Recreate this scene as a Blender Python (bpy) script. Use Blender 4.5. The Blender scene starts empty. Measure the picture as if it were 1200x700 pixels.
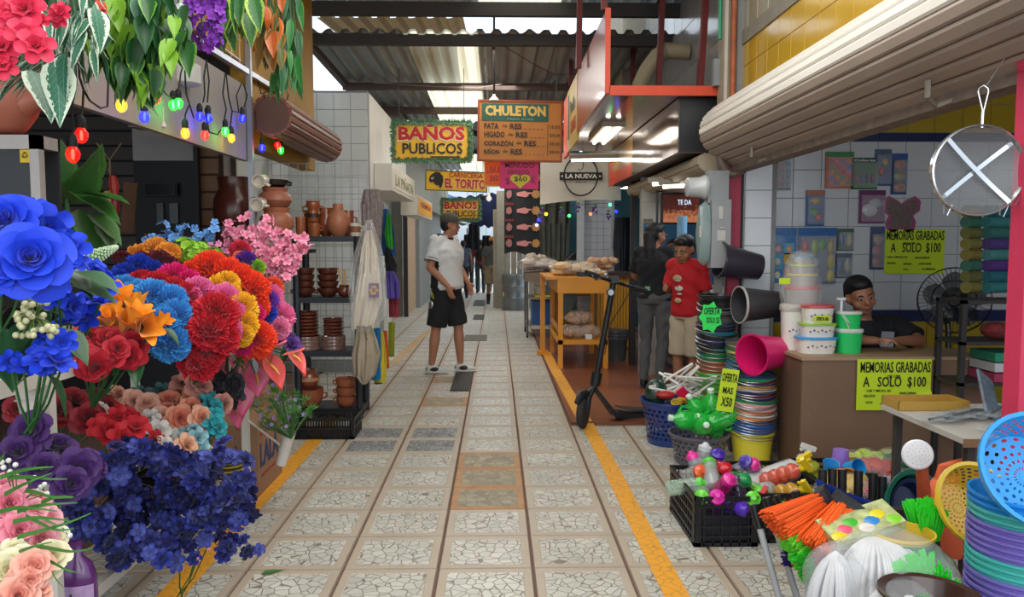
import bpy, math, random
from mathutils import Vector, Matrix, Euler
R = math.radians; PI = math.pi
random.seed(7)
rnd = random.uniform
SC = bpy.context.scene
COL = SC.collection
# ---------------- camera
F = 900.0; PITCH = math.atan(65/900); YAW = math.atan(18/900); CH = 1.45
cd = bpy.data.cameras.new('camera'); cam = bpy.data.objects.new('camera', cd); COL.objects.link(cam)
cd.lens = 27.0; cd.sensor_width = 36.0; cd.clip_start = .05; cd.clip_end = 200
cam.location = (0, 0, CH); cam.rotation_euler = (PI/2-PITCH, 0, -YAW)
SC.camera = cam
# ---------------- sky, sun, added daylight lamps, exposure
w = bpy.data.worlds.new('sky'); SC.world = w; w.use_nodes = True
nt = w.node_tree; nt.nodes.clear()
bg = nt.nodes.new('ShaderNodeBackground'); out = nt.nodes.new('ShaderNodeOutputWorld')
bg.inputs[0].default_value = (.80, .90, 1.0, 1); bg.inputs[1].default_value = 1.25
nt.links.new(bg.outputs[0], out.inputs[0])
sd = bpy.data.lights.new('sun', 'SUN'); sd.energy = 2.6; sd.angle = R(2); sd.color = (1, .95, .86)
so = bpy.data.objects.new('sun', sd); so.rotation_euler = (R(7), R(12), 0); COL.objects.link(so)
def area(name, loc, sx, sy, e, col=(1, .97, .93), rot=(0, 0, 0)):
    l = bpy.data.lights.new(name, 'AREA'); l.shape = 'RECTANGLE'; l.size = sx; l.size_y = sy; l.energy = e; l.color = col
    o = bpy.data.objects.new(name, l); o.location = loc; o.rotation_euler = rot; COL.objects.link(o); return o
area('roof_fill', (0.1, 2.6, 3.78), 2.2, 4.6, 95)           # lamps added under the roof in place of daylight through its translucent sheets
area('roof_fill', (-.1, 9.6, 3.50), .7, 3.0, 45)
area('roof_fill', (0, 15.5, 3.1), 1.0, 4.0, 50)
area('behind_camera_fill', (0.2, -2.5, 2.6), 5.0, 3.0, 85, rot=(R(80), 0, 0))  # lamp added behind the camera for flat frontal light
SC.view_settings.view_transform = 'Standard'; SC.view_settings.look = 'None'
SC.view_settings.gamma = 1.0; SC.view_settings.exposure = 0.3; SC.view_settings.use_curve_mapping = False

# ---------------- pixel helpers (1200 x 700): where a pixel's line of sight meets a plane of the place
_f = Vector((math.sin(YAW)*math.cos(PITCH), math.cos(YAW)*math.cos(PITCH), -math.sin(PITCH)))
_r = Vector((math.cos(YAW), -math.sin(YAW), 0)); _u = _r.cross(_f)
def ray(px, py): return _f + _r*((px-600)/F) + _u*((350-py)/F)
def P(px, py, Y): d = ray(px, py); return Vector((0, 0, CH)) + d*(Y/d.y)
def PX(px, py, X): d = ray(px, py); return Vector((0, 0, CH)) + d*(X/d.x)
def G(px, py, z=0): d = ray(px, py); return Vector((0, 0, CH)) + d*((z-CH)/d.z)

# ---------------- materials
def lin(h):
    h = h.lstrip('#'); c = [int(h[i:i+2], 16)/255 for i in (0, 2, 4)]
    return tuple(x/12.92 if x <= .04045 else ((x+.055)/1.055)**2.4 for x in c) + (1,)
_m = {}
def M(h, r=.55, m=0, v=.12, s=9, em=0, a=1, tr=0, coat=0, bump=0, sss=0, tl=0):
    k = (h, r, m, v, s, em, a, tr, coat, bump, tl)
    if k in _m: return _m[k]
    mt = bpy.data.materials.new('mat_'+h.strip('#')); mt.use_nodes = True; n = mt.node_tree; b = n.nodes['Principled BSDF']
    c = lin(h); b.inputs['Roughness'].default_value = r; b.inputs['Metallic'].default_value = m
    b.inputs['Base Color'].default_value = c
    if v:
        tx = n.nodes.new('ShaderNodeTexNoise'); tx.inputs['Scale'].default_value = s; tx.inputs['Detail'].default_value = 4
        g = n.nodes.new('ShaderNodeNewGeometry'); n.links.new(g.outputs['Position'], tx.inputs['Vector'])
        rp = n.nodes.new('ShaderNodeMix'); rp.data_type = 'RGBA'
        rp.inputs[6].default_value = tuple(x*(1-v*1.6) for x in c[:3])+(1,)
        rp.inputs[7].default_value = tuple(min(1, x*(1+v)) for x in c[:3])+(1,)
        n.links.new(tx.outputs['Fac'], rp.inputs[0]); n.links.new(rp.outputs[2], b.inputs['Base Color'])
        if bump:
            bp = n.nodes.new('ShaderNodeBump'); bp.inputs['Strength'].default_value = bump; bp.inputs['Distance'].default_value = .02
            n.links.new(tx.outputs['Fac'], bp.inputs['Height']); n.links.new(bp.outputs[0], b.inputs['Normal'])
    if em: b.inputs['Emission Color'].default_value = c; b.inputs['Emission Strength'].default_value = em
    if a < 1: b.inputs['Alpha'].default_value = a
    if tr: b.inputs['Transmission Weight'].default_value = tr; b.inputs['IOR'].default_value = 1.2
    if coat: b.inputs['Coat Weight'].default_value = coat; b.inputs['Coat Roughness'].default_value = .08
    if tl:
        t2 = n.nodes.new('ShaderNodeBsdfTranslucent'); t2.inputs[0].default_value = c
        mx = n.nodes.new('ShaderNodeMixShader'); mx.inputs[0].default_value = tl
        n.links.new(b.outputs[0], mx.inputs[1]); n.links.new(t2.outputs[0], mx.inputs[2])
        n.links.new(mx.outputs[0], n.nodes['Material Output'].inputs[0])
    _m[k] = mt; return mt
def clear(h='#eef4f6', a=.28, r=.12):
    return M(h, r=r, v=0, a=a, coat=.6)

# ---------------- mesh builder
class MB:
    def __init__(s): s.v = []; s.f = []; s.mi = []; s.cur = 0; s.T = None
    def vv(s, p):
        p = Vector(p)
        if s.T is not None: p = s.T @ p
        s.v.append(p); return len(s.v)-1
    def ff(s, *i): s.f.append(i); s.mi.append(s.cur)
    def box(s, cx, cy, cz, sx, sy, sz, rot=None, taper=1):
        b = len(s.v); hx, hy, hz = sx/2, sy/2, sz/2; rm = Euler(rot).to_matrix() if rot else None
        for z in (-1, 1):
            t = taper if z > 0 else 1
            for x, y in ((-1, -1), (1, -1), (1, 1), (-1, 1)):
                p = Vector((x*hx*t, y*hy*t, z*hz))
                if rm: p = rm @ p
                s.vv(p+Vector((cx, cy, cz)))
        for q in ((3, 2, 1, 0), (4, 5, 6, 7), (0, 1, 5, 4), (1, 2, 6, 5), (2, 3, 7, 6), (3, 0, 4, 7)): s.ff(*[b+i for i in q])
        return s
    def b2(s, a, b):
        return s.box((a[0]+b[0])/2, (a[1]+b[1])/2, (a[2]+b[2])/2, abs(b[0]-a[0]), abs(b[1]-a[1]), abs(b[2]-a[2]))
    def bar(s, a, b, w, h=None):
        a = Vector(a); b = Vector(b); h = h or w; d = (b-a); q = d.to_track_quat('Y', 'Z').to_matrix()
        c = (a+b)/2; k = len(s.v); L = d.length/2
        for z in (-1, 1):
            for x, y in ((-1, -1), (1, -1), (1, 1), (-1, 1)): s.vv(c + q @ Vector((x*w/2, y*L, z*h/2)))
        for f in ((3, 2, 1, 0), (4, 5, 6, 7), (0, 1, 5, 4), (1, 2, 6, 5), (2, 3, 7, 6), (3, 0, 4, 7)): s.ff(*[k+i for i in f])
        return s
    def tube(s, pts, r, n=6, caps=True):
        pts = [Vector(p) for p in pts]; m = len(pts); rr = r if isinstance(r, (list, tuple)) else [r]*m
        prev = None; base = len(s.v); up = None
        for i, p in enumerate(pts):
            d = (pts[min(i+1, m-1)]-pts[max(i-1, 0)])
            d = d.normalized() if d.length > 1e-9 else Vector((0, 0, 1))
            if up is None: up = d.orthogonal().normalized()
            up = (up - d*up.dot(d)); up = up.normalized() if up.length > 1e-6 else d.orthogonal().normalized()
            sd_ = d.cross(up)
            for k in range(n):
                a = 2*PI*k/n; s.vv(p + (up*math.cos(a)+sd_*math.sin(a))*rr[i])
        for i in range(m-1):
            for k in range(n):
                a = base+i*n+k; b = base+i*n+(k+1) % n; s.ff(a, b, b+n, a+n)
        if caps:
            s.ff(*[base+k for k in reversed(range(n))]); s.ff(*[base+(m-1)*n+k for k in range(n)])
        return s
    def lathe(s, prof, n=16, c=(0, 0, 0), T=None, sx=1, sy=1, caps=True):
        base = len(s.v); c = Vector(c)
        for r, z in prof:
            for k in range(n):
                a = 2*PI*k/n; p = Vector((r*math.cos(a)*sx, r*math.sin(a)*sy, z))
                if T is not None: p = T @ p
                s.vv(p+c)
        m = len(prof)
        for i in range(m-1):
            for k in range(n):
                a = base+i*n+k; b = base+i*n+(k+1) % n; s.ff(a, b, b+n, a+n)
        if caps:
            if prof[0][0] > 1e-4: s.ff(*[base+k for k in reversed(range(n))])
            if prof[-1][0] > 1e-4: s.ff(*[base+(m-1)*n+k for k in range(n)])
        return s
    def ell(s, c, r, n=10, m=7, T=None):
        if not isinstance(r, (tuple, list)): r = (r, r, r)
        b = len(s.v); c = Vector(c)
        for i in range(m+1):
            t = PI*i/m - PI/2; q = max(math.cos(t), .01)
            for k in range(n):
                a = 2*PI*k/n; p = Vector((r[0]*q*math.cos(a), r[1]*q*math.sin(a), r[2]*math.sin(t)))
                if T is not None: p = T @ p
                s.vv(p+c)
        for i in range(m):
            for k in range(n):
                a = b+i*n+k; d = b+i*n+(k+1) % n; s.ff(a, d, d+n, a+n)
        return s
    def grid(s, fn, nu, nv):
        b = len(s.v)
        for j in range(nv+1):
            for i in range(nu+1): s.vv(fn(i/nu, j/nv))
        for j in range(nv):
            for i in range(nu):
                a = b+j*(nu+1)+i; s.ff(a, a+1, a+nu+2, a+nu+1)
        return s
    def prism(s, pts, y0, y1):            # outline in xz, thickness along y
        b = len(s.v); n = len(pts)
        for y in (y0, y1):
            for x, z in pts: s.vv((x, y, z))
        s.ff(*[b+i for i in range(n)]); s.ff(*[b+n+i for i in reversed(range(n))])
        for i in range(n): j = (i+1) % n; s.ff(b+j, b+i, b+n+i, b+n+j)
        return s
    def mesh(s, name, mats, smooth=True):
        me = bpy.data.meshes.new(name); me.from_pydata([tuple(v) for v in s.v], [], s.f)
        for mt in (mats if isinstance(mats, (list, tuple)) else [mats]): me.materials.append(mt)
        if any(s.mi): me.polygons.foreach_set('material_index', s.mi)
        if smooth: me.polygons.foreach_set('use_smooth', [True]*len(s.f))
        me.update()
        if smooth and hasattr(me, 'set_sharp_from_angle'): me.set_sharp_from_angle(angle=R(40))
        return me
def obj(name, me, parent=None, loc=None, rot=None, sc=None, label=None):
    o = bpy.data.objects.new(name, me); COL.objects.link(o)
    if parent: o.parent = parent
    if loc is not None: o.location = loc
    if rot is not None:
        if isinstance(rot, Matrix): o.rotation_euler = rot.to_euler()
        else: o.rotation_euler = rot
    if sc is not None: o.scale = (sc,)*3 if isinstance(sc, (int, float)) else sc
    if label: o['label'] = label
    return o
def tag(o, label, cat, group=None, kind=None):
    o['label'] = label; o['category'] = cat
    if group: o['group'] = group
    if kind: o['kind'] = kind
    return o
def thing(name, label, cat, loc=(0, 0, 0), rz=0, group=None, rot=None, sc=None):
    o = bpy.data.objects.new(name, None); COL.objects.link(o); o.empty_display_size = .05
    o.location = loc; o.rotation_euler = rot if rot else (0, 0, rz)
    if sc: o.scale = (sc,)*3
    return tag(o, label, cat, group)
def part(name, mb, mat, parent, label=None, loc=None, rot=None, smooth=True, sc=None, kind=None):
    o = obj(name, mb.mesh(name, mat, smooth) if isinstance(mb, MB) else mb, parent, loc, rot, sc, label)
    if kind: o['kind'] = kind
    return o
def single(name, mb, mat, label, cat, loc=(0, 0, 0), rz=0, group=None, rot=None, smooth=True, sc=None, kind=None):
    o = part(name, mb, mat, None, None, loc, rot if rot else (0, 0, rz), smooth, sc)
    return tag(o, label, cat, group, kind)
def struct(name, mb, mat, parent=None, smooth=False):
    o = part(name, mb, mat, parent, smooth=smooth)
    if not parent: o['kind'] = 'structure'
    return o
def copy_tree(o, parent=None):
    c = o.copy(); COL.objects.link(c); c.parent = parent
    for ch in o.children: copy_tree(ch, c)
    return c
def dup(o, loc, rot=None, label=None, group=None, sc=None):
    c = copy_tree(o); c.location = loc
    if rot is not None: c.rotation_euler = rot if isinstance(rot, (tuple, list, Euler)) else (0, 0, rot)
    if label: c['label'] = label
    if group: c['group'] = group
    if sc: c.scale = (sc,)*3
    return c
ORD = ['first', 'second', 'third', 'fourth', 'fifth', 'sixth', 'seventh', 'eighth', 'ninth', 'tenth', 'eleventh', 'twelfth', 'thirteenth', 'fourteenth', 'fifteenth', 'sixteenth', 'seventeenth', 'eighteenth', 'nineteenth', 'twentieth', 'twenty-first', 'twenty-second', 'twenty-third', 'twenty-fourth', 'twenty-fifth', 'twenty-sixth', 'twenty-seventh', 'twenty-eighth', 'twenty-ninth', 'thirtieth']
# ---------------- lettering: real flat glyph meshes fitted into a box of the local xz plane, facing -y
def text(body, parent, x0, z0, x1, z1, y, mat, bold=0, shear=0, name='lettering', T=None, ext=.0006):
    cu = bpy.data.curves.new('lettering', 'FONT'); cu.body = body; cu.size = 1; cu.offset = bold; cu.shear = shear
    cu.resolution_u = 2; cu.extrude = .001; cu.align_x = 'CENTER'
    t = bpy.data.objects.new('tmp', cu); COL.objects.link(t)
    dg = bpy.context.evaluated_depsgraph_get(); me = bpy.data.meshes.new_from_object(t.evaluated_get(dg))
    bpy.data.objects.remove(t); bpy.data.curves.remove(cu)
    xs = [v.co.x for v in me.vertices]; zs = [v.co.y for v in me.vertices]
    if not xs: return None
    ax, bx, az, bz = min(xs), max(xs), min(zs), max(zs)
    for v in me.vertices:
        x = x0+(v.co.x-ax)/(bx-ax)*(x1-x0); z = z0+(v.co.y-az)/max(bz-az, 1e-6)*(z1-z0); yy = y-(v.co.z+.001)*ext/.001
        v.co = (x, yy, z)
    me.materials.clear(); me.materials.append(mat)
    return obj(name, me, parent)
# ================= materials of the setting
def node_mat(name, build, r=.5, coat=0):
    mt = bpy.data.materials.new(name); mt.use_nodes = True; n = mt.node_tree; b = n.nodes['Principled BSDF']
    b.inputs['Roughness'].default_value = r
    if coat: b.inputs['Coat Weight'].default_value = coat; b.inputs['Coat Roughness'].default_value = .12
    build(n, b); return mt
def nd(n, t, **k):
    x = n.nodes.new(t)
    for a, v in k.items():
        if a.startswith('i_'): x.inputs[a[2:].replace('_', ' ')].default_value = v
        else: setattr(x, a, v)
    return x
def mixc(n, fac, a, b):
    m = nd(n, 'ShaderNodeMix', data_type='RGBA'); n.links.new(fac, m.inputs[0])
    for i, c in ((6, a), (7, b)):
        if isinstance(c, tuple): m.inputs[i].default_value = c
        else: n.links.new(c, m.inputs[i])
    return m.outputs[2]
def mth(n, op, a, b=None):
    m = nd(n, 'ShaderNodeMath', operation=op, use_clamp=False)
    for i, c in ((0, a), (1, b)):
        if c is None: continue
        if isinstance(c, (int, float)): m.inputs[i].default_value = c
        else: n.links.new(c, m.inputs[i])
    return m.outputs[0]
def crazy(c1, c2, dark, scale, thr, grime):
    def f(n, b):
        g = nd(n, 'ShaderNodeNewGeometry')
        v = nd(n, 'ShaderNodeTexVoronoi', feature='DISTANCE_TO_EDGE'); v.inputs['Scale'].default_value = scale
        v2 = nd(n, 'ShaderNodeTexVoronoi', feature='F1'); v2.inputs['Scale'].default_value = scale
        for q in (v, v2): n.links.new(g.outputs['Position'], q.inputs['Vector'])
        sep = nd(n, 'ShaderNodeSeparateColor'); n.links.new(v2.outputs['Color'], sep.inputs[0])
        st = mixc(n, sep.outputs[0], lin(c1), lin(c2))
        nz = nd(n, 'ShaderNodeTexNoise'); nz.inputs['Scale'].default_value = 1.7; nz.inputs['Detail'].default_value = 6
        n.links.new(g.outputs['Position'], nz.inputs['Vector'])
        gr = mth(n, 'MULTIPLY', mth(n, 'SUBTRACT', nz.outputs['Fac'], .42), grime)
        gr = mth(n, 'MINIMUM', mth(n, 'MAXIMUM', gr, 0), 1)
        st = mixc(n, gr, st, lin('#6f685c'))
        e = mth(n, 'MINIMUM', mth(n, 'MAXIMUM', mth(n, 'MULTIPLY', mth(n, 'SUBTRACT', v.outputs['Distance'], thr), 40), 0), 1)
        c = mixc(n, e, lin(dark), st); n.links.new(c, b.inputs['Base Color'])
        bp = nd(n, 'ShaderNodeBump'); bp.inputs['Strength'].default_value = .5; bp.inputs['Distance'].default_value = .003
        n.links.new(e, bp.inputs['Height']); n.links.new(bp.outputs[0], b.inputs['Normal'])
    return f
TI = node_mat('tile_stone', crazy('#d0cec4', '#bcbbb3', '#80766a', 21, .024, .8), .38)
TIw = node_mat('tile_worn', crazy('#b0a890', '#8f8672', '#8a7f6c', 19, .02, 1.6), .6)
TIp = node_mat('tile_pebble', crazy('#a9aeb0', '#75777a', '#55504a', 34, .05, .6), .5)
TB = M('#b5a795', r=.45, v=.10, s=5); TBw = M('#b58a62', r=.6, v=.2, s=12)
GROUT = M('#6d5348', r=.9, v=.2, s=6)
def worn(col, under, k=.9, sc=14):
    def f(n, b):
        g = nd(n, 'ShaderNodeNewGeometry'); nz = nd(n, 'ShaderNodeTexNoise'); nz.inputs['Scale'].default_value = sc; nz.inputs['Detail'].default_value = 8; nz.inputs['Roughness'].default_value = .75
        n.links.new(g.outputs['Position'], nz.inputs['Vector'])
        vo = nd(n, 'ShaderNodeTexVoronoi', feature='DISTANCE_TO_EDGE'); vo.inputs['Scale'].default_value = 19; n.links.new(g.outputs['Position'], vo.inputs['Vector'])
        e = mth(n, 'LESS_THAN', vo.outputs['Distance'], .03)
        f1 = mth(n, 'GREATER_THAN', nz.outputs['Fac'], k)
        f2 = mth(n, 'MAXIMUM', mth(n, 'MULTIPLY', e, .6), f1)
        n.links.new(mixc(n, f2, lin(col), lin(under)), b.inputs['Base Color'])
    return f
YL = node_mat('line_paint', worn('#e9a22a', '#9a7c50', .66), .55)
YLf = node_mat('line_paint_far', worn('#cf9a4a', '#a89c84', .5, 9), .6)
# ================= floor
fl = MB(); fl.b2((-7, -4, -.06), (7, 40, -.012)); floor = struct('floor', fl, GROUT)
TX, TY, X0, Y0 = .4235, .3812, -.263, 3.34
def tile_mesh(mi, mb_):
    m = MB(); w_, h_ = TX-.012, TY-.010; bw = .036
    o = [(0, 0), (w_, 0), (w_, h_), (0, h_)]; i = [(bw, bw), (w_-bw, bw), (w_-bw, h_-bw), (bw, h_-bw)]
    bb = [m.vv((x, y, -.012)) for x, y in o]; t = [m.vv((x+(.003 if x == 0 else -.003), y+(.003 if y == 0 else -.003), 0)) for x, y in o]
    q = [m.vv((x, y, 0)) for x, y in i]; s = [m.vv((x+(.004 if x < .1 else -.004), y+(.004 if y < .1 else -.004), -.0015)) for x, y in i]
    for a in range(4):
        b = (a+1) % 4; m.ff(bb[a], bb[b], t[b], t[a]); m.ff(t[a], t[b], q[b], q[a]); m.ff(q[a], q[b], s[b], s[a])
    m.cur = 1; m.ff(*s); return m.mesh('tile', [mb_, mi], False)
t_std, t_worn, t_peb = tile_mesh(TI, TB), tile_mesh(TIw, TBw), tile_mesh(TIp, TB)
NR = 20
for i in range(-4, 6):
    for j in range(-1, NR):
        x, y = X0+TX*i, Y0+TY*j
        if x+TX > .70 and y+TY > 6.1: continue
        me = t_std
        if i == 0 and 2 <= j <= 4: me = t_worn
        if i in (-2, -1) and 5 <= j <= 6: me = t_peb
        if i == -1 and 7 <= j <= 12: me = t_worn if j % 3 == 0 else t_std
        obj('tile', me, floor, (x+.006, y+.005, rnd(-.0006, .0006)))
far = MB()
for i in range(-5, 12):
    for j in range(NR, 78):
        x, y = X0+TX*i, Y0+TY*j
        if x+TX > .70 and y < 12.5: continue
        m = .036; far.cur = 0; far.b2((x+.006, y+.005, -.012), (x+TX-.006, y+TY-.005, 0))
        far.cur = 1; b = len(far.v)
        for a, c in ((m, m), (TX-m, m), (TX-m, TY-m), (m, TY-m)): far.vv((x+a, y+c, .0006))
        far.ff(b, b+1, b+2, b+3)
part('tile', far, [TB, TI], floor, smooth=False, kind='stuff')
pl = MB(); pl.b2((.60, 6.10, -.012), (7, 12.4, .006)); struct('floor_platform', pl, M('#8a5038', r=.35, v=.22, s=4, coat=.25))
outg = MB(); outg.b2((-10, 33, -.05), (10, 60, -.001)); struct('floor_street', outg, M('#b5b2ac', r=.9))
def stripe(name, pts, w, mat, z=.0012):
    m = MB(); n = len(pts); b = len(m.v)
    for x, y in pts: m.vv((x-w/2, y, z)); m.vv((x+w/2, y, z))
    for k in range(n-1): m.ff(b+2*k, b+2*k+1, b+2*k+3, b+2*k+2)
    struct(name, m, mat)
stripe('trim_1', [(-1.345+.004*math.sin(k), 1.5+k*.5) for k in range(13)], .115, YL)
stripe('trim_2', [(.745, 2.4), (.735, 3.8), (.735, 5.0), (.725, 6.09)], .105, YL)
stripe('trim_3', [(.715, 6.12), (.69, 7.4), (.665, 8.8), (.65, 10.1)], .115, YL, .0075)
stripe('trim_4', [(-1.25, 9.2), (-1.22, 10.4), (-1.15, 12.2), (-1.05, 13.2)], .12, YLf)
# drain covers down the middle of the aisle
def drain(px0, py0, px1, py1, label, mat, slots=True):
    a, b = G(px0, py1), G(px1, py0); w_, h_ = b.x-a.x, b.y-a.y
    t = thing('drain_cover', label, 'drain cover', ((a.x+b.x)/2, (a.y+b.y)/2, .0))
    part('plate', MB().box(0, 0, .003, w_, h_, .005), mat, t, smooth=False)
    if slots:
        n = 9; m = MB()
        for k in range(n): m.box(-w_/2+w_*(k+.5)/n, 0, .007, w_/n*.45, h_*.92, .004)
        part('grating', m, M('#5b5a55', r=.6, m=.6), t, smooth=False)
drain(527, 437, 554, 459, 'dark steel drain grate by the feet of the man in the white polo', M('#2a2927', r=.8))
drain(543, 393, 571, 400, 'worn grey drain lid in the aisle just behind the man in the white polo', M('#6b665c', r=.7), False)
drain(554, 369, 568, 375, 'small dark drain grate far down the aisle, nearer of the far two', M('#3a3a38', r=.8))
drain(554, 352, 569, 359, 'small dark drain grate farthest down the aisle', M('#3a3a38', r=.8))

# ================= tiled walls: every tile that reads is a part
_tm = {}
def tile_wall(par, o, ax, nu, nv, tw, th, mat, gap=.004, d=.008, skip=None, nrm=(0, -1, 0)):
    """tiles laid from corner o along ax (unit vector) and upward; they stand proud along nrm"""
    k = (round(tw, 4), round(th, 4), mat.name, ax, nrm)
    if k not in _tm:
        A = Vector(ax); N = Vector(nrm); m = MB(); b = 0; e = .0025
        pr = [(gap/2, gap/2), (tw-gap/2, gap/2), (tw-gap/2, th-gap/2), (gap/2, th-gap/2)]
        for q, (dd, ins) in enumerate(((0, 0), (d-e, 0), (d, e))):
            for u_, z in pr:
                uu = u_+(ins if u_ < tw/2 else -ins); zz = z+(ins if z < th/2 else -ins)
                m.vv(A*uu+Vector((0, 0, zz))+N*dd)
        fl_ = A.cross(Vector((0, 0, 1))).dot(N) < 0
        for l in (0, 4):
            for a in range(4):
                c = (a+1) % 4; q = (l+a, l+c, l+c+4, l+a+4); m.ff(*(q if not fl_ else q[::-1]))
        q = (8, 9, 10, 11); m.ff(*(q if not fl_ else q[::-1]))
        _tm[k] = m.mesh('wall_tile', mat, False)
    me = _tm[k]; A = Vector(ax); o = Vector(o)
    for i in range(nu):
        for j in range(nv):
            if skip and skip(i, j): continue
            obj('wall_tile', me, par, o+A*(tw*i)+Vector((0, 0, th*j)))
WHT = M('#c9ced2', r=.22, v=.05, s=2, coat=.3); WHTd = M('#b9c0c6', r=.25, v=.06, s=2, coat=.3)
YEL = M('#c9a02c', r=.16, v=.08, s=2, coat=.5, bump=.25); NAV = M('#26315c', r=.3, v=.05)
YELd = M('#b59a2a', r=.3, v=.08, s=2, coat=.3); GR = M('#8d8f8f', r=.9); GREY = M('#9d9893', r=.28, v=.06, s=2, coat=.4, bump=.1)
# --- right shop: back wall, pillar, side, ceiling
BY = 5.86; tw = .2145; zb = P(996, 166, BY).z; x0 = P(996, 166, BY).x
wb = MB(); wb.b2((1.78, BY, 0), (4.4, BY+.12, 3.3)); wall_back = struct('wall_back', wb, GR)
NU = 10
tile_wall(wall_back, (x0-tw*3, BY, zb-tw*6), (1, 0, 0), NU, 6, tw, tw, WHT)
tile_wall(wall_back, (x0-tw*3, BY, zb), (1, 0, 0), NU, 1, tw, .068, NAV)
tile_wall(wall_back, (x0-tw*3, BY, zb+.068), (1, 0, 0), NU, 4, tw, tw, YELd)
tile_wall(wall_back, (x0-tw*3, BY, zb-tw*6-.09), (1, 0, 0), NU, 1, tw, .09, NAV)
tile_wall(wall_back, (x0-tw*3, BY, zb-tw*6-.09-tw*3), (1, 0, 0), NU, 3, tw, tw, YELd)
pb = MB(); pb.b2((1.765, 5.72, 0), (2.085, 5.9, 3.3)); wp = struct('wall_pillar', pb, GR)
xr = P(904.5, 287, 5.70).x; zt = P(885, 190, 5.70).z
tile_wall(wp, (xr-.206, 5.72, zt-.206*9), (1, 0, 0), 1, 11, .206, .206, M('#dcdfe2', r=.22, v=.04, s=2, coat=.3))  # paler than the back wall tile, its brighter light put into the colour
tile_wall(wp, (xr-.206-.06, 5.72, zt-.206*9), (1, 0, 0), 1, 11, .06, .206, M('#dcdfe2', r=.22, v=.04, s=2, coat=.3))
sr = MB(); sr.b2((4.3, 1.0, 0), (4.4, BY, 3.3)); struct('wall_right', sr, M('#5c5048', r=.8))
sf = MB(); sf.b2((1.80, 1.0, 2.9), (4.4, BY+.1, 3.0)); struct('ceiling_shop', sf, M('#8a8478', r=.9))
# --- facade above the roller shutter (faces the aisle)
fa = MB(); fa.b2((1.82, 1.2, 2.42), (1.95, 5.86, 4.4)); wf = struct('wall_facade', fa, GR)
tile_wall(wf, (1.82, 5.84, 2.32), (0, -1, 0), 17, 3, .21, .21, YEL, gap=.003, nrm=(-1, 0, 0))
tile_wall(wf, (1.82, 5.84, 2.95), (0, -1, 0), 17, 1, .21, .055, M('#3f477c', r=.25, coat=.4, v=.05), nrm=(-1, 0, 0))
tile_wall(wf, (1.82, 5.84, 3.005), (0, -1, 0), 17, 1, .21, .21, M('#a9a48c', r=.2, v=.1, s=3, coat=.5, bump=.3), nrm=(-1, 0, 0))
lb = thing('wall_lettering', 'tan painted letters on the blue tile band above the white roller shutter', 'lettering', (1.81, 5.2, 2.955), rot=(0, 0, -PI/2))
text('LISA', lb, 0, .006, .62, .048, -.002, M('#b8a070', v=0))
# grey tiled wall beyond, above the orange canopy
gw = MB(); gw.b2((1.82, 6.0, 2.3), (1.95, 9.6, 5.2)); wg = struct('wall_upper_right', gw, GR)
tile_wall(wg, (1.82, 9.5, 2.7), (0, -1, 0), 11, 6, .31, .4, M('#a9a7a6', r=.2, v=.05, s=2, coat=.5), gap=.003, nrm=(-1, 0, 0))
g2 = MB(); g2.b2((1.55, 9.6, 2.3), (1.95, 14, 4.6)); struct('wall_upper_far', g2, M('#a09684', r=.7))
# pillar corner between the two right shops
pc = MB(); pc.b2((1.70, 5.74, 2.3), (1.86, 5.98, 4.6)); struct('wall_corner', pc, M('#a99a86', r=.7, v=.2))

# ================= roller shutters
def shutter_box(name, label, prof, ya, yb, mat, endmat, cols=None):
    """a rolled shutter housing: every slat a part, laid along y"""
    t = thing(name, label, 'roller shutter', (0, 0, 0))
    for k in range(len(prof)-1):
        (xa, za), (xb_, zb_) = prof[k], prof[k+1]; d = Vector((xb_-xa, zb_-za)); n_ = Vector((-d.y, d.x)).normalized()
        c = Vector((sum(p[0] for p in prof)/len(prof), sum(p[1] for p in prof)/len(prof)))
        if (Vector((xa, za))-c).dot(n_) < 0: n_ = -n_
        g_ = d*.05; A, B = Vector((xa, za))+g_, Vector((xb_, zb_))-g_
        pts = [A-n_*.012, A+n_*.002, A+d*.16+n_*.009, B-d*.16+n_*.009, B+n_*.002, B-n_*.012]
        m = MB(); m.prism([(p.x, p.y) for p in pts], ya, yb)
        part('slat', m, cols[k % len(cols)] if cols else mat, t, smooth=False)
    m = MB(); pts = [(c.x+(x-c.x)*.96, c.y+(z-c.y)*.96) for x, z in prof]; m.prism(pts, ya+.02, yb+.004 if yb > 0 else yb); part('end_cap', m, endmat, t, smooth=False)
    return t
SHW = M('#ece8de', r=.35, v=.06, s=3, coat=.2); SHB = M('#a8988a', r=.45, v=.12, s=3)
prof = [(1.81, 2.475), (1.76, 2.49), (1.70, 2.485), (1.645, 2.465), (1.60, 2.44), (1.56, 2.41), (1.525, 2.375), (1.50, 2.34), (1.485, 2.285), (1.485, 2.23), (1.505, 2.175), (1.545, 2.125), (1.60, 2.085), (1.66, 2.05), (1.73, 2.015), (1.79, 1.985)]
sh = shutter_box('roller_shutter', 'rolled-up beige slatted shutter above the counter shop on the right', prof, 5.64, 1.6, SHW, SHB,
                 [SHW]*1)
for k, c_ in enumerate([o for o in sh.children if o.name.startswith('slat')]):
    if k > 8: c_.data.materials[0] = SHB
m = MB(); m.bar((1.76, 1.6, 2.00), (1.76, 5.6, 1.99), .10, .05); part('bottom_rail', m, M('#85776a', r=.7, v=.4, s=14), sh)
for y in (2.9, 4.9):
    m = MB(); m.tube([(1.62, y, 2.06), (1.62, y, 2.0), (1.67, y+.03, 1.97), (1.72, y, 1.99)], .012); part('hook', m, M('#8d8478', r=.6, m=.4), sh)
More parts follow.
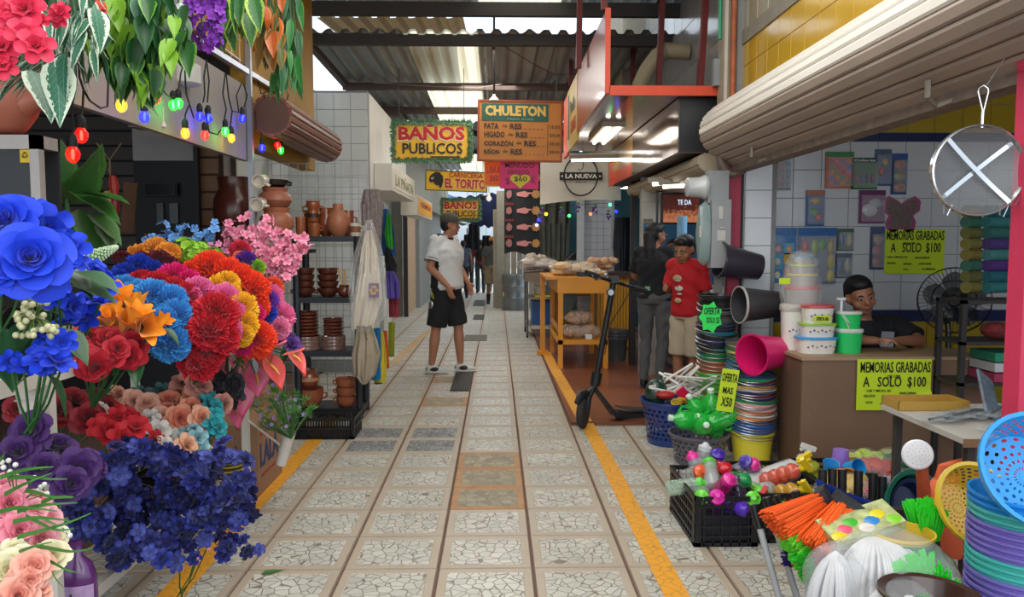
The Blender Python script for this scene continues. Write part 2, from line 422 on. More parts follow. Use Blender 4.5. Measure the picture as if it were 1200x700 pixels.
def rollprof(cx, cz, r, n=18, sx=1): return [(cx+math.cos(2*PI*k/n)*r*sx, cz+math.sin(2*PI*k/n)*r) for k in range(n+1)]
BR = M('#7c4a38', r=.45, v=.25, s=5)
shutter_box('roller_shutter', 'rolled-up rusty brown slatted shutter above the pottery shelves', rollprof(-1.615, 2.365, .145), 7.4, 5.62, BR, M('#5a3a30'), [BR, M('#8b5642', r=.45, v=.2)])
CRm = M('#b3a78f', r=.5, v=.1)
shutter_box('roller_shutter', 'dusty cream rolled shutter over the shop where the boy and the woman stand', [(1.95, 2.15), (1.62, 2.14), (1.56, 2.11), (1.56, 2.05), (1.62, 2.0), (1.95, 1.97)], 9.2, 5.95, CRm, CRm)

# ================= posts and pipes on the right
PK = M('#d2385c', r=.45, v=.08); PKd = M('#a62c48', r=.5, v=.2)
def post(name, a, b, w, mat, h=None): m = MB(); m.bar(a, b, w, h); struct(name, m, mat)
post('trim_5', (1.745, 5.66, 0), (1.745, 5.66, 2.05), .085, PKd, .07)
post('trim_6', (1.80, 5.68, 0), (1.80, 5.68, 2.0), .035, M('#1b1718'), .06)
xn = P(1212, 300, 2.48).x
post('trim_7', (xn, 2.48, 0), (xn, 2.48, 2.10), .115, PK, .08)
post('trim_8', P(1150, -30, 2.75), P(1208, 75, 2.45), .045, PK, .05)
post('trim_9', (1.655, 5.70, 1.0), (1.655, 5.70, 2.05), .05, M('#8c8a86', r=.5, m=.4), .05)
for nm, pts, r_, mt in (('trim_10', [(1.69, 5.72, 2.45), (1.69, 5.72, 4.4)], .03, M('#9c9488', r=.5, m=.3)), ('trim_11', [(1.735, 5.70, 1.95), (1.735, 5.7, 4.4)], .02, M('#b0603c', r=.7, v=.4)),
                        ('trim_12', [(1.65, 5.76, 2.95), (1.65, 5.76, 4.4)], .014, M('#2f9a6e'))):
    struct(nm, MB().tube(pts, r_, 8), mt, smooth=True)
struct('trim_13', MB().tube([(1.63, 5.6, 2.2), (1.62, 5.6, 2.06), (1.66, 5.6, 1.98), (1.72, 5.6, 1.95), (1.78, 5.55, 1.98)], .032, 8), M('#7b6a5c', r=.6, v=.3), smooth=True)

# ================= roof: corrugated sheets, each a part; beams
def corr(x0, x1, y0, y1, z0, z1, pitch=.17, amp=.022):
    n = int((x1-x0)/pitch*6); m = MB(); rows = []
    for j, (y, z) in enumerate(((y0, z0), (y1, z1))):
        r_ = []
        for i in range(n+1):
            x = x0+(x1-x0)*i/n; ph = (x/pitch) % 1; h = amp*max(-1, min(1, 2.2*math.cos(2*PI*ph)))
            r_.append(m.vv((x, y, z+h)))
        rows.append(r_)
    for i in range(n): m.ff(rows[0][i], rows[0][i+1], rows[1][i+1], rows[1][i])
    return m
ZN = M('#8f9391', r=.45, m=.35, v=.15, s=4); TRN = M('#e8e2c8', r=.5, v=.2, s=3, tl=.85); DIRT = M('#6e5c40', r=.8, v=.5, s=7, tl=.35)
roof = thing('roof', 'corrugated metal roof with a translucent sheet over the far aisle', 'roof', (0, 0, 0)); del roof['category'], roof['label']; roof['kind'] = 'structure'; roof.name = 'ceiling'
xs = [-1.97, -1.47, -.97, -.20, .45, 1.10, 1.80]
for (ya, yb, z0_, z1_) in ((8.0, 10.6, 3.60, 3.57), (10.6, 13.4, 3.56, 3.53)):
    for k in range(6):
        part('roof_sheet', corr(xs[k], xs[k+1]+.02, ya, yb, z0_+.006*(k % 2), z1_+.006*(k % 2)), TRN if k == 2 else ZN, roof)
for (ya, yb) in ((13.4, 17.5), (17.5, 22)):
    for k in range(6): part('roof_sheet', corr(xs[k], xs[k+1]+.02, ya, yb, 3.52, 3.5), TRN if k == 2 and ya > 15 else ZN, roof)
for k, x in enumerate([-2.4, -1.3, -.2, .65, 1.5]):
    if x != -.2: part('roof_sheet', corr(x, x+1.12, -1.0, 8.05, 3.86, 3.86), ZN, roof)
    else: part('roof_sheet', corr(x, x+.87, -1.0, 8.05, 3.86, 3.86), TRN, roof)
part('dirty_sheet', corr(-1.9, -.36, 8.35, 10.4, 3.86, 4.08, .2, .03), DIRT, roof)
part('ridge_sheet', corr(.3, 1.8, 8.6, 9.6, 3.68, 3.92, .2, .03), ZN, roof)
ST = M('#3c3634', r=.7, v=.15); ST2 = M('#5a4a44', r=.7, v=.15)
for k, (ya, z, h, mt) in enumerate(((7.72, 3.745, .13, ST), (8.06, 3.535, .11, ST), (10.2, 3.49, .09, ST2), (11.9, 3.47, .10, ST2), (14.2, 3.45, .1, ST), (17, 3.45, .1, ST))):
    part('beam', MB().b2((-2.0, ya, z-h/2), (1.82, ya+.07, z+h/2)), mt, roof, smooth=False)
part('beam', MB().bar((-1.97, 7.6, 3.60), (-1.97, 15, 3.46), .07, .14), ST2, roof, smooth=False)
part('beam', MB().bar((-2.4, 8.3, 3.20), (-1.92, 9.8, 3.14), .07, .1), ST2, roof, smooth=False)
part('drop_rod', MB().tube([P(579, -20, 8.0), P(579, 110, 8.6)], .012, 6), ST, roof)
part('wire', MB().tube([P(592, 55, 8), P(625, 75, 8.2), P(650, 88, 8.4), P(680, 86, 9)], .004, 4), M('#1c1c1c'), roof)
part('wire', MB().tube([P(400, 90, 10.1), P(440, 97, 10.1), P(500, 101, 10.1), P(560, 103, 10.1), P(590, 98, 10.1)], .008, 4), M('#7d7468'), roof)

# ================= left side walls
wy = MB(); wy.b2((-1.90, 4.3, 2.70), (-1.77, 7.6, 4.2)); wy.b2((-1.90, 5.62, 2.15), (-1.77, 7.6, 2.70)); struct('wall_yellow', wy, M('#b98a1e', r=.6, v=.25, s=3, bump=.2))
lw = MB(); lw.b2((-2.9, 8.62, 0), (-1.42, 8.74, 3.12)); wl = struct('wall_left_front', lw, GR)
z0_ = 3.1-.185*16
tile_wall(wl, (-1.42-.185*8, 8.62, z0_), (1, 0, 0), 8, 16, .185, .185, M('#d7dad6', r=.25, v=.04, s=2, coat=.3))
lf = MB(); lf.b2((-1.75, 8.74, 2.1), (-1.42, 12.2, 3.12)); struct('wall_left_band', lf, M('#d2d0c6', r=.5, v=.08))
for nm, a, b, mt in (('wall_left_stub', (-1.75, 8.74, 0), (-1.42, 9.3, 2.1), M('#c8cbc6', r=.4)), ('wall_left_shop_back', (-3.6, 8.7, 0), (-3.5, 15.2, 3.1), M('#a6aaa4', r=.5)),
                     ('wall_left_divider', (-3.6, 12.2, 0), (-1.8, 12.35, 3.2), M('#b4b8b2', r=.4)), ('wall_left_upper', (-1.85, 12.2, 2.2), (-1.5, 24, 3.5), M('#8b8a80', r=.8)),
                     ('wall_left_far', (-1.9, 17.2, 0), (-1.72, 24, 2.3), M('#80827e', r=.7, v=.15)), ('wall_left_recess', (-3.5, 15.1, 0), (-1.85, 15.2, 3.2), M('#6c655a', r=.8)),
                     ('wall_back_left', (-5.5, 6.75, 0), (-2.3, 6.9, 3.4), M('#4a4744', r=.8)), ('wall_left', (-5.6, -1, 0), (-5.5, 6.9, 3.4), M('#3e3a38', r=.9)),
                     ('ceiling_left_shop', (-5.6, -1, 3.0), (-1.80, 6.9, 3.1), M('#6f6a66', r=.9)), ('wall_left_side', (-2.95, 6.9, 0), (-2.85, 8.7, 3.4), M('#a8a8a0', r=.6)),
                     ('wall_right_shop_back', (4.0, 5.9, 0), (4.1, 14, 3.2), M('#4d87a8', r=.6)), ('wall_right_shop_end', (2.0, 10.4, 0), (4.1, 10.5, 3.2), M('#3a7ea6', r=.5)),
                     ('ceiling_right_shop', (1.95, 5.95, 2.62), (4.1, 14, 2.7), M('#4a4642', r=.9))):
    m = MB(); m.b2(a, b); struct(nm, m, mt)
# door frames of the left shops
for k, (x, y, w_, mt) in enumerate(((-1.72, 12.1, .10, M('#d8d8d0', r=.4)), (-1.60, 9.35, .06, M('#c9cac4', r=.4)), (-1.74, 12.5, .07, M('#cfd0c8', r=.4)), (-1.78, 15.1, .08, M('#2e2c2a', r=.6)))):
    post('trim_%d' % (20+k), (x, y, 0), (x, y, 2.2), w_, mt)
m = MB(); m.b2((-1.86, 15.3, 0), (-1.80, 17.1, 2.15)); struct('door_1', m, M('#a98862', r=.6, v=.2))
# ================= orange canopy over the far right stall
ORG = M('#d94a26', r=.45, v=.1); ORD_ = M('#a8492f', r=.35, v=.12, coat=.3); RED = M('#6e1f1e', r=.5); BLK = M('#15161a', r=.6, v=.05)
cp = thing('canopy', 'orange-edged metal canopy with a tall side fascia over the far right stall', 'canopy', (0, 0, 0))
ya, yb_ = 6.02, 9.7; xa, xb_ = .87, 1.78
part('deck', MB().b2((xa, ya, 2.60), (xb_, yb_, 2.63)), M('#7c3a2e', r=.18, v=.12, s=3, coat=.6), cp, smooth=False)
part('front_edge', MB().b2((xa, ya-.03, 2.585), (1.80, ya, 2.66)), ORG, cp, smooth=False)
f0 = P(711, 12, ya).z
m = MB(); m.prism([(0, 2.60), (0, f0), (2.05, 3.22), (2.05, 2.6)], 0, .03); o = part('fascia_panel', m, ORD_, cp, smooth=False); o.rotation_euler = (0, 0, PI/2); o.location = (xa, ya, 0)
part('fascia_edge', MB().b2((xa-.035, ya-.03, 2.60), (xa+.005, ya, f0+.01)), ORG, cp, smooth=False)
part('fascia_panel', MB().b2((xa-.03, ya+2.1, 2.52), (xa, ya+3.2, 3.22)), M('#b99a52', r=.5, v=.15), cp, label='tan painted fascia panel', smooth=False)
part('fascia_panel', MB().b2((xa-.03, ya+3.22, 2.5), (xa, yb_, 3.2)), ORG, cp, smooth=False)
ft = thing('fascia_lettering', 'faded red and green brush lettering on the tan side panel of the orange canopy', 'lettering', (xa-.032, ya+3.15, 2.55), rot=(0, 0, -PI/2))
text('CARNES', ft, .35, .12, .95, .26, 0, M('#a8402c', v=0), bold=.02); text('Pollo', ft, .3, .34, .9, .5, 0, M('#3c4a40', v=0), bold=.02)
part('stripe', MB().b2((.08, -.003, .1), (.2, 0, .6)), M('#3c4a40'), ft, smooth=False)
# hood box under the canopy
hb = thing('range_hood', 'dark glossy metal hood box hanging under the orange canopy', 'hood', (0, 0, 0))
hx, hy0, hy1, hz0, hz1 = 1.44, 6.12, 9.66, 2.17, 2.59
part('end_panel', MB().b2((hx+.005, hy0, hz0), (1.78, hy0+.02, hz1)), M('#3a3c3e', r=.4, m=.5, v=.2, s=3), hb, smooth=False)
part('side_panel', MB().b2((hx-.0, hy0+.02, hz0), (hx+.02, 8.2, hz1)), M('#8a7768', r=.12, m=.75, v=.2, s=2, bump=.2), hb, smooth=False)
part('side_panel', MB().b2((hx-.0, 8.2, hz0), (hx+.02, hy1, hz1)), M('#b88a24', r=.3, v=.2, s=2, coat=.4), hb, 'yellow painted far side panel', smooth=False)
part('base_panel', MB().b2((hx, hy0, hz0-.01), (1.78, hy1, hz0)), M('#4a3c34', r=.5), hb, smooth=False)
part('stripe', MB().b2((hx-.006, 8.25, hz0), (hx, 9.6, hz0+.14)), ORG, hb, smooth=False)
part('end_panel', MB().b2((1.40, hy1-.1, hz0-.02), (1.46, hy1+.02, 2.5)), M('#c0502a', r=.3, coat=.3), hb, 'orange far end strip', smooth=False)
LT = M('#fff8ea', em=9, v=0)
def tube_light(label, c, L, dx=.1, rz=0, n=2, group=None):
    t = thing('tube_light', label, 'tube light', c, rz, group)
    part('housing', MB().box(0, 0, .025, .22 if n > 1 else .1, L, .05), M('#bdb4a4', r=.5), t, smooth=False)
    for k in range(n):
        x = (k-(n-1)/2)*dx; part('lamp_tube', MB().tube([(x, -L/2+.03, -.012), (x, L/2-.03, -.012)], .017, 8), LT, t)
    return t
tube_light('twin tube light fixed under the orange canopy', (1.12, 7.95, 2.555), 1.15)
tube_light('long single tube light crosswise at the far end of the orange canopy', (1.25, 9.3, 2.46), .75, rz=R(80), n=1)
for nm, a, b, w_ in (('support_post', P(772, 0, 7.6), P(757, 102, 7.6), .045), ):
    pass
sp = thing('canopy_struts', 'dark red steel struts holding the orange canopy up to the roof', 'struts', (0, 0, 0))
for a, b in ((P(777, -30, 7.2), P(772, 104, 7.2)), (P(829, -30, 6.3), P(820, 104, 6.3)), (P(680, -30, 7.3), P(678, 80, 7.3)), (P(708, -30, 6.2), P(708, 12, 6.2)), (P(670, 58, 9.2), P(669, 100, 9.2)), (P(742, 58, 8.8), P(741, 100, 8.8))):
    part('strut', MB().bar(a, b, .05), RED, sp, smooth=False)
vd = thing('vent_pipe', 'beige elbow vent pipe rising from the canopy deck into the grey tiled wall', 'vent pipe', (0, 0, 0))
part('pipe', MB().tube([P(748, 104, 7.3), P(757, 84, 7.3), P(770, 66, 7.3), P(779, 59, 7.3), P(792, 61, 7.3)+Vector((.12, 0, 0))], .075, 12), M('#a39578', r=.5, v=.15), vd)
part('collar', MB().tube([P(774, 62, 7.3), P(779, 59.5, 7.3)], .082, 12), M('#8d7f66', r=.5), vd)
jb = thing('junction_box', 'small grey electrical box on the pillar above the orange canopy', 'electrical box', P(842, 101, 5.95))
part('box', MB().box(0, 0, .1, .09, .06, .2), M('#8f9698', r=.5), jb, smooth=False); part('conduit', MB().tube([(0, 0, .2), (0, 0, .27)], .018), M('#6d7072', m=.5), jb)

# ================= signs (board in local xz plane, origin at bottom left)
def board(name, label, cat, px0, py0, px1, py1, Y, mat, th=.03, group=None, tilt=0, frame=None, fw=.02):
    a, b = P(px0, py1, Y), P(px1, py0, Y); w_, h_ = b.x-a.x, b.z-a.z
    t = thing(name, label, cat, a, group=group, rot=(0, R(tilt), 0))
    part('board', MB().b2((0, 0, 0), (w_, th, h_)), mat, t, smooth=False)
    if frame:
        for q in (((0, 0), (w_, fw)), ((0, h_-fw), (w_, h_)), ((0, fw), (fw, h_-fw)), ((w_-fw, fw), (w_, h_-fw))):
            part('frame', MB().b2((q[0][0], -.012, q[0][1]), (q[1][0], .005, q[1][1])), frame, t, smooth=False)
    return t, w_, h_
SY = M('#e8b512', r=.4, v=.06, s=3); SR = M('#b51a1c', v=0); SK = M('#17150f', v=0); SWh = M('#efe6c8', v=0)
GARL = M('#5c8462', r=.8, v=.3, s=60)
def garland(par, w_, h_, y=-.01, dens=230, r=.06):
    m = MB()
    for k in range(int(dens*(w_+h_)*2)):
        q = rnd(0, 2*(w_+h_))
        if q < w_: x, z = q, h_
        elif q < w_+h_: x, z = w_, q-w_
        elif q < 2*w_+h_: x, z = q-w_-h_, 0
        else: x, z = 0, q-2*w_-h_
        for _ in range(3):
            a = rnd(0, 2*PI); b = rnd(-1, 1); L = rnd(.5, 1)*r
            p = Vector((x, y, z)); d = Vector((math.cos(a), b*.8, math.sin(a)))*L; s_ = Vector((-math.sin(a), .3, math.cos(a)))*.012
            i = len(m.v); m.vv(p-s_); m.vv(p+s_); m.vv(p+d); m.ff(i, i+1, i+2)
    part('garland', m, GARL, par, smooth=False, kind='stuff')
def arrow(par, x0, x1, z, th, mat, y=-.014):
    part('arrow', MB().prism([(x0, z-th/2), (x1-th*3, z-th/2), (x1-th*3, z-th*1.3), (x1, z), (x1-th*3, z+th*1.3), (x1-th*3, z+th/2), (x0, z+th/2)], y, y+.003), mat, par, smooth=False)
def banos(label, c, Y, g=True):
    t, W, H = board('toilet_sign', label, 'sign', *c, Y, SY, frame=SR, fw=.018)
    text('BAÑOS', t, .055*W, .50*H, .93*W, .97*H, -.008, SWh, bold=.055); text('BAÑOS', t, .065*W, .53*H, .93*W, .97*H, -.011, SR, bold=.04)
    text('PUBLICOS', t, .12*W, .17*H, .90*W, .46*H, -.011, SK, bold=.02)
    arrow(t, .48*W, .88*W, .09*H, .035*H, SK)
    if g: garland(t, W, H)
    return t, W, H
banos('large yellow toilets sign ringed by a green garland, nearest of the two', (461, 144, 551, 188), 9.5)
banos('smaller yellow toilets sign with an arrow, far down the aisle above the people', (518, 234, 562, 258), 14.5)
t, W, H = board('butcher_sign', 'yellow butcher sign with a black bull head and red lettering', 'sign', 498, 199, 571, 223, 12.2, SY, frame=M('#3c5a2c', v=0), fw=.015, tilt=2.2)
text('CARNICERIA', t, .38*W, .68*H, .92*W, .93*H, -.011, SR, bold=.02)
text('EL TORITO', t, .31*W, .13*H, .975*W, .63*H, -.009, SWh, bold=.07); text('EL TORITO', t, .315*W, .15*H, .97*W, .62*H, -.011, SR, bold=.045)
hd = MB(); hd.prism([(x*W, z*H) for x, z in ((.06, .52), (.075, .7), (.11, .8), (.17, .92), (.23, .88), (.28, .72), (.29, .5), (.27, .2), (.235, .12), (.22, .28), (.18, .25), (.14, .38), (.12, .44), (.10, .4), (.08, .38))], -.016, -.01)
part('bull_head', hd, SK, t, smooth=False); part('horn', MB().tube([(x*W, -.018, z*H) for x, z in ((.09, .62), (.11, .55), (.13, .58), (.12, .68))], .006, 5), SWh, t)
# price board
OB = M('#b8742a', r=.55, v=.12, s=4); DKL = M('#241a12', v=0)
t, W, H = board('price_board', 'orange hand-painted meat price board with a green header', 'sign', 559, 117, 659, 189, 9.0, OB, tilt=.8, frame=M('#8f3d1e', r=.6), fw=.022)
part('header', MB().b2((.05*W, -.006, .66*H), (.83*W, 0, .94*H)), M('#1f5040', v=.1), t, smooth=False)
text('CHULETON', t, .09*W, .74*H, .80*W, .91*H, -.008, M('#c9a24c', v=0), bold=.05, shear=-.05); text('PARA ASAR', t, .35*W, .675*H, .66*W, .71*H, -.008, M('#6d9a70', v=0))
for k, (a, b) in enumerate((('PATA', 'RES'), ('HIGADO', 'RES'), ('CORAZÓN', 'RES'), ('RIÑON', 'RES'))):
    z = (.53-.137*k)*H; x1 = (.25, .32, .42, .26)[k]*W
    text(a, t, .08*W, z, x1, z+.095*H, -.006, DKL, bold=.03); text('de', t, x1+.04*W, z+.03*H, x1+.10*W, z+.08*H, -.006, DKL, bold=.01)
    text(b, t, x1+.13*W, z, x1+.27*W, z+.09*H, -.006, DKL, bold=.03)
    m = MB()
    for q in range(7):
        x = x1+.30*W+q*.05*W
        if x < .8*W: m.b2((x, -.005, z), (x+.02*W, -.003, z+.006))
    part('dashes', m, DKL, t, smooth=False)
    text(('15.00', '$30.00', '$30.00', '$30.00')[k], t, .85*W, z+.01, .965*W, z+.07*H, -.006, DKL)
part('rule', MB().b2((.823*W, -.005, .1*H), (.828*W, -.003, .62*H)), DKL, t, smooth=False)
t, W, H = board('price_card', 'orange card sign on yellow backing left of the pink card', 'sign', 568, 189, 588, 217, 9.2, M('#ee6a1e', v=.03), th=.004)
part('backing', MB().b2((-.008, .005, -.02), (W+.01, .009, H+.01)), SY, t, smooth=False)
text('LIBRA', t, .12*W, .5*H, .9*W, .78*H, -.003, SR, bold=.01); text('$60', t, .3*W, .12*H, .8*W, .42*H, -.003, SR, bold=.01)
t, W, H = board('price_card', 'bright pink hand-lettered card with a yellow heart', 'sign', 586, 188, 631, 221, 9.1, M('#d0206e', v=.03), th=.004, tilt=1)
text('MENUDO', t, .12*W, .74*H, .88*W, .93*H, -.003, DKL, bold=.005); text('FRESCO', t, .2*W, .5*H, .75*W, .66*H, -.003, DKL, bold=.0); text('$', t, .14*W, .12*H, .24*W, .38*H, -.003, DKL); text('K', t, .82*W, .2*H, .93*W, .46*H, -.003, DKL)
m = MB(); m.prism([(.52*W+.26*W*(math.sin(a)**3), .30*H+.018*H*(13*math.cos(a)-5*math.cos(2*a)-2*math.cos(3*a)-math.cos(4*a))) for a in [2*PI*k/28 for k in range(28)]], -.007, -.003)
part('heart', m, M('#c4ba28', v=0), t, smooth=False); text('$60', t, .36*W, .24*H, .7*W, .44*H, -.009, DKL, bold=.01)

# white cloth banner with the round emblem
YB = 10.6; a, b = P(633, 240, YB), P(728, 180, YB); W, H = b.x-a.x, b.z-a.z
t = thing('cloth_banner', 'white cloth banner with a round black emblem hung behind the orange canopy', 'banner', a)
m = MB(); m.grid(lambda u, v: (u*W, -.02*math.sin(u*9)*(1-v)+.01*math.sin(v*7+u*4), v*H+(1-v)*(.03*math.sin(u*3.2)+.06*u)), 24, 12)
o = part('cloth', m, M('#c9c5b8', r=.7, v=.06, s=3), t)
cx, cz, rr = W*.50, H*.56, H*.40
def ring(par, cx, cz, r0, r1, y, mat, nm='emblem_ring', sx=1, n=40):
    m = MB(); b = 0
    for k in range(n):
        a_ = 2*PI*k/n
        for r_ in (r0, r1): m.vv((cx+math.cos(a_)*r_*sx, y, cz+math.sin(a_)*r_))
    for k in range(n): j = (k+1) % n; m.ff(2*k, 2*k+1, 2*j+1, 2*j)
    return part(nm, m, mat, par, smooth=False)
ring(t, cx, cz, rr*.92, rr, -.035, SK, sx=.86)
part('ribbon', MB().b2((cx-.42*H, -.042, cz-.085*H), (cx+.42*H, -.038, cz+.07*H)), SK, t, smooth=False)
text('• LA NUEVA •', t, cx-.39*H, cz-.05*H, cx+.39*H, cz+.035*H, -.044, M('#e8e4d8', v=0), bold=.02)
text('DESDE 1978', t, cx-.10*H, cz-.14*H, cx+.10*H, cz-.11*H, -.036, SK)
m = MB(); m.tube([(cx-.06*H, -.037, cz+.14*H), (cx-.02*H, -.037, cz+.10*H), (cx+.03*H, -.037, cz+.14*H), (cx+.05*H, -.037, cz+.24*H), (cx, -.037, cz+.3*H), (cx-.05*H, -.037, cz+.26*H)], .008, 4); part('animal_outline', m, M('#55524c', v=0), t)

# black menu banner at the far stall
YM = 15.6; a, b = P(591, 298, YM), P(634, 180, YM); W, H = b.x-a.x, b.z-a.z
t = thing('menu_banner', 'tall black menu banner with pink pointing hands and a white head panel', 'banner', a)
m = MB(); m.grid(lambda u, v: (u*W, .02*math.sin(u*7+v*2), v*H+(1-v)*.05*math.sin(u*6)), 12, 10); part('cloth', m, M('#1a191d', r=.6, v=.1), t)
part('head_panel', MB().b2((0, -.04, .88*H), (W*.78, -.03, H)), M('#c9c8c2'), t, smooth=False); ring(t, W*.42, .93*H, .10, .12, -.045, SK)
PKH = M('#d88a84', v=.1); RDM = M('#9a3434', v=.2); GLD = M('#c08a4c', v=.2)
for k in range(5):
    z = (.76-.163*k)*H
    m = MB(); x = .34*W; hh = .035*H; m.prism([(x, z-hh*.5), (x+.24*W, z-hh*.9), (x+.32*W, z-hh*.5), (x+.32*W, z), (x+.44*W, z+.1*hh), (x+.44*W, z+hh*.45), (x+.28*W, z+hh*.55), (x+.22*W, z+hh*.9), (x, z+hh*.4)], -.04, -.03); part('pointing_hand', m, PKH, t, smooth=False)
    m = MB(); m.prism([(.03*W+.2*W*(.5+.5*math.cos(q*.9)*rnd(.7, 1)), z+.05*H*math.sin(q*.9)*rnd(.7, 1)) for q in range(7)], -.04, -.03); part('meat_picture', m, M('#b07068', v=.3, s=40), t, smooth=False)
    text('RES', t, .03*W, z+.055*H, .26*W, z+.08*H, -.04, RDM, bold=.03)
    m = MB(); m.prism([(.86*W+(.10 if q % 2 else .13)*W*math.cos(q*PI/9), z+(.10 if q % 2 else .13)*W*math.sin(q*PI/9)) for q in range(18)], -.04, -.03); part('price_burst', m, GLD, t, smooth=False)

# ================= light box shop signs on the left
LB = M('#d5d2c6', r=.45, v=.05, s=3)
t = thing('light_box', 'white box sign with narrow green lettering on the left wall', 'sign', (-1.46, 9.0, 2.06))
part('casing', MB().b2((.045, 0, 0), (.25, 2.5, .31)), LB, t, smooth=False)
f_ = part('face', MB().b2((.02, -.004, .04), (2.35, 0, .27)), M('#dcd8c4', v=.04), t, smooth=False); f_.location = (.25, .08, 0); f_.rotation_euler = (0, 0, PI/2)
o = text('LA PIÑATA', t, .2, .08, 2.1, .24, 0, M('#6d7a4a', v=0)); o.location = (.256, .08, 0); o.rotation_euler = (0, 0, PI/2)
t = thing('light_box', 'cream box sign with an amber front panel farther along the left wall', 'sign', (-1.46, 11.8, 1.88))
part('casing', MB().b2((0, 0, 0), (.25, 2.7, .31)), LB, t, smooth=False)
f_ = part('face', MB().b2((.06, -.004, .03), (2.6, 0, .28)), M('#d89a1e', em=.15), t, smooth=False); f_.location = (.25, .08, 0); f_.rotation_euler = (0, 0, PI/2)
o = text('CREMERIA', t, .4, .14, 2.3, .23, 0, SR, bold=.02); o.location = (.256, .08, 0); o.rotation_euler = (0, 0, PI/2)

# ================= electric meters on the right-hand post
mt_ = thing('electric_meter', 'grey electric meter with a round glass drum on the pink post, upper of two', 'electric meter', P(833, 238, 5.55))
a, b = P(829, 238, 5.55), P(852, 200, 5.55); h = b.z-a.z
part('box', MB().b2((-.02, 0, 0), (.13, .10, h)), M('#8e9294', r=.5, v=.08), mt_, smooth=False)
T = Matrix.Rotation(R(-90), 4, 'Y')
part('drum', MB().lathe([(.085, 0), (.09, .02), (.075, .05), (.07, .14), (.055, .15)], 18, c=(-.02, .05, h*.5), T=T), M('#b9bdbd', r=.3, coat=.4), mt_)
mt_ = thing('breaker_box', 'grey breaker box with a bulging cover on the pink post below the meter', 'electrical box', P(833, 314, 5.5))
h = P(833, 234, 5.5).z-P(833, 314, 5.5).z
part('box', MB().b2((0, 0, 0), (.14, .10, h)), M('#8f9293', r=.5, v=.08), mt_, smooth=False)
part('cover', MB().lathe([(.01, 0), (.20, .005), (.22, .04), (.19, .08), (.02, .10)], 20, c=(0, .05, h*.5), T=T, sx=1.05, sy=.25), M('#7f9290', r=.3, coat=.3), mt_)
part('label', MB().b2((-.085, -.02, h*.45), (-.08, .02, h*.62)), M('#d8d4cc'), mt_, smooth=False)
m = MB()
for q in ((.05, .72, .08, .9), (.06, .58, .09, .6), (.04, .4, .1, .55)): m.b2((q[0], -.006, q[1]*h), (q[2], 0, q[3]*h))
part('plate', m, M('#b9b6b0', r=.5), mt_, smooth=False)

# ================= far end: street light, tarps, stall
def sag(name, label, c0, c1, c2, c3, mat, s=.3, cat='tarp'):
    c0, c1, c2, c3 = map(Vector, (c0, c1, c2, c3)); m = MB()
    m.grid(lambda u, v: (c0.lerp(c1, u)).lerp(c3.lerp(c2, u), v)+Vector((0, 0, -s*math.sin(PI*u)*math.sin(PI*v)+.03*math.sin(u*25))), 20, 8)
    return single(name, m, mat, label, cat)
sag('street_tarp', 'white canvas tarp over the bright street at the far end', (-3, 25, 3.6), (3, 25, 3.0), (3, 31, 2.4), (-3, 31, 2.7), M('#cfd6dc', r=.8, tl=.5), .4)
sag('street_tarp', 'striped blue street tarp at the far end, left of the black pole', (-2.6, 24.3, 3.3), (.2, 24.3, 2.5), (.4, 28, 2.3), (-2.5, 28, 2.6), M('#6a86b4', r=.8, tl=.4), .3)
sag('awning', 'dark blue awning hanging behind the far toilets sign', P(535, 232, 17.5), P(585, 226, 17.5), P(583, 268, 17.8), P(548, 262, 17.8), M('#1c2c58', r=.8), .1, 'awning')
single('street_pole', MB().tube([P(561, 356, 23), P(561, 240, 23)], .035, 8), M('#22262c'), 'thin black pole standing at the far end of the aisle', 'pole')
m = MB(); m.b2((-9, 44, 0), (9, 44.5, 3.4)); struct('wall_street', m, M('#b9c4cc', r=.9, v=.2, s=1))
for k, (x0, x1, h, c) in enumerate(((-3.0, -1.3, 2.1, '#a8b8c4'), (1.1, 3.2, 2.2, '#9c9aa0'))):
    t = thing('market_stall', ('pale street stall left of the far people', 'grey street stall at the far right of the street')[k], 'stall', (x0, 34, 0))
    part('counter', MB().b2((0, 0, 0), (x1-x0, .8, .9)), M(c), t, smooth=False); part('stall_roof', MB().b2((-.1, -.2, h), (x1-x0+.1, 1, h+.08)), M('#d8dde0'), t, smooth=False)
    for x in (0, x1-x0): part('leg', MB().b2((x-.03, 0, .9), (x+.03, .06, h)), M('#555'+'555'), t, smooth=False)
# dark hanging clothes silhouettes near the exit
DKC = M('#20242c', r=.9)
for k, (px, py, w_, h_) in enumerate(((555, 262, .35, .7), (570, 276, .28, .5), (548, 275, .25, .5))):
    m = MB(); m.grid(lambda u, v: ((u-.5)*w_*(1-.25*v), .05*math.sin(u*12), -h_*(1-v)), 8, 6)
    single('hanging_garment', m, DKC, ('dark shirt hanging high near the far exit', 'dark rag-like garment hanging right of the pole', 'dark garment hanging left of the pole')[k], 'garment', P(px, py, 20.5))
# wooden boards of the far right stall, right of the exit
t = thing('board_partition', 'pale wooden board partition behind the steel drum at the far stall', 'partition', (0, 0, 0))
for k in range(9):
    a = P(578+k*7.0, 352, 17.2); a.z = 0
    part('board', MB().b2((a.x, 17.2+.02*(k % 2), 0), (a.x+.12, 17.24+.02*(k % 2), 2.2)), M(('#9a8f7c', '#8a7f6e', '#a69c8a')[k % 3], r=.7, v=.2), t, smooth=False)
part('post', MB().b2((P(582, 300, 17.3).x, 17.05, 0), (P(592, 300, 17.3).x, 17.18, 2.6)), M('#8f8a7a', r=.7, v=.2), t, smooth=False)
m = MB(); m.b2((.75, 17.3, 0), (4, 17.5, 3.4)); struct('wall_stall_back', m, M('#4a4844'))
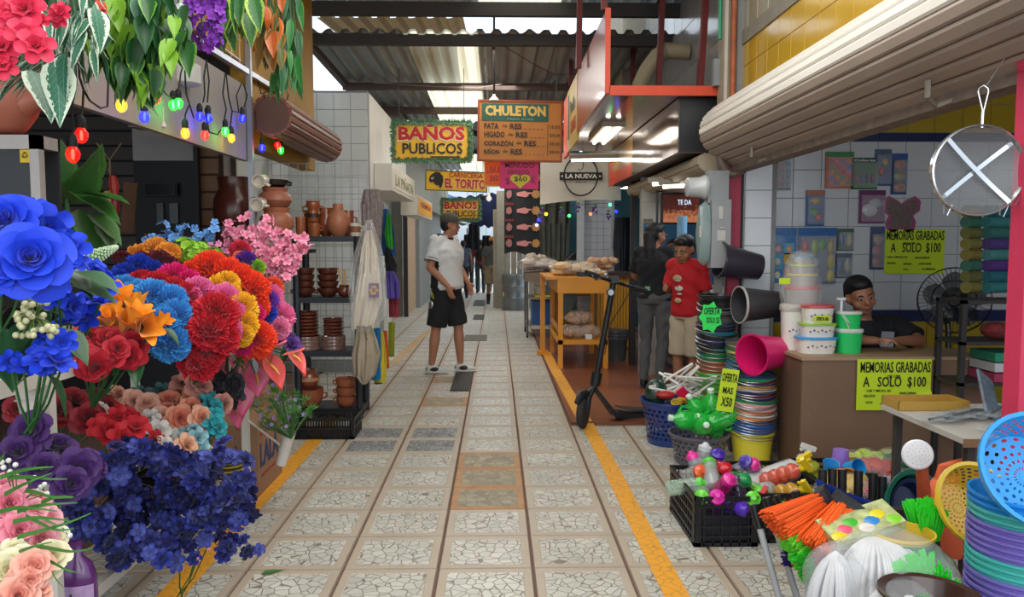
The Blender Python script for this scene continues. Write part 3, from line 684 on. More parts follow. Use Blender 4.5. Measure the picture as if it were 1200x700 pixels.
# steel drum
dq = G(603, 362); t = thing('steel_drum', 'tall ribbed galvanised steel drum beside the black menu banner', 'drum', (dq.x+.0, dq.y-.25, 0))
part('body', MB().lathe([(.27, 0), (.28, .03), (.28, .25), (.29, .27), (.28, .29), (.28, .5), (.29, .52), (.28, .54), (.28, .74), (.295, .76), (.285, .78), (.26, .77)], 24), M('#7f868a', r=.35, m=.7, v=.2), t)
part('label', MB().box(-.25, -.14, .35, .03, .03, .1), M('#d8b428'), t, smooth=False)
# ================= flower library: each kind is built once, colours share its shape
def petal(m, T, L, W, cup=.25, curl=0., nu=4, nv=4, tip=.6, base=.25, ruf=0., twist=0):
    def fn(u, v):
        x = (u-.5)*2; wv = (base+(1-base)*math.sin(min(1, v*1.25)*PI/2))*(1 if v < .7 else 1-(1-tip)*((v-.7)/.3)**2)
        z = cup*L*(x*x*.35*wv) + curl*L*v*v + ruf*L*math.sin(x*7+v*3)*v*v
        return T @ Vector((x*W*wv*.5, L*v*(1-.12*x*x*v), z))
    return m.grid(fn, nu, nv)
def RZ(a): return Matrix.Rotation(a, 4, 'Z')
def RX(a): return Matrix.Rotation(a, 4, 'X')
def TR(x, y, z): return Matrix.Translation((x, y, z))
_rs = random.Random(3)
def _rose():
    m = MB(); N = 26
    for i in range(N):
        t = i/(N-1); a = i*2.4; tilt = R(86-80*t**1.1); r = .04+.16*t; L = .42+.62*t; W = .42+.75*t
        T = RZ(a) @ TR(0, r, .30-.30*t) @ RX(tilt)
        petal(m, T, L, W, cup=.9-.5*t, curl=-.05-.32*t, tip=.75, base=.55, ruf=.03)
    return m
def _pom():
    m = MB(); N = 150
    for i in range(N):
        t = i/N; el = math.acos(1-1.35*t); a = i*2.39996
        L = .62+.2*_rs.random(); W = .30+.1*_rs.random()
        T = RZ(a) @ RX(PI/2-el*.98+_rs.uniform(-.12, .12)) @ TR(0, .25, 0) @ Matrix.Rotation(_rs.uniform(-.9, .9), 4, 'Y')
        b = len(m.v); k = 4
        for j in range(k+1):
            x = (j/k-.5)*W; zz = .05*(1 if j % 2 else -1)
            m.vv(T @ Vector((x*.35, 0, zz*.5))); m.vv(T @ Vector((x, L*(1+(.07 if j % 2 else -.05)), zz)))
        for j in range(k): m.ff(b+2*j, b+2*j+1, b+2*j+3, b+2*j+2)
    m.ell((0, 0, 0), .55, 10, 6); return m
def _hyd():
    m = MB()
    for i in range(34):
        t = i/34; el = math.acos(1-1.2*t); a = i*2.4; T0 = RZ(a) @ RX(-el+_rs.uniform(-.2, .2)) @ TR(0, 0, .72+_rs.uniform(-.06, .1)) @ RZ(_rs.random()*3)
        for q in range(4): petal(m, T0 @ RZ(q*PI/2) @ RX(.25), .30, .34, cup=.5, curl=.1, nu=2, nv=2, tip=.8, base=.5)
    m.ell((0, 0, 0), .5, 8, 5); return m
def _five(n=5, L=1, W=.8, up=.35, curl=-.1):
    m = MB()
    for q in range(n): petal(m, RZ(q*2*PI/n) @ TR(0, .06, 0) @ RX(up), L, W, cup=.5, curl=curl, nu=3, nv=3, tip=.85, base=.4, ruf=.03)
    return m
def _dbl():
    m = _five(6, 1, .75, .2, -.1)
    for q in range(6): petal(m, RZ(q*PI/3+.5) @ RX(.8), .7, .6, cup=.6, curl=-.1, nu=2, nv=3, tip=.8, base=.5)
    for q in range(5): petal(m, RZ(q*2*PI/5+.2) @ RX(1.2), .5, .45, cup=.6, nu=2, nv=2, tip=.8, base=.5)
    return m
def _tulip():
    m = MB()
    for q in range(6): petal(m, RZ(q*PI/3) @ TR(0, .30, -.3) @ RX(R(88 if q % 2 else 80)), 1.5, .95, cup=.9, curl=-.30, nu=4, nv=5, tip=.55, base=.6)
    return m
def _bud():
    m = MB(); m.lathe([(.05, 0), (.3, .12), (.42, .4), (.40, .65), (.3, .85), (.12, .95)], 10)
    for q in range(5): petal(m, RZ(q*1.26) @ TR(0, .12, 0) @ RX(R(80-3*q)), 1.05, .75, cup=1.0, curl=-.15, nu=3, nv=4, tip=.8, base=.5)
    return m
def _anth():
    m = MB()
    def fn(u, v):
        x = (u-.5)*2; w_ = math.sin(PI*min(1, v*.92+.08)**.7)*.62; notch = .18*(1-abs(x))*(1-v)
        return Vector((x*w_, v*1.35-.25+notch-.1*abs(x)*(1-v)*2, .18*x*x-.25*v*v))
    m.grid(fn, 6, 8); return m
def _leaf(W=.42, bend=-.35, fold=.18):
    m = MB()
    def fn(u, v):
        x = (u-.5)*2; w_ = W*.56*(math.sin(PI*v**.62)**1.05 if 0 < v < 1 else 0)
        return Vector((x*w_, v, fold*abs(x)*w_*2+bend*v*v*.5+.01*math.sin(v*24)*abs(x)))
    m.grid(fn, 4, 7); return m
def _tuft():
    m = MB()
    for i in range(42):
        a = _rs.uniform(0, 6.28); el = _rs.uniform(.1, 1.5); d = Vector((math.cos(a)*math.sin(el), math.sin(a)*math.sin(el), math.cos(el)))
        p = d*_rs.uniform(.2, .55); s = d.orthogonal().normalized()*.05; b = len(m.v); m.vv(p-s); m.vv(p+s); m.vv(p+d*.45+Vector((0, 0, _rs.uniform(-.15, .15)))); m.ff(b, b+1, b+2)
    return m
FB = dict(rose=_rose(), pom=_pom(), hyd=_hyd(), five=_five(), dbl=_dbl(), tulip=_tulip(), bud=_bud(), anth=_anth(), leaf=_leaf(), wide=_leaf(.62, -.2, .12), slim=_leaf(.2, -.5, .1), tuft=_tuft())
_fm = {}
def fmesh(kind, mat):
    k = (kind, mat.name)
    if k not in _fm: _fm[k] = FB[kind].mesh('flower_head' if 'leaf' not in kind else 'leaf', mat, kind != 'pom')
    return _fm[k]
def petalmat(h, r=.62, edge=.25, inner=None):
    """cloth petals: slightly translucent, a little lighter towards the rim of the head"""
    k = ('pet', h, inner)
    if k in _m: return _m[k]
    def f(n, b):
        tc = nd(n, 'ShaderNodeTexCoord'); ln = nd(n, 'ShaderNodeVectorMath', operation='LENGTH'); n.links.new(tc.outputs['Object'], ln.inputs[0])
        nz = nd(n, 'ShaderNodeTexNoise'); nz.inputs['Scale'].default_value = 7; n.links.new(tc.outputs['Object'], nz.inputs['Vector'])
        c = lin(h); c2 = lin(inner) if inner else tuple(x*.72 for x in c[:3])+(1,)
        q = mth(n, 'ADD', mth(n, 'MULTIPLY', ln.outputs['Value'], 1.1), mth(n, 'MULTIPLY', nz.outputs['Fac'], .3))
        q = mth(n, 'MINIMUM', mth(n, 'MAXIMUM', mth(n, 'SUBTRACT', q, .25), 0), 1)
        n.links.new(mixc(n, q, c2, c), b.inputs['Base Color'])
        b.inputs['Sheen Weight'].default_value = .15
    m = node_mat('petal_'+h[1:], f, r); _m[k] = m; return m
def leafmat(h, edge, vein=None, ew=.72, r=.4):
    k = ('leaf', h, edge, ew)
    if k in _m: return _m[k]
    def f(n, b):
        tc = nd(n, 'ShaderNodeTexCoord'); sp_ = nd(n, 'ShaderNodeSeparateXYZ'); n.links.new(tc.outputs['Generated'], sp_.inputs[0])
        ax = mth(n, 'ABSOLUTE', mth(n, 'SUBTRACT', sp_.outputs['X'], .5)); y = sp_.outputs['Y']
        w_ = mth(n, 'MULTIPLY', mth(n, 'POWER', mth(n, 'SINE', mth(n, 'MULTIPLY', mth(n, 'POWER', y, .62), PI)), 1.05), .5)
        rel = mth(n, 'DIVIDE', ax, mth(n, 'ADD', w_, .004))
        nz = nd(n, 'ShaderNodeTexNoise'); nz.inputs['Scale'].default_value = 14; n.links.new(tc.outputs['Generated'], nz.inputs['Vector'])
        e = mth(n, 'GREATER_THAN', mth(n, 'ADD', rel, mth(n, 'MULTIPLY', mth(n, 'SUBTRACT', nz.outputs['Fac'], .5), .7)), ew)
        wv = mth(n, 'SINE', mth(n, 'MULTIPLY', mth(n, 'SUBTRACT', y, mth(n, 'MULTIPLY', ax, .7)), 55))
        vn = mth(n, 'MULTIPLY', mth(n, 'GREATER_THAN', wv, .93), .35); md = mth(n, 'MULTIPLY', mth(n, 'LESS_THAN', ax, .012), .5)
        c = mixc(n, mth(n, 'MAXIMUM', vn, md), lin(h), lin(vein or edge))
        n.links.new(mixc(n, e, c, lin(edge)), b.inputs['Base Color'])
    m = node_mat('leaf_'+h[1:], f, r); _m[k] = m; return m
STEM = M('#2f6a34', r=.6, v=.2); DG = leafmat('#1d4a2a', '#2a5c34')
def face(d, roll=0):
    d = Vector(d).normalized(); q = d.to_track_quat('Z', 'Y').to_matrix().to_4x4()
    return (q @ RZ(roll)).to_euler()
EYE = Vector((0, 0, CH))
def bunch(name, label, heads, kind, mats, group=None, stem_to=None, leaves=0, leafm=None, cat='flowers', out=(.55, -.5, .45), jit=.35, anchor=None, headname='flower_head', lk='leaf', ll=.11):
    """heads: (px, py, Y, diameter in px). One bouquet; its heads, stems and leaves are parts"""
    ps = [(P(a, b, Y), d*.5*Y/F) for a, b, Y, d in heads]
    c = sum((p for p, _ in ps), Vector())/len(ps); base = Vector(anchor) if anchor else c+Vector((-.12, .12, -.22))
    t = thing(name, label, cat, base, group=group)
    mats = mats if isinstance(mats, list) else [mats]; sm = MB()
    for i, (p, r) in enumerate(ps):
        d = Vector(out)+(p-c)*2.2+Vector((rnd(-1, 1), rnd(-1, 1), rnd(-1, 1)))*jit
        obj(headname, fmesh(kind, mats[i % len(mats)]), t, p-base-Vector(d).normalized()*r*.35, face(d, rnd(0, 6)), r)
        sm.tube([p-base-Vector(d).normalized()*r*.3, (p-base)*.5+Vector((0, 0, -.02)), (rnd(-.01, .01), rnd(-.01, .01), 0)], .003, 4, False)
    part('stems', sm, STEM, t, kind='stuff')
    for k in range(leaves):
        p, r = random.choice(ps); d = Vector((rnd(-1, 1), rnd(-1, .3), rnd(-1, .4))).normalized()
        q = d.to_track_quat('Y', 'Z').to_euler()
        obj('leaf', fmesh(lk, leafm or DG), t, p-base-Vector(out).normalized()*r*.6+d*r*.3, q, ll*rnd(.7, 1.2))
    return t
# ================= the white flower stand
WH = M('#cfcac0', r=.4, v=.08, s=4); PV = M('#d6d0c8', r=.4, v=.04)
st = thing('flower_stand', 'white metal flower stand with tube vases on the left of the aisle', 'stand', (-1.60, 3.2, 0))
def sb(a, b, w=.03, nm='rail', h=None): part(nm, MB().bar(Vector(a)-st.location, Vector(b)-st.location, w, h), WH, st, smooth=False)
for y in (2.33, 4.14): 
    for x in (-1.365, -1.95): sb((x, y, 0), (x, y, 1.07), .035, 'leg')
for z, h in ((1.05, .05), (.27, .04)):
    for x in (-1.365, -1.95): sb((x, 1.6, z), (x, 4.15, z), .03, 'rail', h)
    for y in (1.7, 2.33, 3.2, 4.14): sb((-1.95, y, z), (-1.365, y, z), .03, 'crossbar', h)
sb((-1.365, 4.14, .27), (-1.365, 3.7, .27), .03)
def vase(px0, py0, px1, py1, Y, r=.03, label='', link=None):
    a, b = P(px0, py0, Y), P(px1, py1, Y); t = thing('tube_vase', label, 'vase', b, group='white tube vases on the flower stand')
    d = a-b; q = d.to_track_quat('Z', 'Y').to_matrix().to_4x4(); L = d.length
    part('tube', MB().lathe([(r*.8, 0), (r*.86, .002), (r, L), (r*.9, L), (r*.75, .01)], 14, T=q), PV, t)
    part('ring', MB().lathe([(r*1.12, L*.45), (r*1.15, L*.47), (r*1.12, L*.49)], 14, T=q, caps=False), WH, t)
    if link: e = Vector(link)-b; part('bracket', MB().tube([d*.47, e], .006, 6), WH, t)
    return t
vase(27, 438, 38, 492, 2.28, .032, 'white tube vase at the upper left of the stand, under the blue bouquet', (-1.365, 2.33, 1.0))
vase(340, 505, 329, 545, 4.1, .033, 'white tube vase holding the lilac-flowered green bunch', (-1.365, 4.14, .5))
vase(112, 542, 101, 575, 2.9, .034, 'short white tube vase beside the purple roses, upper of two', (-1.4, 3.0, .5))
vase(104, 572, 93, 600, 2.8, .034, 'short white tube vase beside the purple roses, lower of two', (-1.4, 2.9, .4))
# ---------------- upper mound of pompoms
def X_(px, X=-1.30): return -F*X/(582-px) if px < 570 else 5
C = dict(amber='#f3a63a', maroon='#6e0f28', royal='#0a3cc0', lime='#8fc52a', sky='#3f9ce2', red='#cc0c28', hot='#e20c78', orr='#f54412', pink='#f078b4', yel='#f8c01a', mag='#d8307a')
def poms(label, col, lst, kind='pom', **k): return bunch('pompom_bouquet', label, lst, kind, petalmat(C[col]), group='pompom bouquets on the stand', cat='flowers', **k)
bunch('carnation_bouquet', 'amber carnations at the back of the pompom mound', [(164, 297, 3.75, 32), (182, 294, 3.75, 34), (200, 297, 3.7, 32), (175, 305, 3.6, 28), (194, 307, 3.6, 28)], 'pom', petalmat(C['amber']))
bunch('carnation_bouquet', 'dark maroon carnations below the amber ones', [(146, 304, 3.6, 24), (166, 303, 3.55, 24), (188, 308, 3.5, 32), (200, 312, 3.5, 26)], 'pom', petalmat(C['maroon']))
poms('royal blue carnations between the maroon and the sky blue heads', 'royal', [(150, 320, 3.3, 34), (168, 314, 3.35, 36), (183, 318, 3.35, 30), (140, 327, 3.2, 26)])
bunch('hydrangea_bouquet', 'lime green hydrangeas at the back of the mound', [(222, 290, 3.8, 38), (237, 297, 3.75, 34), (252, 303, 3.7, 32), (267, 310, 3.7, 30), (228, 302, 3.7, 30), (282, 316, 3.7, 22)], 'hyd', petalmat(C['lime']))
poms('sky blue pompoms sweeping down the front of the mound', 'sky', [(146, 336, 3.05, 38), (164, 342, 3.0, 42), (182, 346, 2.95, 44), (199, 352, 2.95, 44), (207, 372, 2.9, 44), (150, 352, 2.95, 34), (196, 377, 2.85, 36), (203, 400, 2.85, 48)])
poms('red pompoms above the sky blue ones', 'red', [(163, 330, 3.15, 34), (184, 332, 3.1, 38), (204, 338, 3.1, 34), (222, 350, 3.1, 40), (225, 372, 3.05, 44), (219, 361, 3.0, 30)])
poms('hot pink pompoms high in the middle of the mound', 'hot', [(206, 325, 3.3, 40), (224, 331, 3.3, 34), (197, 322, 3.35, 26)])
poms('orange-red pompoms along the crest of the mound', 'orr', [(226, 316, 3.5, 34), (246, 312, 3.5, 42), (266, 320, 3.5, 46), (284, 328, 3.5, 42), (299, 340, 3.5, 44), (302, 358, 3.5, 36)])
poms('pink pompoms in the middle of the mound', 'pink', [(233, 338, 3.2, 40), (226, 348, 3.1, 30), (266, 350, 3.25, 42), (276, 366, 3.2, 34), (270, 388, 3.1, 32)])
poms('yellow pompoms in front of the orange crest', 'yel', [(258, 335, 3.35, 38), (268, 330, 3.35, 30), (272, 346, 3.3, 34), (285, 360, 3.25, 40), (288, 378, 3.2, 34), (277, 388, 3.2, 38), (284, 393, 3.15, 30)])
poms('crimson pompoms drooping over the front of the mound', 'red', [(253, 364, 2.95, 54), (248, 385, 2.9, 50), (262, 390, 2.95, 48), (236, 388, 2.95, 40), (246, 408, 2.95, 46), (235, 420, 2.95, 50), (260, 372, 3.0, 40)])
poms('hot pink pompoms at the right edge of the mound', 'hot', [(299, 365, 3.4, 26), (298, 378, 3.4, 30), (294, 394, 3.35, 32), (286, 402, 3.3, 30)])
poms('orange pompom low at the right edge of the mound', 'orr', [(303, 397, 3.35, 46), (290, 405, 3.4, 30)])
bunch('mixed_bouquet', 'pink, purple, blue and orange carnation ball at the right end of the mound', [(318, 345, 3.7, 34), (312, 352, 3.6, 28), (332, 372, 3.7, 38), (322, 334, 3.75, 26), (313, 367, 3.6, 30), (327, 385, 3.6, 28), (317, 388, 3.6, 22)], 'pom', [petalmat('#f27ab0'), petalmat('#7a34b8'), petalmat('#f27ab0'), petalmat('#f25a2c'), petalmat('#1046c8'), petalmat('#f290b8'), petalmat('#f25a2c')])
bunch('carnation_bouquet', 'crimson and purple heads with lime frills below the cherry blossom', [(283, 293, 3.7, 26), (290, 304, 3.65, 26), (303, 312, 3.65, 20), (282, 302, 3.65, 18)], 'pom', [petalmat('#d01c40'), petalmat('#5c20a0'), petalmat(C['lime']), petalmat('#f07858')])
# blossom sprays
def spray(name, label, tips, base, mat, fr=.018, dens=.6, kind='five', twig='#7a4a3c', group=None, L=12, spread=.03, cat='flowers', centre=None):
    b = Vector(base); t = thing(name, label, cat, b, group=group); tw_ = MB()
    for a in tips:
        e = P(*a)-b; mid = e*.5+Vector((rnd(-.03, .03), 0, rnd(0, .04)))
        pts = [Vector((0, 0, 0)), mid, e]; tw_.tube(pts, .0025, 4, False)
        for k in range(L):
            s = 1-(k/L)*dens; q = (pts[0]*(1-s)**2+mid*2*s*(1-s)+e*s*s)+Vector((rnd(-1, 1), rnd(-1, 1), rnd(-1, 1)))*spread
            d = Vector((rnd(-.6, .9), rnd(-1.2, .2), rnd(-.4, 1)))
            obj('flower_head', fmesh(kind, mat), t, q, face(d, rnd(0, 6)), fr*rnd(.75, 1.2))
    part('twigs', tw_, M(twig, r=.7), t, kind='stuff'); return t
spray('blossom_spray', 'baby blue blossom spray sticking up behind the amber carnations', [(170, 274, 3.8), (180, 278, 3.8), (195, 264, 3.9), (213, 262, 3.9), (205, 280, 3.8), (228, 272, 3.9), (247, 266, 3.9), (252, 280, 3.9), (188, 286, 3.8)], P(210, 330, 3.9), petalmat('#6aa4e6'), .026, .45, L=9)
spray('blossom_spray', 'tall pink cherry blossom spray at the right end of the flowers', [(268, 262, 4.1), (285, 258, 4.1), (297, 256, 4.1), (312, 258, 4.1), (320, 262, 4.1), (300, 275, 4.0), (282, 275, 4.1), (326, 276, 4.1), (343, 272, 4.1), (354, 276, 4.1), (362, 284, 4.1), (348, 292, 4.0), (335, 300, 4.0), (320, 296, 4.0), (308, 290, 4.0), (345, 306, 4.0), (264, 268, 4.1), (336, 286, 4.1)], P(322, 345, 3.95), petalmat('#f0a0b8', inner='#d86088'), .025, .62, L=15)
spray('blossom_spray', 'small lilac pink blossom spray left of the cherry blossom', [(250, 285, 3.8), (262, 290, 3.8), (272, 288, 3.8), (268, 298, 3.8), (258, 296, 3.8)], P(280, 330, 3.8), petalmat('#e08cc0'), .020, .4, L=7)
# orange lilies, dark red roses
bunch('tulip_bouquet', 'orange silk tulips at the front left of the pompom mound', [(141, 352, 2.7, 40), (158, 360, 2.7, 40), (131, 372, 2.65, 40), (118, 382, 2.65, 38), (160, 372, 2.6, 40), (170, 384, 2.6, 44), (148, 378, 2.6, 38), (190, 378, 2.7, 24)], 'tulip', petalmat('#f79c16'), out=(.3, -.6, .6), jit=.7, leaves=4)
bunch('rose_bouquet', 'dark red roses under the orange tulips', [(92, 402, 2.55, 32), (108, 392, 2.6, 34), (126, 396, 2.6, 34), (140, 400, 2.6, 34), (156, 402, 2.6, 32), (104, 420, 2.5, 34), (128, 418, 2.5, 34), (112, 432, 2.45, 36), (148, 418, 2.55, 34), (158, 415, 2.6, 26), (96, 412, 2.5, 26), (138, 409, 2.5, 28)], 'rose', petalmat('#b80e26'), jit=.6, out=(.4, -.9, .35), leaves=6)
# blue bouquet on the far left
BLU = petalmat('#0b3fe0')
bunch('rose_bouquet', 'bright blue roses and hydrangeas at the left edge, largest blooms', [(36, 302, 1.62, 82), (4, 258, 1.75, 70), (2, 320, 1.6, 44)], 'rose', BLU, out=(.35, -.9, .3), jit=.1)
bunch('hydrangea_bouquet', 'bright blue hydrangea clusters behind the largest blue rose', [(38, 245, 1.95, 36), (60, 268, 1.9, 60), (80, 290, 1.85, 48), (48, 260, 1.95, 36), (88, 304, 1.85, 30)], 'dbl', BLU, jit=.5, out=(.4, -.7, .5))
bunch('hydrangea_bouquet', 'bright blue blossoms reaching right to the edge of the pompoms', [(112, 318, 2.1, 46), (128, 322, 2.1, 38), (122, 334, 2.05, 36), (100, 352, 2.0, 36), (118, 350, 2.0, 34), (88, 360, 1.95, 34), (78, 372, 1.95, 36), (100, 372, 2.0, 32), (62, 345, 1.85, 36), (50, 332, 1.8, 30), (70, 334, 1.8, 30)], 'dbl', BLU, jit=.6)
bunch('hydrangea_bouquet', 'drooping bright blue blossom cluster over the left tube vase', [(62, 398, 1.85, 40), (48, 416, 1.8, 44), (68, 420, 1.8, 44), (30, 426, 1.8, 30), (12, 424, 1.8, 28), (74, 402, 1.8, 34), (56, 432, 1.8, 30), (56, 386, 1.85, 28), (80, 418, 1.85, 26)], 'dbl', BLU, jit=.6, leaves=3)
t = thing('blossom_spike', 'pale green speckled flower spike pointing right behind the blue blossoms', 'flowers', P(92, 310, 2.2))
m = MB()
for k in range(150):
    s = k/150; a = k*2.4; ax = P(138, 279, 2.2)-P(92, 300, 2.2); r = .026*(1-s)**.7+.002; up = Vector((0, 0, 1)); n_ = ax.cross(up).normalized(); u2 = ax.cross(n_).normalized()
    m.ell(ax*s+n_*math.cos(a)*r+u2*math.sin(a)*r, .0035, 5, 3)
part('florets', m, M('#cfe6c0', v=.2), t, kind='stuff')
part('stem', MB().tube([(-.02, 0, -.05), (0, 0, 0), P(138, 279, 2.2)-P(92, 300, 2.2)], [.004, .012, .002], 6), M('#6fae62'), t)
t = thing('foliage', 'broad dark green leaves under the bright blue roses', 'leaves', P(60, 350, 1.95), group=None)
for px, py, dx, dz, L in ((70, 330, 1, -.25, .16), (62, 300, 1.0, -.9, .15), (90, 318, .8, -.3, .13), (10, 360, -.4, -.6, .15), (25, 375, .3, -.9, .14), (5, 385, .2, -.8, .16), (70, 385, .6, -.6, .12), (30, 340, .6, -.8, .12), (40, 395, -.4, -1, .12), (52, 430, -.9, -.5, .07), (20, 350, .8, -.2, .14)):
    p = P(px, py, 1.9)-t.location; d = Vector((dx, -.15, dz)).normalized(); obj('leaf', fmesh('wide', leafmat('#2c5a38', '#3a6a40')), t, p, d.to_track_quat('Y', 'Z').to_euler(), L)
t = thing('berry_spray', 'cream berry clusters hanging below the largest blue rose', 'flowers', P(40, 372, 1.8)); bm_ = MB(); tw_ = MB()
for k in range(46):
    p = P(rnd(18, 66), rnd(355, 395), rnd(1.72, 1.85)); e = p-t.location; part('berry', fmesh_berry if 'fmesh_berry' in globals() else globals().setdefault('fmesh_berry', MB().ell((0, 0, 0), .0075, 8, 6).mesh('berry', M('#cfd0a0', r=.3))), None, t, loc=e); tw_.tube([(0, 0, 0), e*.6+Vector((0, 0, .006)), e], .0015, 4, False)
part('twigs', tw_, M('#6f8a4a'), t, kind='stuff')
# ---------------- middle shelf
def rosesf(label, col, lst, kind='rose', **k): return bunch('rose_bouquet', label, lst, kind, petalmat(col) if isinstance(col, str) else col, **k)
rosesf('deep red roses in the shade behind the purple roses', '#8a1020', [(88, 470, 3.1, 40), (112, 462, 3.2, 40), (70, 480, 3.0, 34), (128, 478, 3.1, 36), (105, 490, 2.9, 36), (20, 480, 2.6, 30)])
rosesf('bright red silk blossoms above the navy delphiniums', '#cc1224', [(152, 484, 2.9, 40), (130, 502, 2.8, 40), (146, 512, 2.75, 38), (118, 498, 2.85, 34), (160, 498, 2.8, 34), (186, 515, 2.9, 30), (140, 490, 2.85, 30)], kind='dbl')
rosesf('pale peach roses in the middle of the lower shelf', '#eeb49a', [(158, 470, 3.2, 26), (172, 472, 3.2, 26), (190, 487, 3.1, 26), (182, 480, 3.2, 22), (146, 472, 3.25, 22), (140, 462, 3.3, 22)])
rosesf('white silk roses in the middle of the lower shelf', '#e6e0d8', [(176, 488, 3.05, 24), (186, 505, 2.95, 28), (200, 514, 3.0, 34), (205, 526, 2.95, 28), (194, 522, 2.9, 26), (120, 478, 3.0, 20), (184, 498, 3.0, 22)], kind='dbl')
rosesf('salmon and cream roses around the middle of the lower shelf', [petalmat('#f0a080', inner='#e04838'), petalmat('#f2b894', inner='#e05a40')], [(200, 468, 3.3, 30), (216, 472, 3.3, 30), (212, 490, 3.1, 32), (238, 490, 3.1, 28), (226, 478, 3.2, 26), (234, 502, 3.1, 24), (195, 478, 3.25, 20), (224, 466, 3.3, 22)])
rosesf('peach roses under the turquoise ones', '#f4bc98', [(220, 522, 2.95, 28), (222, 534, 2.95, 24), (212, 530, 2.95, 22), (245, 527, 3.05, 18)])
rosesf('pale blue silk roses low in the middle of the shelf', '#8cbcc4', [(222, 508, 3.05, 26), (234, 514, 3.0, 28), (236, 526, 3.0, 24), (228, 500, 3.05, 18)], kind='dbl')
rosesf('turquoise silk roses below the black one', '#1c9ca6', [(241, 460, 3.3, 24), (248, 472, 3.2, 28), (256, 478, 3.2, 24), (252, 496, 3.1, 28), (258, 502, 3.1, 24), (242, 506, 3.1, 20), (254, 486, 3.15, 22)], kind='dbl')
rosesf('dusty teal roses in the shade at the back of the shelf', '#39686c', [(168, 462, 3.5, 30), (180, 465, 3.5, 26), (190, 459, 3.5, 24)], kind='dbl')
rosesf('dusty pink roses left of the black rose', '#cf8f80', [(216, 448, 3.4, 26), (232, 447, 3.3, 32), (238, 452, 3.3, 24), (214, 456, 3.4, 24), (224, 438, 3.4, 24), (264, 474, 3.3, 24)])
rosesf('black silk roses under the pink anthuriums', '#15141f', [(262, 452, 3.4, 32), (272, 460, 3.4, 30), (258, 446, 3.45, 26), (276, 450, 3.4, 24), (272, 468, 3.4, 20)])
rosesf('large purple silk roses left of the navy delphiniums', '#441a66', [(68, 523, 2.20, 52), (92, 552, 2.15, 48), (84, 568, 2.10, 40), (34, 505, 2.15, 46), (20, 530, 2.10, 46), (50, 548, 2.10, 44), (118, 548, 2.25, 22), (45, 520, 2.25, 34), (100, 538, 2.20, 30)])
# anthuriums
t = thing('anthurium_bouquet', 'pink and coral anthuriums spilling from the right end of the stand', 'flowers', P(285, 420, 3.7)); tw_ = MB()
CO, PN = petalmat('#f0605c', .35), petalmat('#ea6a92', .35)
for px, py, dx, dz, s, mt in ((306, 418, .5, -.7, .105, CO), (318, 430, .5, -.8, .11, CO), (344, 418, .8, -1.0, .10, CO), (340, 412, .9, .1, .07, CO), (278, 425, .6, -.8, .11, PN), (300, 440, .2, -1, .10, PN), (268, 440, .3, -.9, .11, PN), (272, 475, .4, -1, .11, PN), (282, 462, .2, -1, .10, PN), (258, 428, -.2, -.9, .11, PN), (245, 440, -.3, -.7, .10, PN), (290, 408, .8, -.3, .09, CO), (320, 405, .9, .2, .07, PN), (262, 460, .1, -1, .09, PN)):
    p = P(px, py, 3.65+rnd(-.1, .05))-t.location; d = Vector((dx, -.25, dz)).normalized()
    q = d.to_track_quat('Y', 'Z'); nrm = q @ Vector((0, 0, 1))
    if nrm.y > 0: q = q @ Euler((0, PI, 0)).to_quaternion()
    h = obj('flower_head', fmesh('anth', mt), t, p, q.to_euler(), s)
    tw_.tube([(0, 0, .02), p*.6+Vector((0, 0, .03)), p], .003, 4, False)
    obj('spadix', globals().setdefault('spad', MB().tube([(0, -.1, .03), (0, .2, .14), (0, .5, .2)], [.05, .05, .02], 6).mesh('spadix', M('#e8c05a'))), h)
part('stems', tw_, STEM, t, kind='stuff')
bunch('iris_bouquet', 'deep purple lily beside the coral anthuriums', [(337, 393, 3.75, 34), (343, 402, 3.7, 24)], 'dbl', petalmat('#4a1a78'), leaves=3)
# navy delphinium mass
def cloud(name, label, n, ell, kind, mat, size, base, Yr, cat='flowers', extra=(), twig='#1c2436', group=None, lim=None):
    b = Vector(base); t = thing(name, label, cat, b, group=group); tw_ = MB(); cx, cy, rx, ry, rot = ell; k = 0
    pts = []; tips = [(rnd(0, 2*PI), math.sqrt(rnd(.02, 1))) for _ in range(75)]
    while len(pts) < n:
        a, q = random.choice(tips); x, y = math.cos(a)*q*rx+random.gauss(0, 11), math.sin(a)*q*ry+random.gauss(0, 9)
        px, py = cx+x*math.cos(rot)-y*math.sin(rot), cy+x*math.sin(rot)+y*math.cos(rot)
        if lim and not lim(px, py): continue
        pts.append((px, py, Yr[0]+(Yr[1]-Yr[0])*(rnd(0, .35)+.65*q)))
    pts += list(extra)
    for j, (px, py, Y) in enumerate(pts):
        e = P(px, py, Y)-b; d = Vector((rnd(-.8, .8)+.3, rnd(-1.3, -.2), rnd(-.5, 1)))
        obj('flower_head', fmesh(kind, mat[j % len(mat)]), t, e, face(d, rnd(0, 6)), size*rnd(.75, 1.2))
        if j % 2 == 0: tw_.tube([(0, 0, 0), e*.6+Vector((rnd(-.03, .03), rnd(-.02, .02), .03)), e], .0015, 3, False)
    part('stems', tw_, M(twig, r=.7), t, kind='stuff'); return t
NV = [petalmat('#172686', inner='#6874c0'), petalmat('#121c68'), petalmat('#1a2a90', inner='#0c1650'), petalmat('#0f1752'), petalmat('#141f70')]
xt = [(260, 640, 2.85), (268, 642, 2.85), (285, 634, 2.9), (290, 648, 2.9), (272, 632, 2.9), (303, 645, 3.0), (258, 628, 2.85), (262, 650, 2.85), (280, 605, 3.1), (290, 600, 3.1), (272, 600, 3.1), (284, 594, 3.1), (268, 606, 3.1), (296, 606, 3.15), (222, 640, 2.75), (240, 632, 2.75), (254, 608, 2.9), (228, 655, 2.7)]
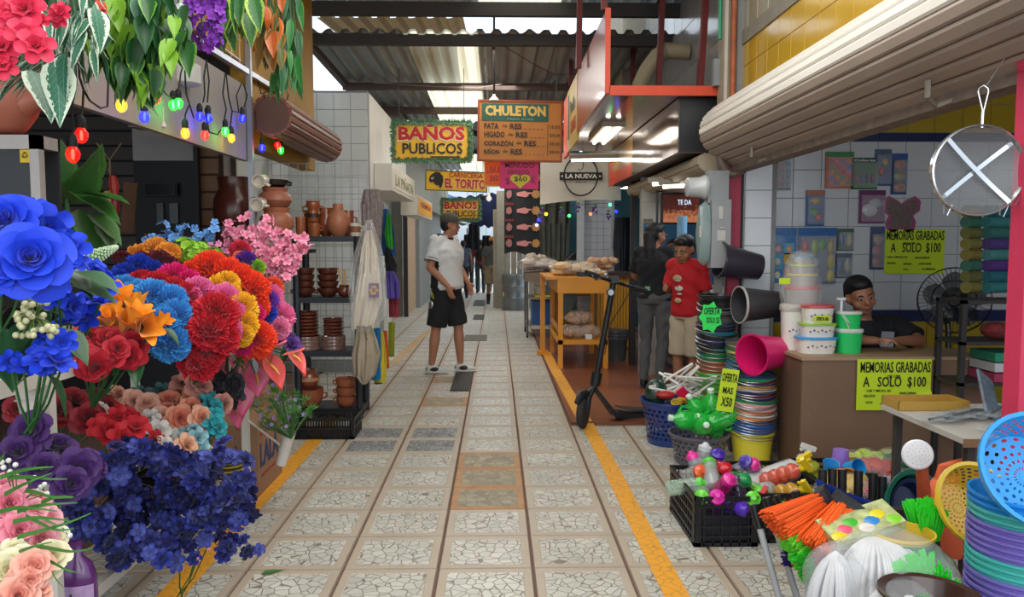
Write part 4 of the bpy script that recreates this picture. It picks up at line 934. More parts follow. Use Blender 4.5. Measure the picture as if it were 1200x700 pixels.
cloud('delphinium_bouquet', 'large mass of navy blue delphiniums spilling over the lower rail', 275, (182, 585, 102, 68, -.12), 'dbl', NV, .034, P(150, 560, 3.0), (2.95, 2.55), extra=xt, lim=lambda x, y: x < 300)
bunch('rosebud_sprig', 'pale pink rosebuds poking out below the navy delphiniums', [(211, 662, 2.7, 20), (236, 636, 2.75, 13), (244, 642, 2.75, 12), (232, 655, 2.7, 12)], 'bud', petalmat('#efa898'), out=(.3, -.3, -1), jit=.3)
# bottom-left pink and cream roses with grass
rosesf('pink roses in the bottom left corner bouquet', [petalmat('#f6a0b2', inner='#e8608a'), petalmat('#f4b4c0', inner='#ea7088')], [(12, 590, 1.72, 48), (40, 600, 1.75, 40), (24, 622, 1.7, 50), (48, 632, 1.72, 48), (-4, 610, 1.7, 44), (42, 585, 1.8, 38), (6, 570, 1.8, 36), (56, 608, 1.78, 34)])
rosesf('cream roses in the bottom left corner bouquet', [petalmat('#ece6c4', inner='#d8cc80')], [(12, 668, 1.62, 54), (58, 652, 1.68, 44), (2, 690, 1.6, 40), (62, 630, 1.75, 30), (18, 645, 1.66, 30)])
rosesf('peach roses at the bottom of the corner bouquet', [petalmat('#f4b4a0', inner='#e88070')], [(40, 664, 1.62, 44), (22, 698, 1.58, 50), (44, 690, 1.62, 34), (36, 680, 1.6, 30)])
t = thing('grass_spray', 'long curling green grass blades around the corner roses', 'leaves', P(20, 640, 1.75))
GRB = M('#4c8a3a', r=.5, v=.3)
for k, (x0, y0, x1, y1, x2, y2) in enumerate(((0, 560, 40, 545, 62, 548), (10, 560, 55, 560, 78, 562), (20, 600, 55, 588, 90, 590), (15, 612, 60, 602, 84, 612), (40, 640, 80, 650, 108, 643), (45, 655, 75, 665, 90, 672), (30, 575, 52, 582, 84, 584), (0, 540, 10, 525, 4, 505), (5, 580, 30, 565, 60, 555), (30, 605, 60, 625, 86, 620), (50, 665, 66, 672, 74, 690), (20, 630, 70, 618, 106, 602), (0, 600, 34, 590, 66, 600), (48, 590, 70, 578, 86, 583), (10, 655, 30, 640, 60, 636))):
    a, b, c = P(x0, y0, 1.66)-t.location, P(x1, y1, 1.6)-t.location, P(x2, y2, 1.62)-t.location; m = MB(); bw = .0055
    m.grid(lambda u, v: a*(1-v)**2+b*2*v*(1-v)+c*v*v+Vector((0, .004*math.sin(v*7), (u-.5)*bw*2*(1-v*.8))), 1, 10); part('blade', m, GRB, t)
t = thing('bud_spray', 'tiny white buds on green twigs above the corner roses', 'flowers', P(20, 590, 1.8)); tw_ = MB()
for px, py in ((4, 548), (12, 553), (18, 545), (48, 571), (55, 579), (52, 568), (78, 622), (82, 628), (2, 542), (40, 560), (70, 618), (45, 575), (10, 540)):
    e = P(px, py, 1.68)-t.location; obj('bud', globals().setdefault('wbud', MB().ell((0, 0, 0), .006, 7, 5).mesh('bud', M('#e6e8dc'))), t, e); tw_.tube([(0, 0, 0), e*.7, e], .0015, 3, False)
part('twigs', tw_, GRB, t, kind='stuff')
# fern bunch with lilac florets
t = thing('fern_bunch', 'feathery green bunch with tiny lilac florets in the right tube vase', 'plant', P(341, 508, 4.05)); tw_ = MB(); fm_ = fmesh('tuft', M('#4f9038', r=.6, v=.3, s=30))
for k in range(74):
    a = rnd(0, 2*PI); q = math.sqrt(rnd(0, 1)); e = P(330+math.cos(a)*q*38, 480+math.sin(a)*q*27, 4.1+rnd(-.12, .1))-t.location
    o = obj('fern_tuft', fm_, t, e, (rnd(-1, 1), rnd(-1, 1), rnd(0, 6)), .042)
    if k % 2 == 0: tw_.tube([(0, 0, -.03), e*.5+Vector((0, 0, -.01)), e], .003, 4, False)
    if k % 3 == 0: obj('floret', fmesh('five', petalmat('#a888c8')), t, e+Vector((0, -.05, .02)), face((rnd(-.4, .4), -1, .4)), .011)
part('stems', tw_, M('#3d6a34'), t, kind='stuff')
single('fallen_leaf', _leaf(.34, -.1, .1), leafmat('#3c6a34', '#4a7a3c'), 'dark green leaf lying on the floor tiles near the stand', 'leaf', G(306, 674)+Vector((0, 0, .004)), rz=R(-62), sc=.105)
# ================= hanging greenery, top left
def hang(name, label, n, box, Y, mats, L, kind='leaf', down=(0, -.2, -1), jit=.5, cat='hanging leaves', anchor=None, group=None, ymode='flat'):
    x0, y0, x1, y1 = box; a = P((x0+x1)/2, y0-25, Y); t = thing(name, label, cat, a, group=group); vm = MB(); k = 0
    while k < n:
        px, py = rnd(x0, x1), rnd(y0, y1)
        if anchor and not anchor(px, py): continue
        e = P(px, py, Y+rnd(-.14, .14))-a; d = (Vector(down)+Vector((rnd(-1, 1), rnd(-1, .6), rnd(-.5, .5)))*jit).normalized()
        q = d.to_track_quat('Y', 'Z')
        if (q @ Vector((0, 0, 1))).y > 0: q = q @ Euler((0, PI, 0)).to_quaternion()
        obj('leaf', fmesh(kind, random.choice(mats)), t, e, (q @ Euler((0, rnd(-.6, .6), 0)).to_quaternion()).to_euler(), L*rnd(.7, 1.15))
        if k % 3 == 0: vm.tube([(e.x*.8, e.y*.5, .05), e*.6+Vector((0, 0, .03)), e], .004, 4, False)
        k += 1
    part('vines', vm, M('#3d5a38', r=.6), t, kind='stuff'); return t
VW = leafmat('#2c6b50', '#cdddc8', '#7fb090', ew=.62); VG = leafmat('#2a5a2a', '#6fa83a', '#4a7a30', ew=.75); VY = leafmat('#7cb030', '#93c040', '#a8d060', ew=.9)
VD = leafmat('#1c4a26', '#2c6a34'); VB = leafmat('#27563c', '#4c8a62', '#5a9a70')
hang('hanging_greenery', 'green leaves with white edges hanging behind the red gladioli, top left', 120, (22, -30, 112, 62), 2.3, [VW], .135, 'slim', anchor=lambda x, y: y < 72-abs(x-62)*.3)
t = hang('hanging_greenery', 'fan of dark variegated leaves slanting down-left below the red gladioli', 22, (20, 50, 80, 92), 2.15, [VW], .12, 'slim', down=(-.9, -.2, -.7), jit=.25, anchor=lambda x, y: x+y > 95)
for px, py, dx, dz, s in ((36, 82, .55, -1, .15), (110, 8, .3, -1, .12), (66, 70, .15, -1, .17), (76, 62, -.05, -1, .14)):
    q = Vector((dx, -.2, dz)).normalized().to_track_quat('Y', 'Z'); 
    if (q @ Vector((0, 0, 1))).y > 0: q = q @ Euler((0, PI, 0)).to_quaternion()
    obj('leaf', fmesh('wide' if px == 36 else 'leaf', VW), t, P(px, py, 2.0)-t.location, q.to_euler(), s)
hang('hanging_greenery', 'dense green ivy bunch hanging in front of the yellow bulb', 210, (104, -25, 222, 100), 2.75, [VG, VD, VG, VB, VG, VD, VY], .125, anchor=lambda x, y: (y < 66 and x < 200) or (132 < x < 186 and y < 102) or (y < 55 and x > 180 and y > 5))
hang('hanging_greenery', 'narrow leaves with yellow edges hanging right of the purple wisteria', 38, (262, -30, 298, 22), 3.7, [leafmat('#2f6a34', '#a8c850', '#6fa040', ew=.7)], .17, jit=.22)
hang('hanging_greenery', 'orange and green croton leaves hanging from the beam', 46, (298, -30, 332, 66), 4.0, [leafmat('#c0602c', '#d88a48', '#8a3a24'), leafmat('#8a6a34', '#b08a4a', '#6a4a24'), leafmat('#5a6a2c', '#c07a3c', '#8a6a3a')], .14, jit=.3)
hang('hanging_greenery', 'long dark willow leaves hanging right of the croton', 60, (322, -30, 352, 82), 4.2, [leafmat('#1f5a34', '#3c7a4a'), leafmat('#2f7a38', '#57a04c')], .19, 'slim', jit=.2)
def wist(label, box, Y, col, n, s):
    x0, y0, x1, y1 = box; a = P((x0+x1)/2, y0, Y); t = thing('wisteria', label, 'flowers', a); m = MB()
    for k in range(n):
        q = rnd(0, 1); c = rnd(0, 1)**1.5; px = x0+(x1-x0)*(math.floor(q*5)+.5)/5+rnd(-1, 1)*6*(1-c*.6); e = P(px, y0+(y1-y0)*c*(1-.35*abs(math.floor(q*5)-3)/3), Y+rnd(-.05, .05))-a
        obj('flower_head', fmesh('five', col), t, e, face((rnd(-1, 1), -1, rnd(-1, .6)), rnd(0, 6)), s*rnd(.7, 1.2))
    for k in range(5): x = P(x0+(x1-x0)*(k+.5)/5, y0, Y)-a; m.tube([x, x+Vector((0, 0, -(y1-y0)*Y/F*.9))], .003, 4, False)
    part('stems', m, STEM, t, kind='stuff')
wist('purple wisteria sprays hanging at the top of the frame', (208, -15, 262, 62), 3.0, petalmat('#9038c0'), 150, .020)
wist('white wisteria sprays hanging left of the purple ones', (178, -15, 212, 42), 2.9, petalmat('#d8dcdc'), 60, .022)
bunch('gladiolus_spray', 'bright red-pink gladiolus blooms in the top left corner', [(26, 8, 1.9, 46), (8, 14, 1.9, 40), (28, 38, 1.85, 40), (42, 52, 1.8, 42), (0, 52, 1.85, 40), (2, 75, 1.85, 34), (46, 22, 1.95, 22), (66, 20, 2.0, 24), (70, 12, 2.0, 22), (14, 30, 1.9, 30)], 'dbl', petalmat('#ee2c56', .5), out=(.3, -1, .1), anchor=tuple(P(20, -20, 2.0)))
bunch('hanging_blossom', 'small coral blossom peeking out above the ivy bunch', [(117, 6, 2.6, 16), (120, 12, 2.6, 12)], 'five', petalmat('#e8503c'))
# ================= left shop: fascia, metal bar, pole
SIL = M('#b0b2b6', r=.3, m=.7)
fb = MB(); fb.b2((-1.80, 2.0, 2.03), (-1.76, 5.55, 2.55)); struct('trim_30', fb, M('#9a9490', r=.6, v=.12, s=3))
struct('trim_31', MB().bar((-1.74, 2.0, 2.57), (-1.74, 6.3, 2.66), .035), M('#aab0be', r=.3, m=.5)); struct('trim_32', MB().bar((-1.735, 5.52, 0), (-1.735, 5.52, 2.9), .035), M('#9a9ca4', r=.35, m=.6))
cg = thing('wire_grille', 'white wire grille leaning above the metal bar of the left shop', 'grille', (-1.752, 4.1, 2.68))
for k in range(9): part('wire', MB().tube([(0, k*.16, 0), (0, k*.16, .6)], .004, 4), SIL, cg)
for k in range(5): part('wire', MB().tube([(0, 0, .02+k*.13), (0, 1.3, .02+k*.13)], .004, 4), SIL, cg)
pc = thing('trim', 'x', 'x'); bpy.data.objects.remove(pc)
# slat wall inside + black doorway
si = MB(); si.b2((P(232, 200, 6.7).x, 6.6, 0), (P(268, 200, 6.7).x, 6.66, 2.6)); ws = struct('wall_slat', si, M('#4a3626', r=.8))
for k in range(17): part('slat', MB().b2((P(233, 200, 6.7).x, 6.585, .15+.145*k), (P(262, 200, 6.7).x, 6.605, .15+.145*k+.125)), M('#8d6a4c', r=.6, v=.12), ws, smooth=False)
sd_ = MB(); sd_.b2((-5.4, 6.62, 0), (P(158, 200, 6.62).x, 6.68, 3.0)); wd = struct('wall_slat_dark', sd_, M('#1f1e1f', r=.9))
for k in range(14): part('slat', MB().b2((-5.3, 6.60, .9+.125*k), (P(158, 200, 6.62).x, 6.625, .9+.125*k+.105)), M('#45423f', r=.7, v=.1), wd, smooth=False)
m = MB(); m.b2((P(159, 200, 6.6).x, 6.56, 2.14), (P(230, 200, 6.6).x, 6.64, 2.6)); struct('trim_33', m, M('#a5a3a0', r=.6, v=.1))
m = MB(); m.b2((P(158, 200, 6.6).x, 6.58, 0), (P(231, 200, 6.6).x, 6.62, 2.14)); struct('door_2', m, M('#131416', r=.5))
m = MB(); m.b2((P(229, 200, 6.5).x, 6.46, 0), (P(234, 200, 6.5).x, 6.52, 2.6)); struct('trim_34', m, M('#1a1a1c', r=.5))
m = MB(); m.b2((P(262, 200, 6.5).x, 6.5, 0), (P(268, 200, 6.5).x, 6.55, 2.6)); struct('trim_35', m, M('#b4a294', r=.5))
m = MB(); m.b2((P(163, 100, 6.2).x-.05, 6.1, 2.35), (P(163, 100, 6.2).x+.8, 6.3, 2.36)); part('panel', m, M('#a5a3a0'), ws, smooth=False)
t = thing('wall_mirror', 'small pale framed mirror hanging on the black door', 'mirror', P(170, 228, 6.5)); part('glass', MB().b2((0, 0, 0), (.25, .01, .09)), M('#4a4c50', r=.1, m=.8, v=0), t, smooth=False); part('frame', MB().b2((-.01, .01, -.01), (.26, .02, .10)), M('#2a2a2a'), t, smooth=False)
for k, (px, w_) in enumerate(((184, .055), (199, .07))): single('door_reflection', MB().b2((0, 0, 0), (w_, .01, .17)), M('#7d8488', r=.1, m=.5, v=0), ('narrow pale slab put in for a reflection on the black door, left one', 'narrow pale slab put in for a reflection on the black door, right one')[k], 'pane', P(px, 262, 6.55), smooth=False)  # pale slabs stand in for reflections on the door
single('chilli_string', MB().tube([(0, 0, .12), (.01, 0, .06), (0, 0, 0)], .004, 5), M('#b09a6a'), 'thin cord hanging on the dark slat wall', 'cord', P(128, 215, 6.4))
t = thing('chilli_bunch', 'bunch of red and yellow toy chillies hanging in the dark left shop', 'ornament', P(130, 232, 5.2))
for px, py, c, a in ((133, 222, '#c03420', .2), (126, 240, '#c09a20', .4), (136, 245, '#9a1c1c', -.2), (132, 262, '#8a7a20', -.5), (128, 274, '#b83a20', .3)):
    e = P(px, py, 5.2)-t.location; part('chilli', MB().tube([e+Vector((0, 0, .09)), e+Vector((math.sin(a)*.03, 0, .02)), e+Vector((math.sin(a)*.06, 0, -.09))], [.02, .035, .004], 8), M(c, r=.4), t)
part('hanger', MB().tube([(.0, 0, .25), (0, 0, .0)], .006, 5), M('#8a7a5a'), t); part('hanger', MB().tube([(-.08, 0, .36), (0, 0, .25), (.08, 0, .36)], .005, 5), M('#8a7a5a'), t)
single('wooden_plank', MB().b2((0, 0, 0), (.09, .02, .36)), M('#6d4c34', r=.7), 'brown wooden board leaning against the dark slat wall', 'board', P(141, 272, 5.6), rot=(0, R(6), 0), smooth=False)
t = thing('leafy_plant', 'dim large-leaved green plant inside the dark left shop', 'plant', P(85, 290, 3.6))
for px, py, dx, dz, L in ((85, 225, .9, -.45, .17), (95, 215, .6, .7, .13), (70, 240, .5, .4, .2), (60, 245, -.3, .6, .18), (92, 245, .5, -.9, .16), (105, 250, .9, -.7, .13), (75, 230, -.8, .3, .15), (80, 255, .2, -1, .18), (62, 262, -.2, -.8, .16), (100, 228, .9, -.1, .14), (115, 262, .6, -.8, .1), (70, 215, .2, .9, .12)):
    d = Vector((dx, -.2, dz)).normalized(); q = d.to_track_quat('Y', 'Z'); q = q if (q @ Vector((0, 0, 1))).y < 0 else q @ Euler((0, PI, 0)).to_quaternion(); obj('leaf', fmesh('wide', leafmat('#3a6a30', '#4a8038')), t, P(px, py, 3.6)-t.location, q.to_euler(), L*1.7)
part('stem', MB().tube([(0, 0, -.1), (-.02, 0, .25)], .012, 5), STEM, t)
# glass case with aluminium frame, terracotta pig
AL = M('#a9a49e', r=.4, m=.3)
t = thing('glass_case', 'aluminium-framed glass display case at the left edge with a yellow sticker', 'display case', P(-60, 285, 2.5))
W_ = P(50, 285, 2.5).x-t.location.x; H_ = P(50, 158, 2.5).z-t.location.z
for a, b in (((W_-.03, 0), (W_, H_)), ((0, H_-.045), (W_, H_)), ((0, 0), (W_, .03))): part('frame', MB().b2((a[0], 0, a[1]), (b[0], .03, b[1])), AL, t, smooth=False)
part('frame', MB().b2((W_-.03, .03, H_-.04), (W_, .12, H_)), AL, t, smooth=False)
part('back', MB().b2((0, .11, 0), (W_, .12, H_)), M('#141517', r=.6), t, smooth=False); part('pane', MB().b2((0, .012, .03), (W_-.03, .016, H_-.04)), M('#20262a', r=.05, a=.25, v=0, coat=1), t, smooth=False)
s_ = P(20, 190, 2.49)-t.location; part('sticker', MB().b2((s_.x, .006, s_.z), (s_.x+.031, .011, s_.z+.041)), M('#d8b81c'), t, smooth=False)
text('♻', t, s_.x+.006, s_.z+.013, s_.x+.026, s_.z+.034, .005, SK); 
t = thing('pig_pot', 'terracotta pig-shaped pot standing on top of the glass case', 'pot', P(6, 157, 2.6)); t.scale = (.8,)*3; TE = M('#a5604a', r=.5, v=.12, s=6)
part('body', MB().lathe([(.05, 0), (.075, .02), (.11, .08), (.13, .15), (.11, .22), (.05, .26)], 18, sx=1.15), TE, t); part('snout', MB().lathe([(.06, 0), (.04, .05), (.045, .075), (.035, .08)], 12, c=(.10, -.02, .12), T=Matrix.Rotation(R(75), 4, 'Y')), TE, t)
for s in (-1, 1): part('ear', MB().lathe([(.0, -.01), (.028, 0), (.03, .012), (.018, .006)], 12, c=(.03+.03*s, -.1, .19), T=RX(PI/2)), TE, t)
# ================= bulb string
CB = M('#17181a', r=.6); 
bulb_prof = [(.002, -.058), (.012, -.054), (.021, -.043), (.0245, -.030), (.023, -.016), (.014, -.002), (.013, .004)]
def bulb(px, py, X, col, label, em=5):
    p = PX(px, py, X); t = thing('string_bulb', label, 'light bulb', p, group='coloured bulbs of the string')
    part('glass', globals().setdefault('bg_'+col[1:], MB().lathe(bulb_prof, 14).mesh('glass', M(col, r=.08, a=.45, v=0, coat=1, em=.35))), None, t); part('filament', globals().setdefault('bf_'+col[1:], MB().lathe([(.004, -.045), (.0055, -.04), (.0055, -.014), (.004, -.01)], 8).mesh('filament', M(col, em=em*4, v=0))), None, t)
    part('socket', globals().setdefault('bsock', MB().lathe([(.0155, 0), (.0165, .004), (.0165, .03), (.012, .042), (.006, .048)], 12).mesh('socket', CB)), None, t)
    l = bpy.data.lights.new('bulb_light', 'POINT'); l.energy = .11; l.color = lin(col)[:3]; l.shadow_soft_size = .02; lo = bpy.data.objects.new('bulb_light', l); COL.objects.link(lo); lo.parent = t; lo.location = (0, -.012, -.075)
    return p
RDb, YLb, GNb, BLb = '#ff2418', '#ffd21c', '#38ff58', '#1c28ff'
bl = [(95, 150, -1.55, RDb, 'red bulb, upper of the two hanging over the dark shop'), (85, 172, -1.5, RDb, 'red bulb, lower of the two hanging over the dark shop'), (142, 116, -1.6, YLb, 'yellow bulb hanging under the ivy bunch'), (182, 108, -1.62, RDb, 'red bulb half hidden in the ivy bunch'), (169, 130, -1.62, BLb, 'blue bulb at the tip of the ivy bunch'),
      (209, 115, -1.66, GNb, 'large green bulb, left of a pair of green ones'), (203, 117, -1.70, GNb, 'green bulb close behind the large green one'), (217, 150, -1.66, YLb, 'yellow bulb hanging below the green pair'), (240, 153, -1.68, RDb, 'red bulb beside the yellow one, under a blue one'), (244, 133, -1.68, BLb, 'blue bulb above the red one near the middle of the string'),
      (234, 131, -1.72, BLb, 'blue bulb left of another blue one'), (264, 149, -1.70, GNb, 'green bulb touching a yellow one at mid string'), (271, 157, -1.70, YLb, 'yellow bulb right of the mid string green one'), (284, 134, -1.71, BLb, 'blue bulb alone between the yellow one and the pole'), (307, 169, -1.66, BLb, 'blue bulb hanging just right of the silver pole'), (325, 166, -1.62, RDb, 'small red bulb near the brown shutter'), (329, 172, -1.62, GNb, 'green bulb last on the right near the brown shutter')]
ends = [bulb(*b) for b in bl]
t = thing('string_cable', 'black cable of the coloured bulb string looping along the metal bar', 'cable', (-1.7, 4, 2.5))
def cab(lst, r=.0045): part('cable', MB().tube([PX(a, b, X)-t.location for a, b, X in lst], r, 5), CB, t)
cab([(88, 60, -1.5), (89, 100, -1.5), (84, 125, -1.5), (86, 150, -1.5), (85, 158, -1.5)]); cab([(92, 55, -1.55), (93, 90, -1.55), (98, 105, -1.55), (97, 125, -1.55), (95, 138, -1.55)]); cab([(98, 105, -1.55), (105, 118, -1.58), (118, 127, -1.6), (126, 125, -1.6), (127, 95, -1.6), (129, 70, -1.6)])
cab([(188, 100, -1.62), (194, 110, -1.64), (200, 115, -1.66), (209, 108, -1.66), (212, 85, -1.66), (216, 72, -1.66)]); cab([(216, 72, -1.66), (218, 110, -1.66), (222, 122, -1.66), (217, 135, -1.66), (217, 145, -1.66)]); cab([(222, 122, -1.66), (227, 138, -1.68)])
cab([(242, 70, -1.7), (239, 90, -1.7), (240, 110, -1.7), (238, 120, -1.7)]); cab([(242, 72, -1.7), (245, 95, -1.7), (243, 120, -1.7)]); cab([(264, 86, -1.7), (261, 110, -1.7), (265, 128, -1.7), (263, 140, -1.7)]); cab([(265, 86, -1.7), (268, 115, -1.7), (272, 130, -1.7), (270, 148, -1.7)]); cab([(272, 130, -1.7), (280, 132, -1.7), (277, 112, -1.7), (283, 98, -1.7)]); cab([(285, 98, -1.7), (290, 112, -1.7), (286, 125, -1.7)])
cab([(302, 95, -1.66), (306, 110, -1.66), (318, 106, -1.66), (318, 98, -1.66)]); cab([(309, 110, -1.66), (313, 128, -1.66), (325, 140, -1.64), (334, 130, -1.64), (338, 110, -1.64)]); cab([(326, 142, -1.62), (329, 155, -1.62), (329, 164, -1.62)]); cab([(299, 130, -1.66), (300, 150, -1.66), (306, 155, -1.66), (307, 162, -1.66)]); cab([(240, 128, -1.68), (245, 155, -1.7), (255, 158, -1.7), (259, 152, -1.7)])
t = thing('power_plug', 'white plug dangling on a cord under the ivy bunch', 'plug', PX(192, 150, -1.65)); part('plug', MB().lathe([(.006, 0), (.012, .006), (.01, .02), (.004, .03)], 8), M('#d8d8d4'), t); part('cord', MB().tube([(0, 0, .03), (0, 0, .1)], .003, 5), M('#d8d8d4'), t)
for s in (-1, 1): part('prong', MB().box(s*.005, 0, -.008, .002, .004, .016), M('#b0b0b0', m=.8), t, smooth=False)
single('cylinder_shade', MB().lathe([(.001, 0), (.07, .0), (.085, .01), (.085, .11), (.07, .12), (.001, .12)], 20), M('#c8c4c4', r=.4), 'white round lamp shade on the fascia behind the ivy', 'lamp shade', PX(196, 100, -1.85)+Vector((.10, 0, 0)))
# ================= pottery shelf
SB = M('#20242c', r=.45, v=.1); YS = 6.30; CL = dict(a='#a8603a', b='#8a4428', c='#5c2a20', d='#b87452')
xl, xr2 = P(343, 300, YS).x, P(421, 300, YS).x
t = thing('pottery_shelf', 'black plastic shelving unit stacked with clay pottery', 'shelf', (xl, YS, 0)); W_ = xr2-xl; D_ = .36
zs = [P(400, 488, YS).z if 0 else .08, P(400, 412, YS).z, P(400, 349, YS).z, P(400, 277, YS).z]
for z in zs:
    part('shelf_board', MB().b2((0, 0, z-.045), (W_, D_, z)), SB, t, smooth=False)
for x in (.02, W_-.02):
    for y in (.02, D_-.02): part('post', MB().tube([(x, y, 0), (x, y, zs[3])], .03, 8), SB, t)
shelf = t
GW = M('#9aa0a2', r=.4, m=.6)
t = thing('wire_grid', 'silver wire grid panel standing behind the pottery shelf', 'grid', (P(322, 300, 6.75).x, 6.72, .1))
gw_ = P(432, 300, 6.75).x-t.location.x; gh = P(400, 192, 6.75).z-.1
for k in range(12): part('wire', MB().tube([(gw_*k/11, 0, 0), (gw_*k/11, 0, gh)], .0035, 4), GW, t)
for k in range(21): part('wire', MB().tube([(0, .006, gh*k/20), (gw_, .006, gh*k/20)], .0035, 4), GW, t)
def pot(name, label, cat, px, zbase, y, prof, col, H, R_, handles=0, feet=0, band=None, group=None, x=None, coat=.7, rough=.3, inner='#3a1c14'):
    """prof: (radius, height) fractions; px: pixel column at the shelf plane"""
    X = P(px, 300, y).x if x is None else x
    t = thing(name, label, cat, (X, y, zbase), group=group); mt = M(col, r=rough, v=.22, s=22, coat=coat)
    p = [(r*R_, z*H) for r, z in prof]; m = MB(); m.lathe(p+[(p[-1][0]-.008, p[-1][1]), (p[-1][0]-.012, p[-1][1]-.02), (.6*p[-1][0], p[-1][1]-.05 if H > .1 else p[-1][1]-.03)], 18); part('body', m, mt, t)
    if handles:
        for s in ((-1, 1) if handles == 2 else (1,)):
            rz_ = max(r for r, z in p); part('handle', MB().tube([(s*rz_*.85, 0, H*.75), (s*(rz_+.022), 0, H*.72), (s*(rz_+.02), 0, H*.5), (s*rz_*.9, 0, H*.42)], .008, 6), mt, t)
    for q in range(feet): a = 2*PI*q/feet+.4; part('foot', MB().tube([(math.cos(a)*R_*.55, math.sin(a)*R_*.55, .0), (math.cos(a)*R_*.6, math.sin(a)*R_*.6, H*.3)], [.007, .013], 6), mt, t)
    if band: part('band', MB().lathe([(r*R_*1.012, z*H) for r, z in band[1]], 18, caps=False), M(band[0], r=.5, v=.5, s=60), t)
    return t
jug = [(.62, 0), (.7, .05), (.72, .5), (.7, .62), (.95, .78), (.88, .95), (1, 1)]; ball = [(.5, 0), (.9, .2), (1, .42), (.85, .66), (.48, .8), (.46, .85), (.42, 1)]; cup = [(.8, 0), (.85, .05), (.9, .9), (.92, 1)]
olla = [(.45, 0), (.75, .1), (1, .4), (.95, .65), (.7, .82), (.78, 1)]; bowl = [(.35, 0), (.6, .1), (.9, .5), (1, .9), (1.03, 1)]; plate = [(.5, 0), (.7, .15), (1, .9), (1.02, 1)]; casz = [(.6, 0), (.85, .2), (.98, .6), (.98, .9), (1.04, 1)]
z3 = zs[3]
pot('clay_tumbler', 'plain narrow clay tumbler at the left end of the top shelf', 'tumbler', 353, z3, 6.42, cup, CL['a'], .16, .045, coat=.2)
pot('clay_jug', 'two-handled clay jug with a painted band on the top shelf', 'jug', 368, z3+.12, 6.42, jug, '#9a5028', .17, .062, 2, band=('#3a2a18', [(.73, .2), (.74, .4)]))
pot('clay_mug', 'small clay mug under the painted jug on the top shelf', 'mug', 369, z3, 6.42, cup, '#a05a30', .11, .055, 1)
pot('clay_mug', 'brown clay mug behind the painted jug', 'mug', 364, z3, 6.56, cup, '#8a4a2c', .22, .055, 1)
pot('clay_jug', 'shiny brown jug behind the round clay bottle, left', 'jug', 383, z3, 6.55, olla, '#8a4426', .24, .075, 1)
pot('clay_bottle', 'round ringed clay water bottle with an upturned cup lid', 'bottle', 397, z3, 6.44, ball, '#a56646', .27, .098, coat=.1, rough=.5)
pot('clay_mug', 'tall brown mug at the back right of the top shelf', 'mug', 409, z3, 6.56, cup, '#8a4426', .22, .05, 1)
pot('painted_mug', 'white mug with a brown floral pattern at the right end of the top shelf', 'mug', 417, z3, 6.40, cup, '#d8cfc0', .11, .05, 1, band=('#8a5a34', [(.88, .3), (.9, .75)]))
z2 = zs[2]
for px, n, nm in ((356, 4, 'left stack'), (384, 4, 'right stack')):
    for k in range(n): pot('footed_bowl', 'dark footed clay bowl, %s from the bottom of the %s, second shelf' % (ORD[k], nm), 'bowl', px, z2+.055*k, 6.42, bowl, '#5c2e20', .075, .088, 2 if k == 0 else 0, 3 if k == 0 else 0, group='footed clay bowls')
pot('utensil_pot', 'small round glazed clay pot holding wooden spoons', 'pot', 403, z2, 6.40, olla, '#6a3220', .10, .058)
for k in range(4): single('wooden_spoon', MB().tube([(0, 0, 0), (rnd(-.05, .05), 0, .17)], [.004, .007], 6), M('#c9a878'), 'wooden spoon standing in the small clay pot', 'spoon', (P(403, 300, 6.4).x+.012*(k-1.5), 6.4, z2+.06), group='spoons in the clay pot')
z1 = zs[1]
PW = M('#8a6a60', r=.15, v=.5, s=50, coat=1)
for px, n, nm, R_ in ((357, 11, 'left stack', .105), (389, 9, 'right stack', .088)):
    for k in range(n):
        o = pot('clay_plate', ('plastic-wrapped' if k < 4 else 'brown')+' clay plate, %s from the bottom of the %s, third shelf' % (ORD[k], nm), 'plate', px, z1+.029*k, 6.45, plate, '#7a3c2a', .028, R_*(1.12 if k < 4 else 1), group='clay plates on the third shelf')
        if k < 4: part('wrap', MB().lathe([(R_*1.14, -.002), (R_*1.17, .012), (R_*1.14, .026)], 14, caps=False), PW, o)
z0 = zs[0]
pot('clay_casserole', 'wide unglazed clay pot on the bottom shelf, left', 'pot', 360, z0, 6.44, casz, '#a0583c', .15, .115, 2, coat=.1, rough=.5); pot('clay_pot', 'patterned clay pot stacked on the wide one on the bottom shelf', 'pot', 359, z0+.15, 6.44, olla, '#8a4a30', .16, .09, band=('#c08a60', [(1.0, .42), (.97, .6)]))
for k in range(3): pot('clay_casserole', 'unglazed clay casserole, %s from the bottom of the right stack on the bottom shelf' % ORD[k], 'pot', 403, z0+.075*k, 6.42, casz, '#a8603f', .09, .082, 2, coat=.1, rough=.55, group='right stack of casseroles')
# jars on the far side of the silver pole
pot('clay_olla', 'round unglazed clay pot beside the silver pole, under the black-rimmed one', 'pot', 325, 1.50, 5.95, olla, '#a86444', .22, .13, coat=.1, rough=.5)
pot('clay_olla', 'clay pot with a black glazed rim beside the silver pole', 'pot', 324, 1.71, 5.95, olla, '#a3644a', .16, .125, 0, coat=.1, rough=.5); pot('glazed_pot', 'small black glazed pot on top of the rimmed clay pot', 'pot', 321, 1.86, 5.95, bowl, '#15100f', .07, .12, 2)
pot('large_jar', 'large dark red-brown jar on the shelf behind the silver pole', 'jar', 277, 1.48, 6.3, olla, '#5a2a20', .50, .17, coat=.3); pot('large_mug', 'dark red-brown mug left of the large jar', 'mug', 266, 1.40, 6.1, cup, '#4c2420', .18, .09, 1, coat=.3)
single('back_shelf', MB().b2((-.8, -.2, -.03), (.5, .3, 0)), M('#17181a'), 'dark shelf carrying the large red-brown jar', 'shelf', (P(285, 300, 6.1).x, 6.1, 1.40), smooth=False)
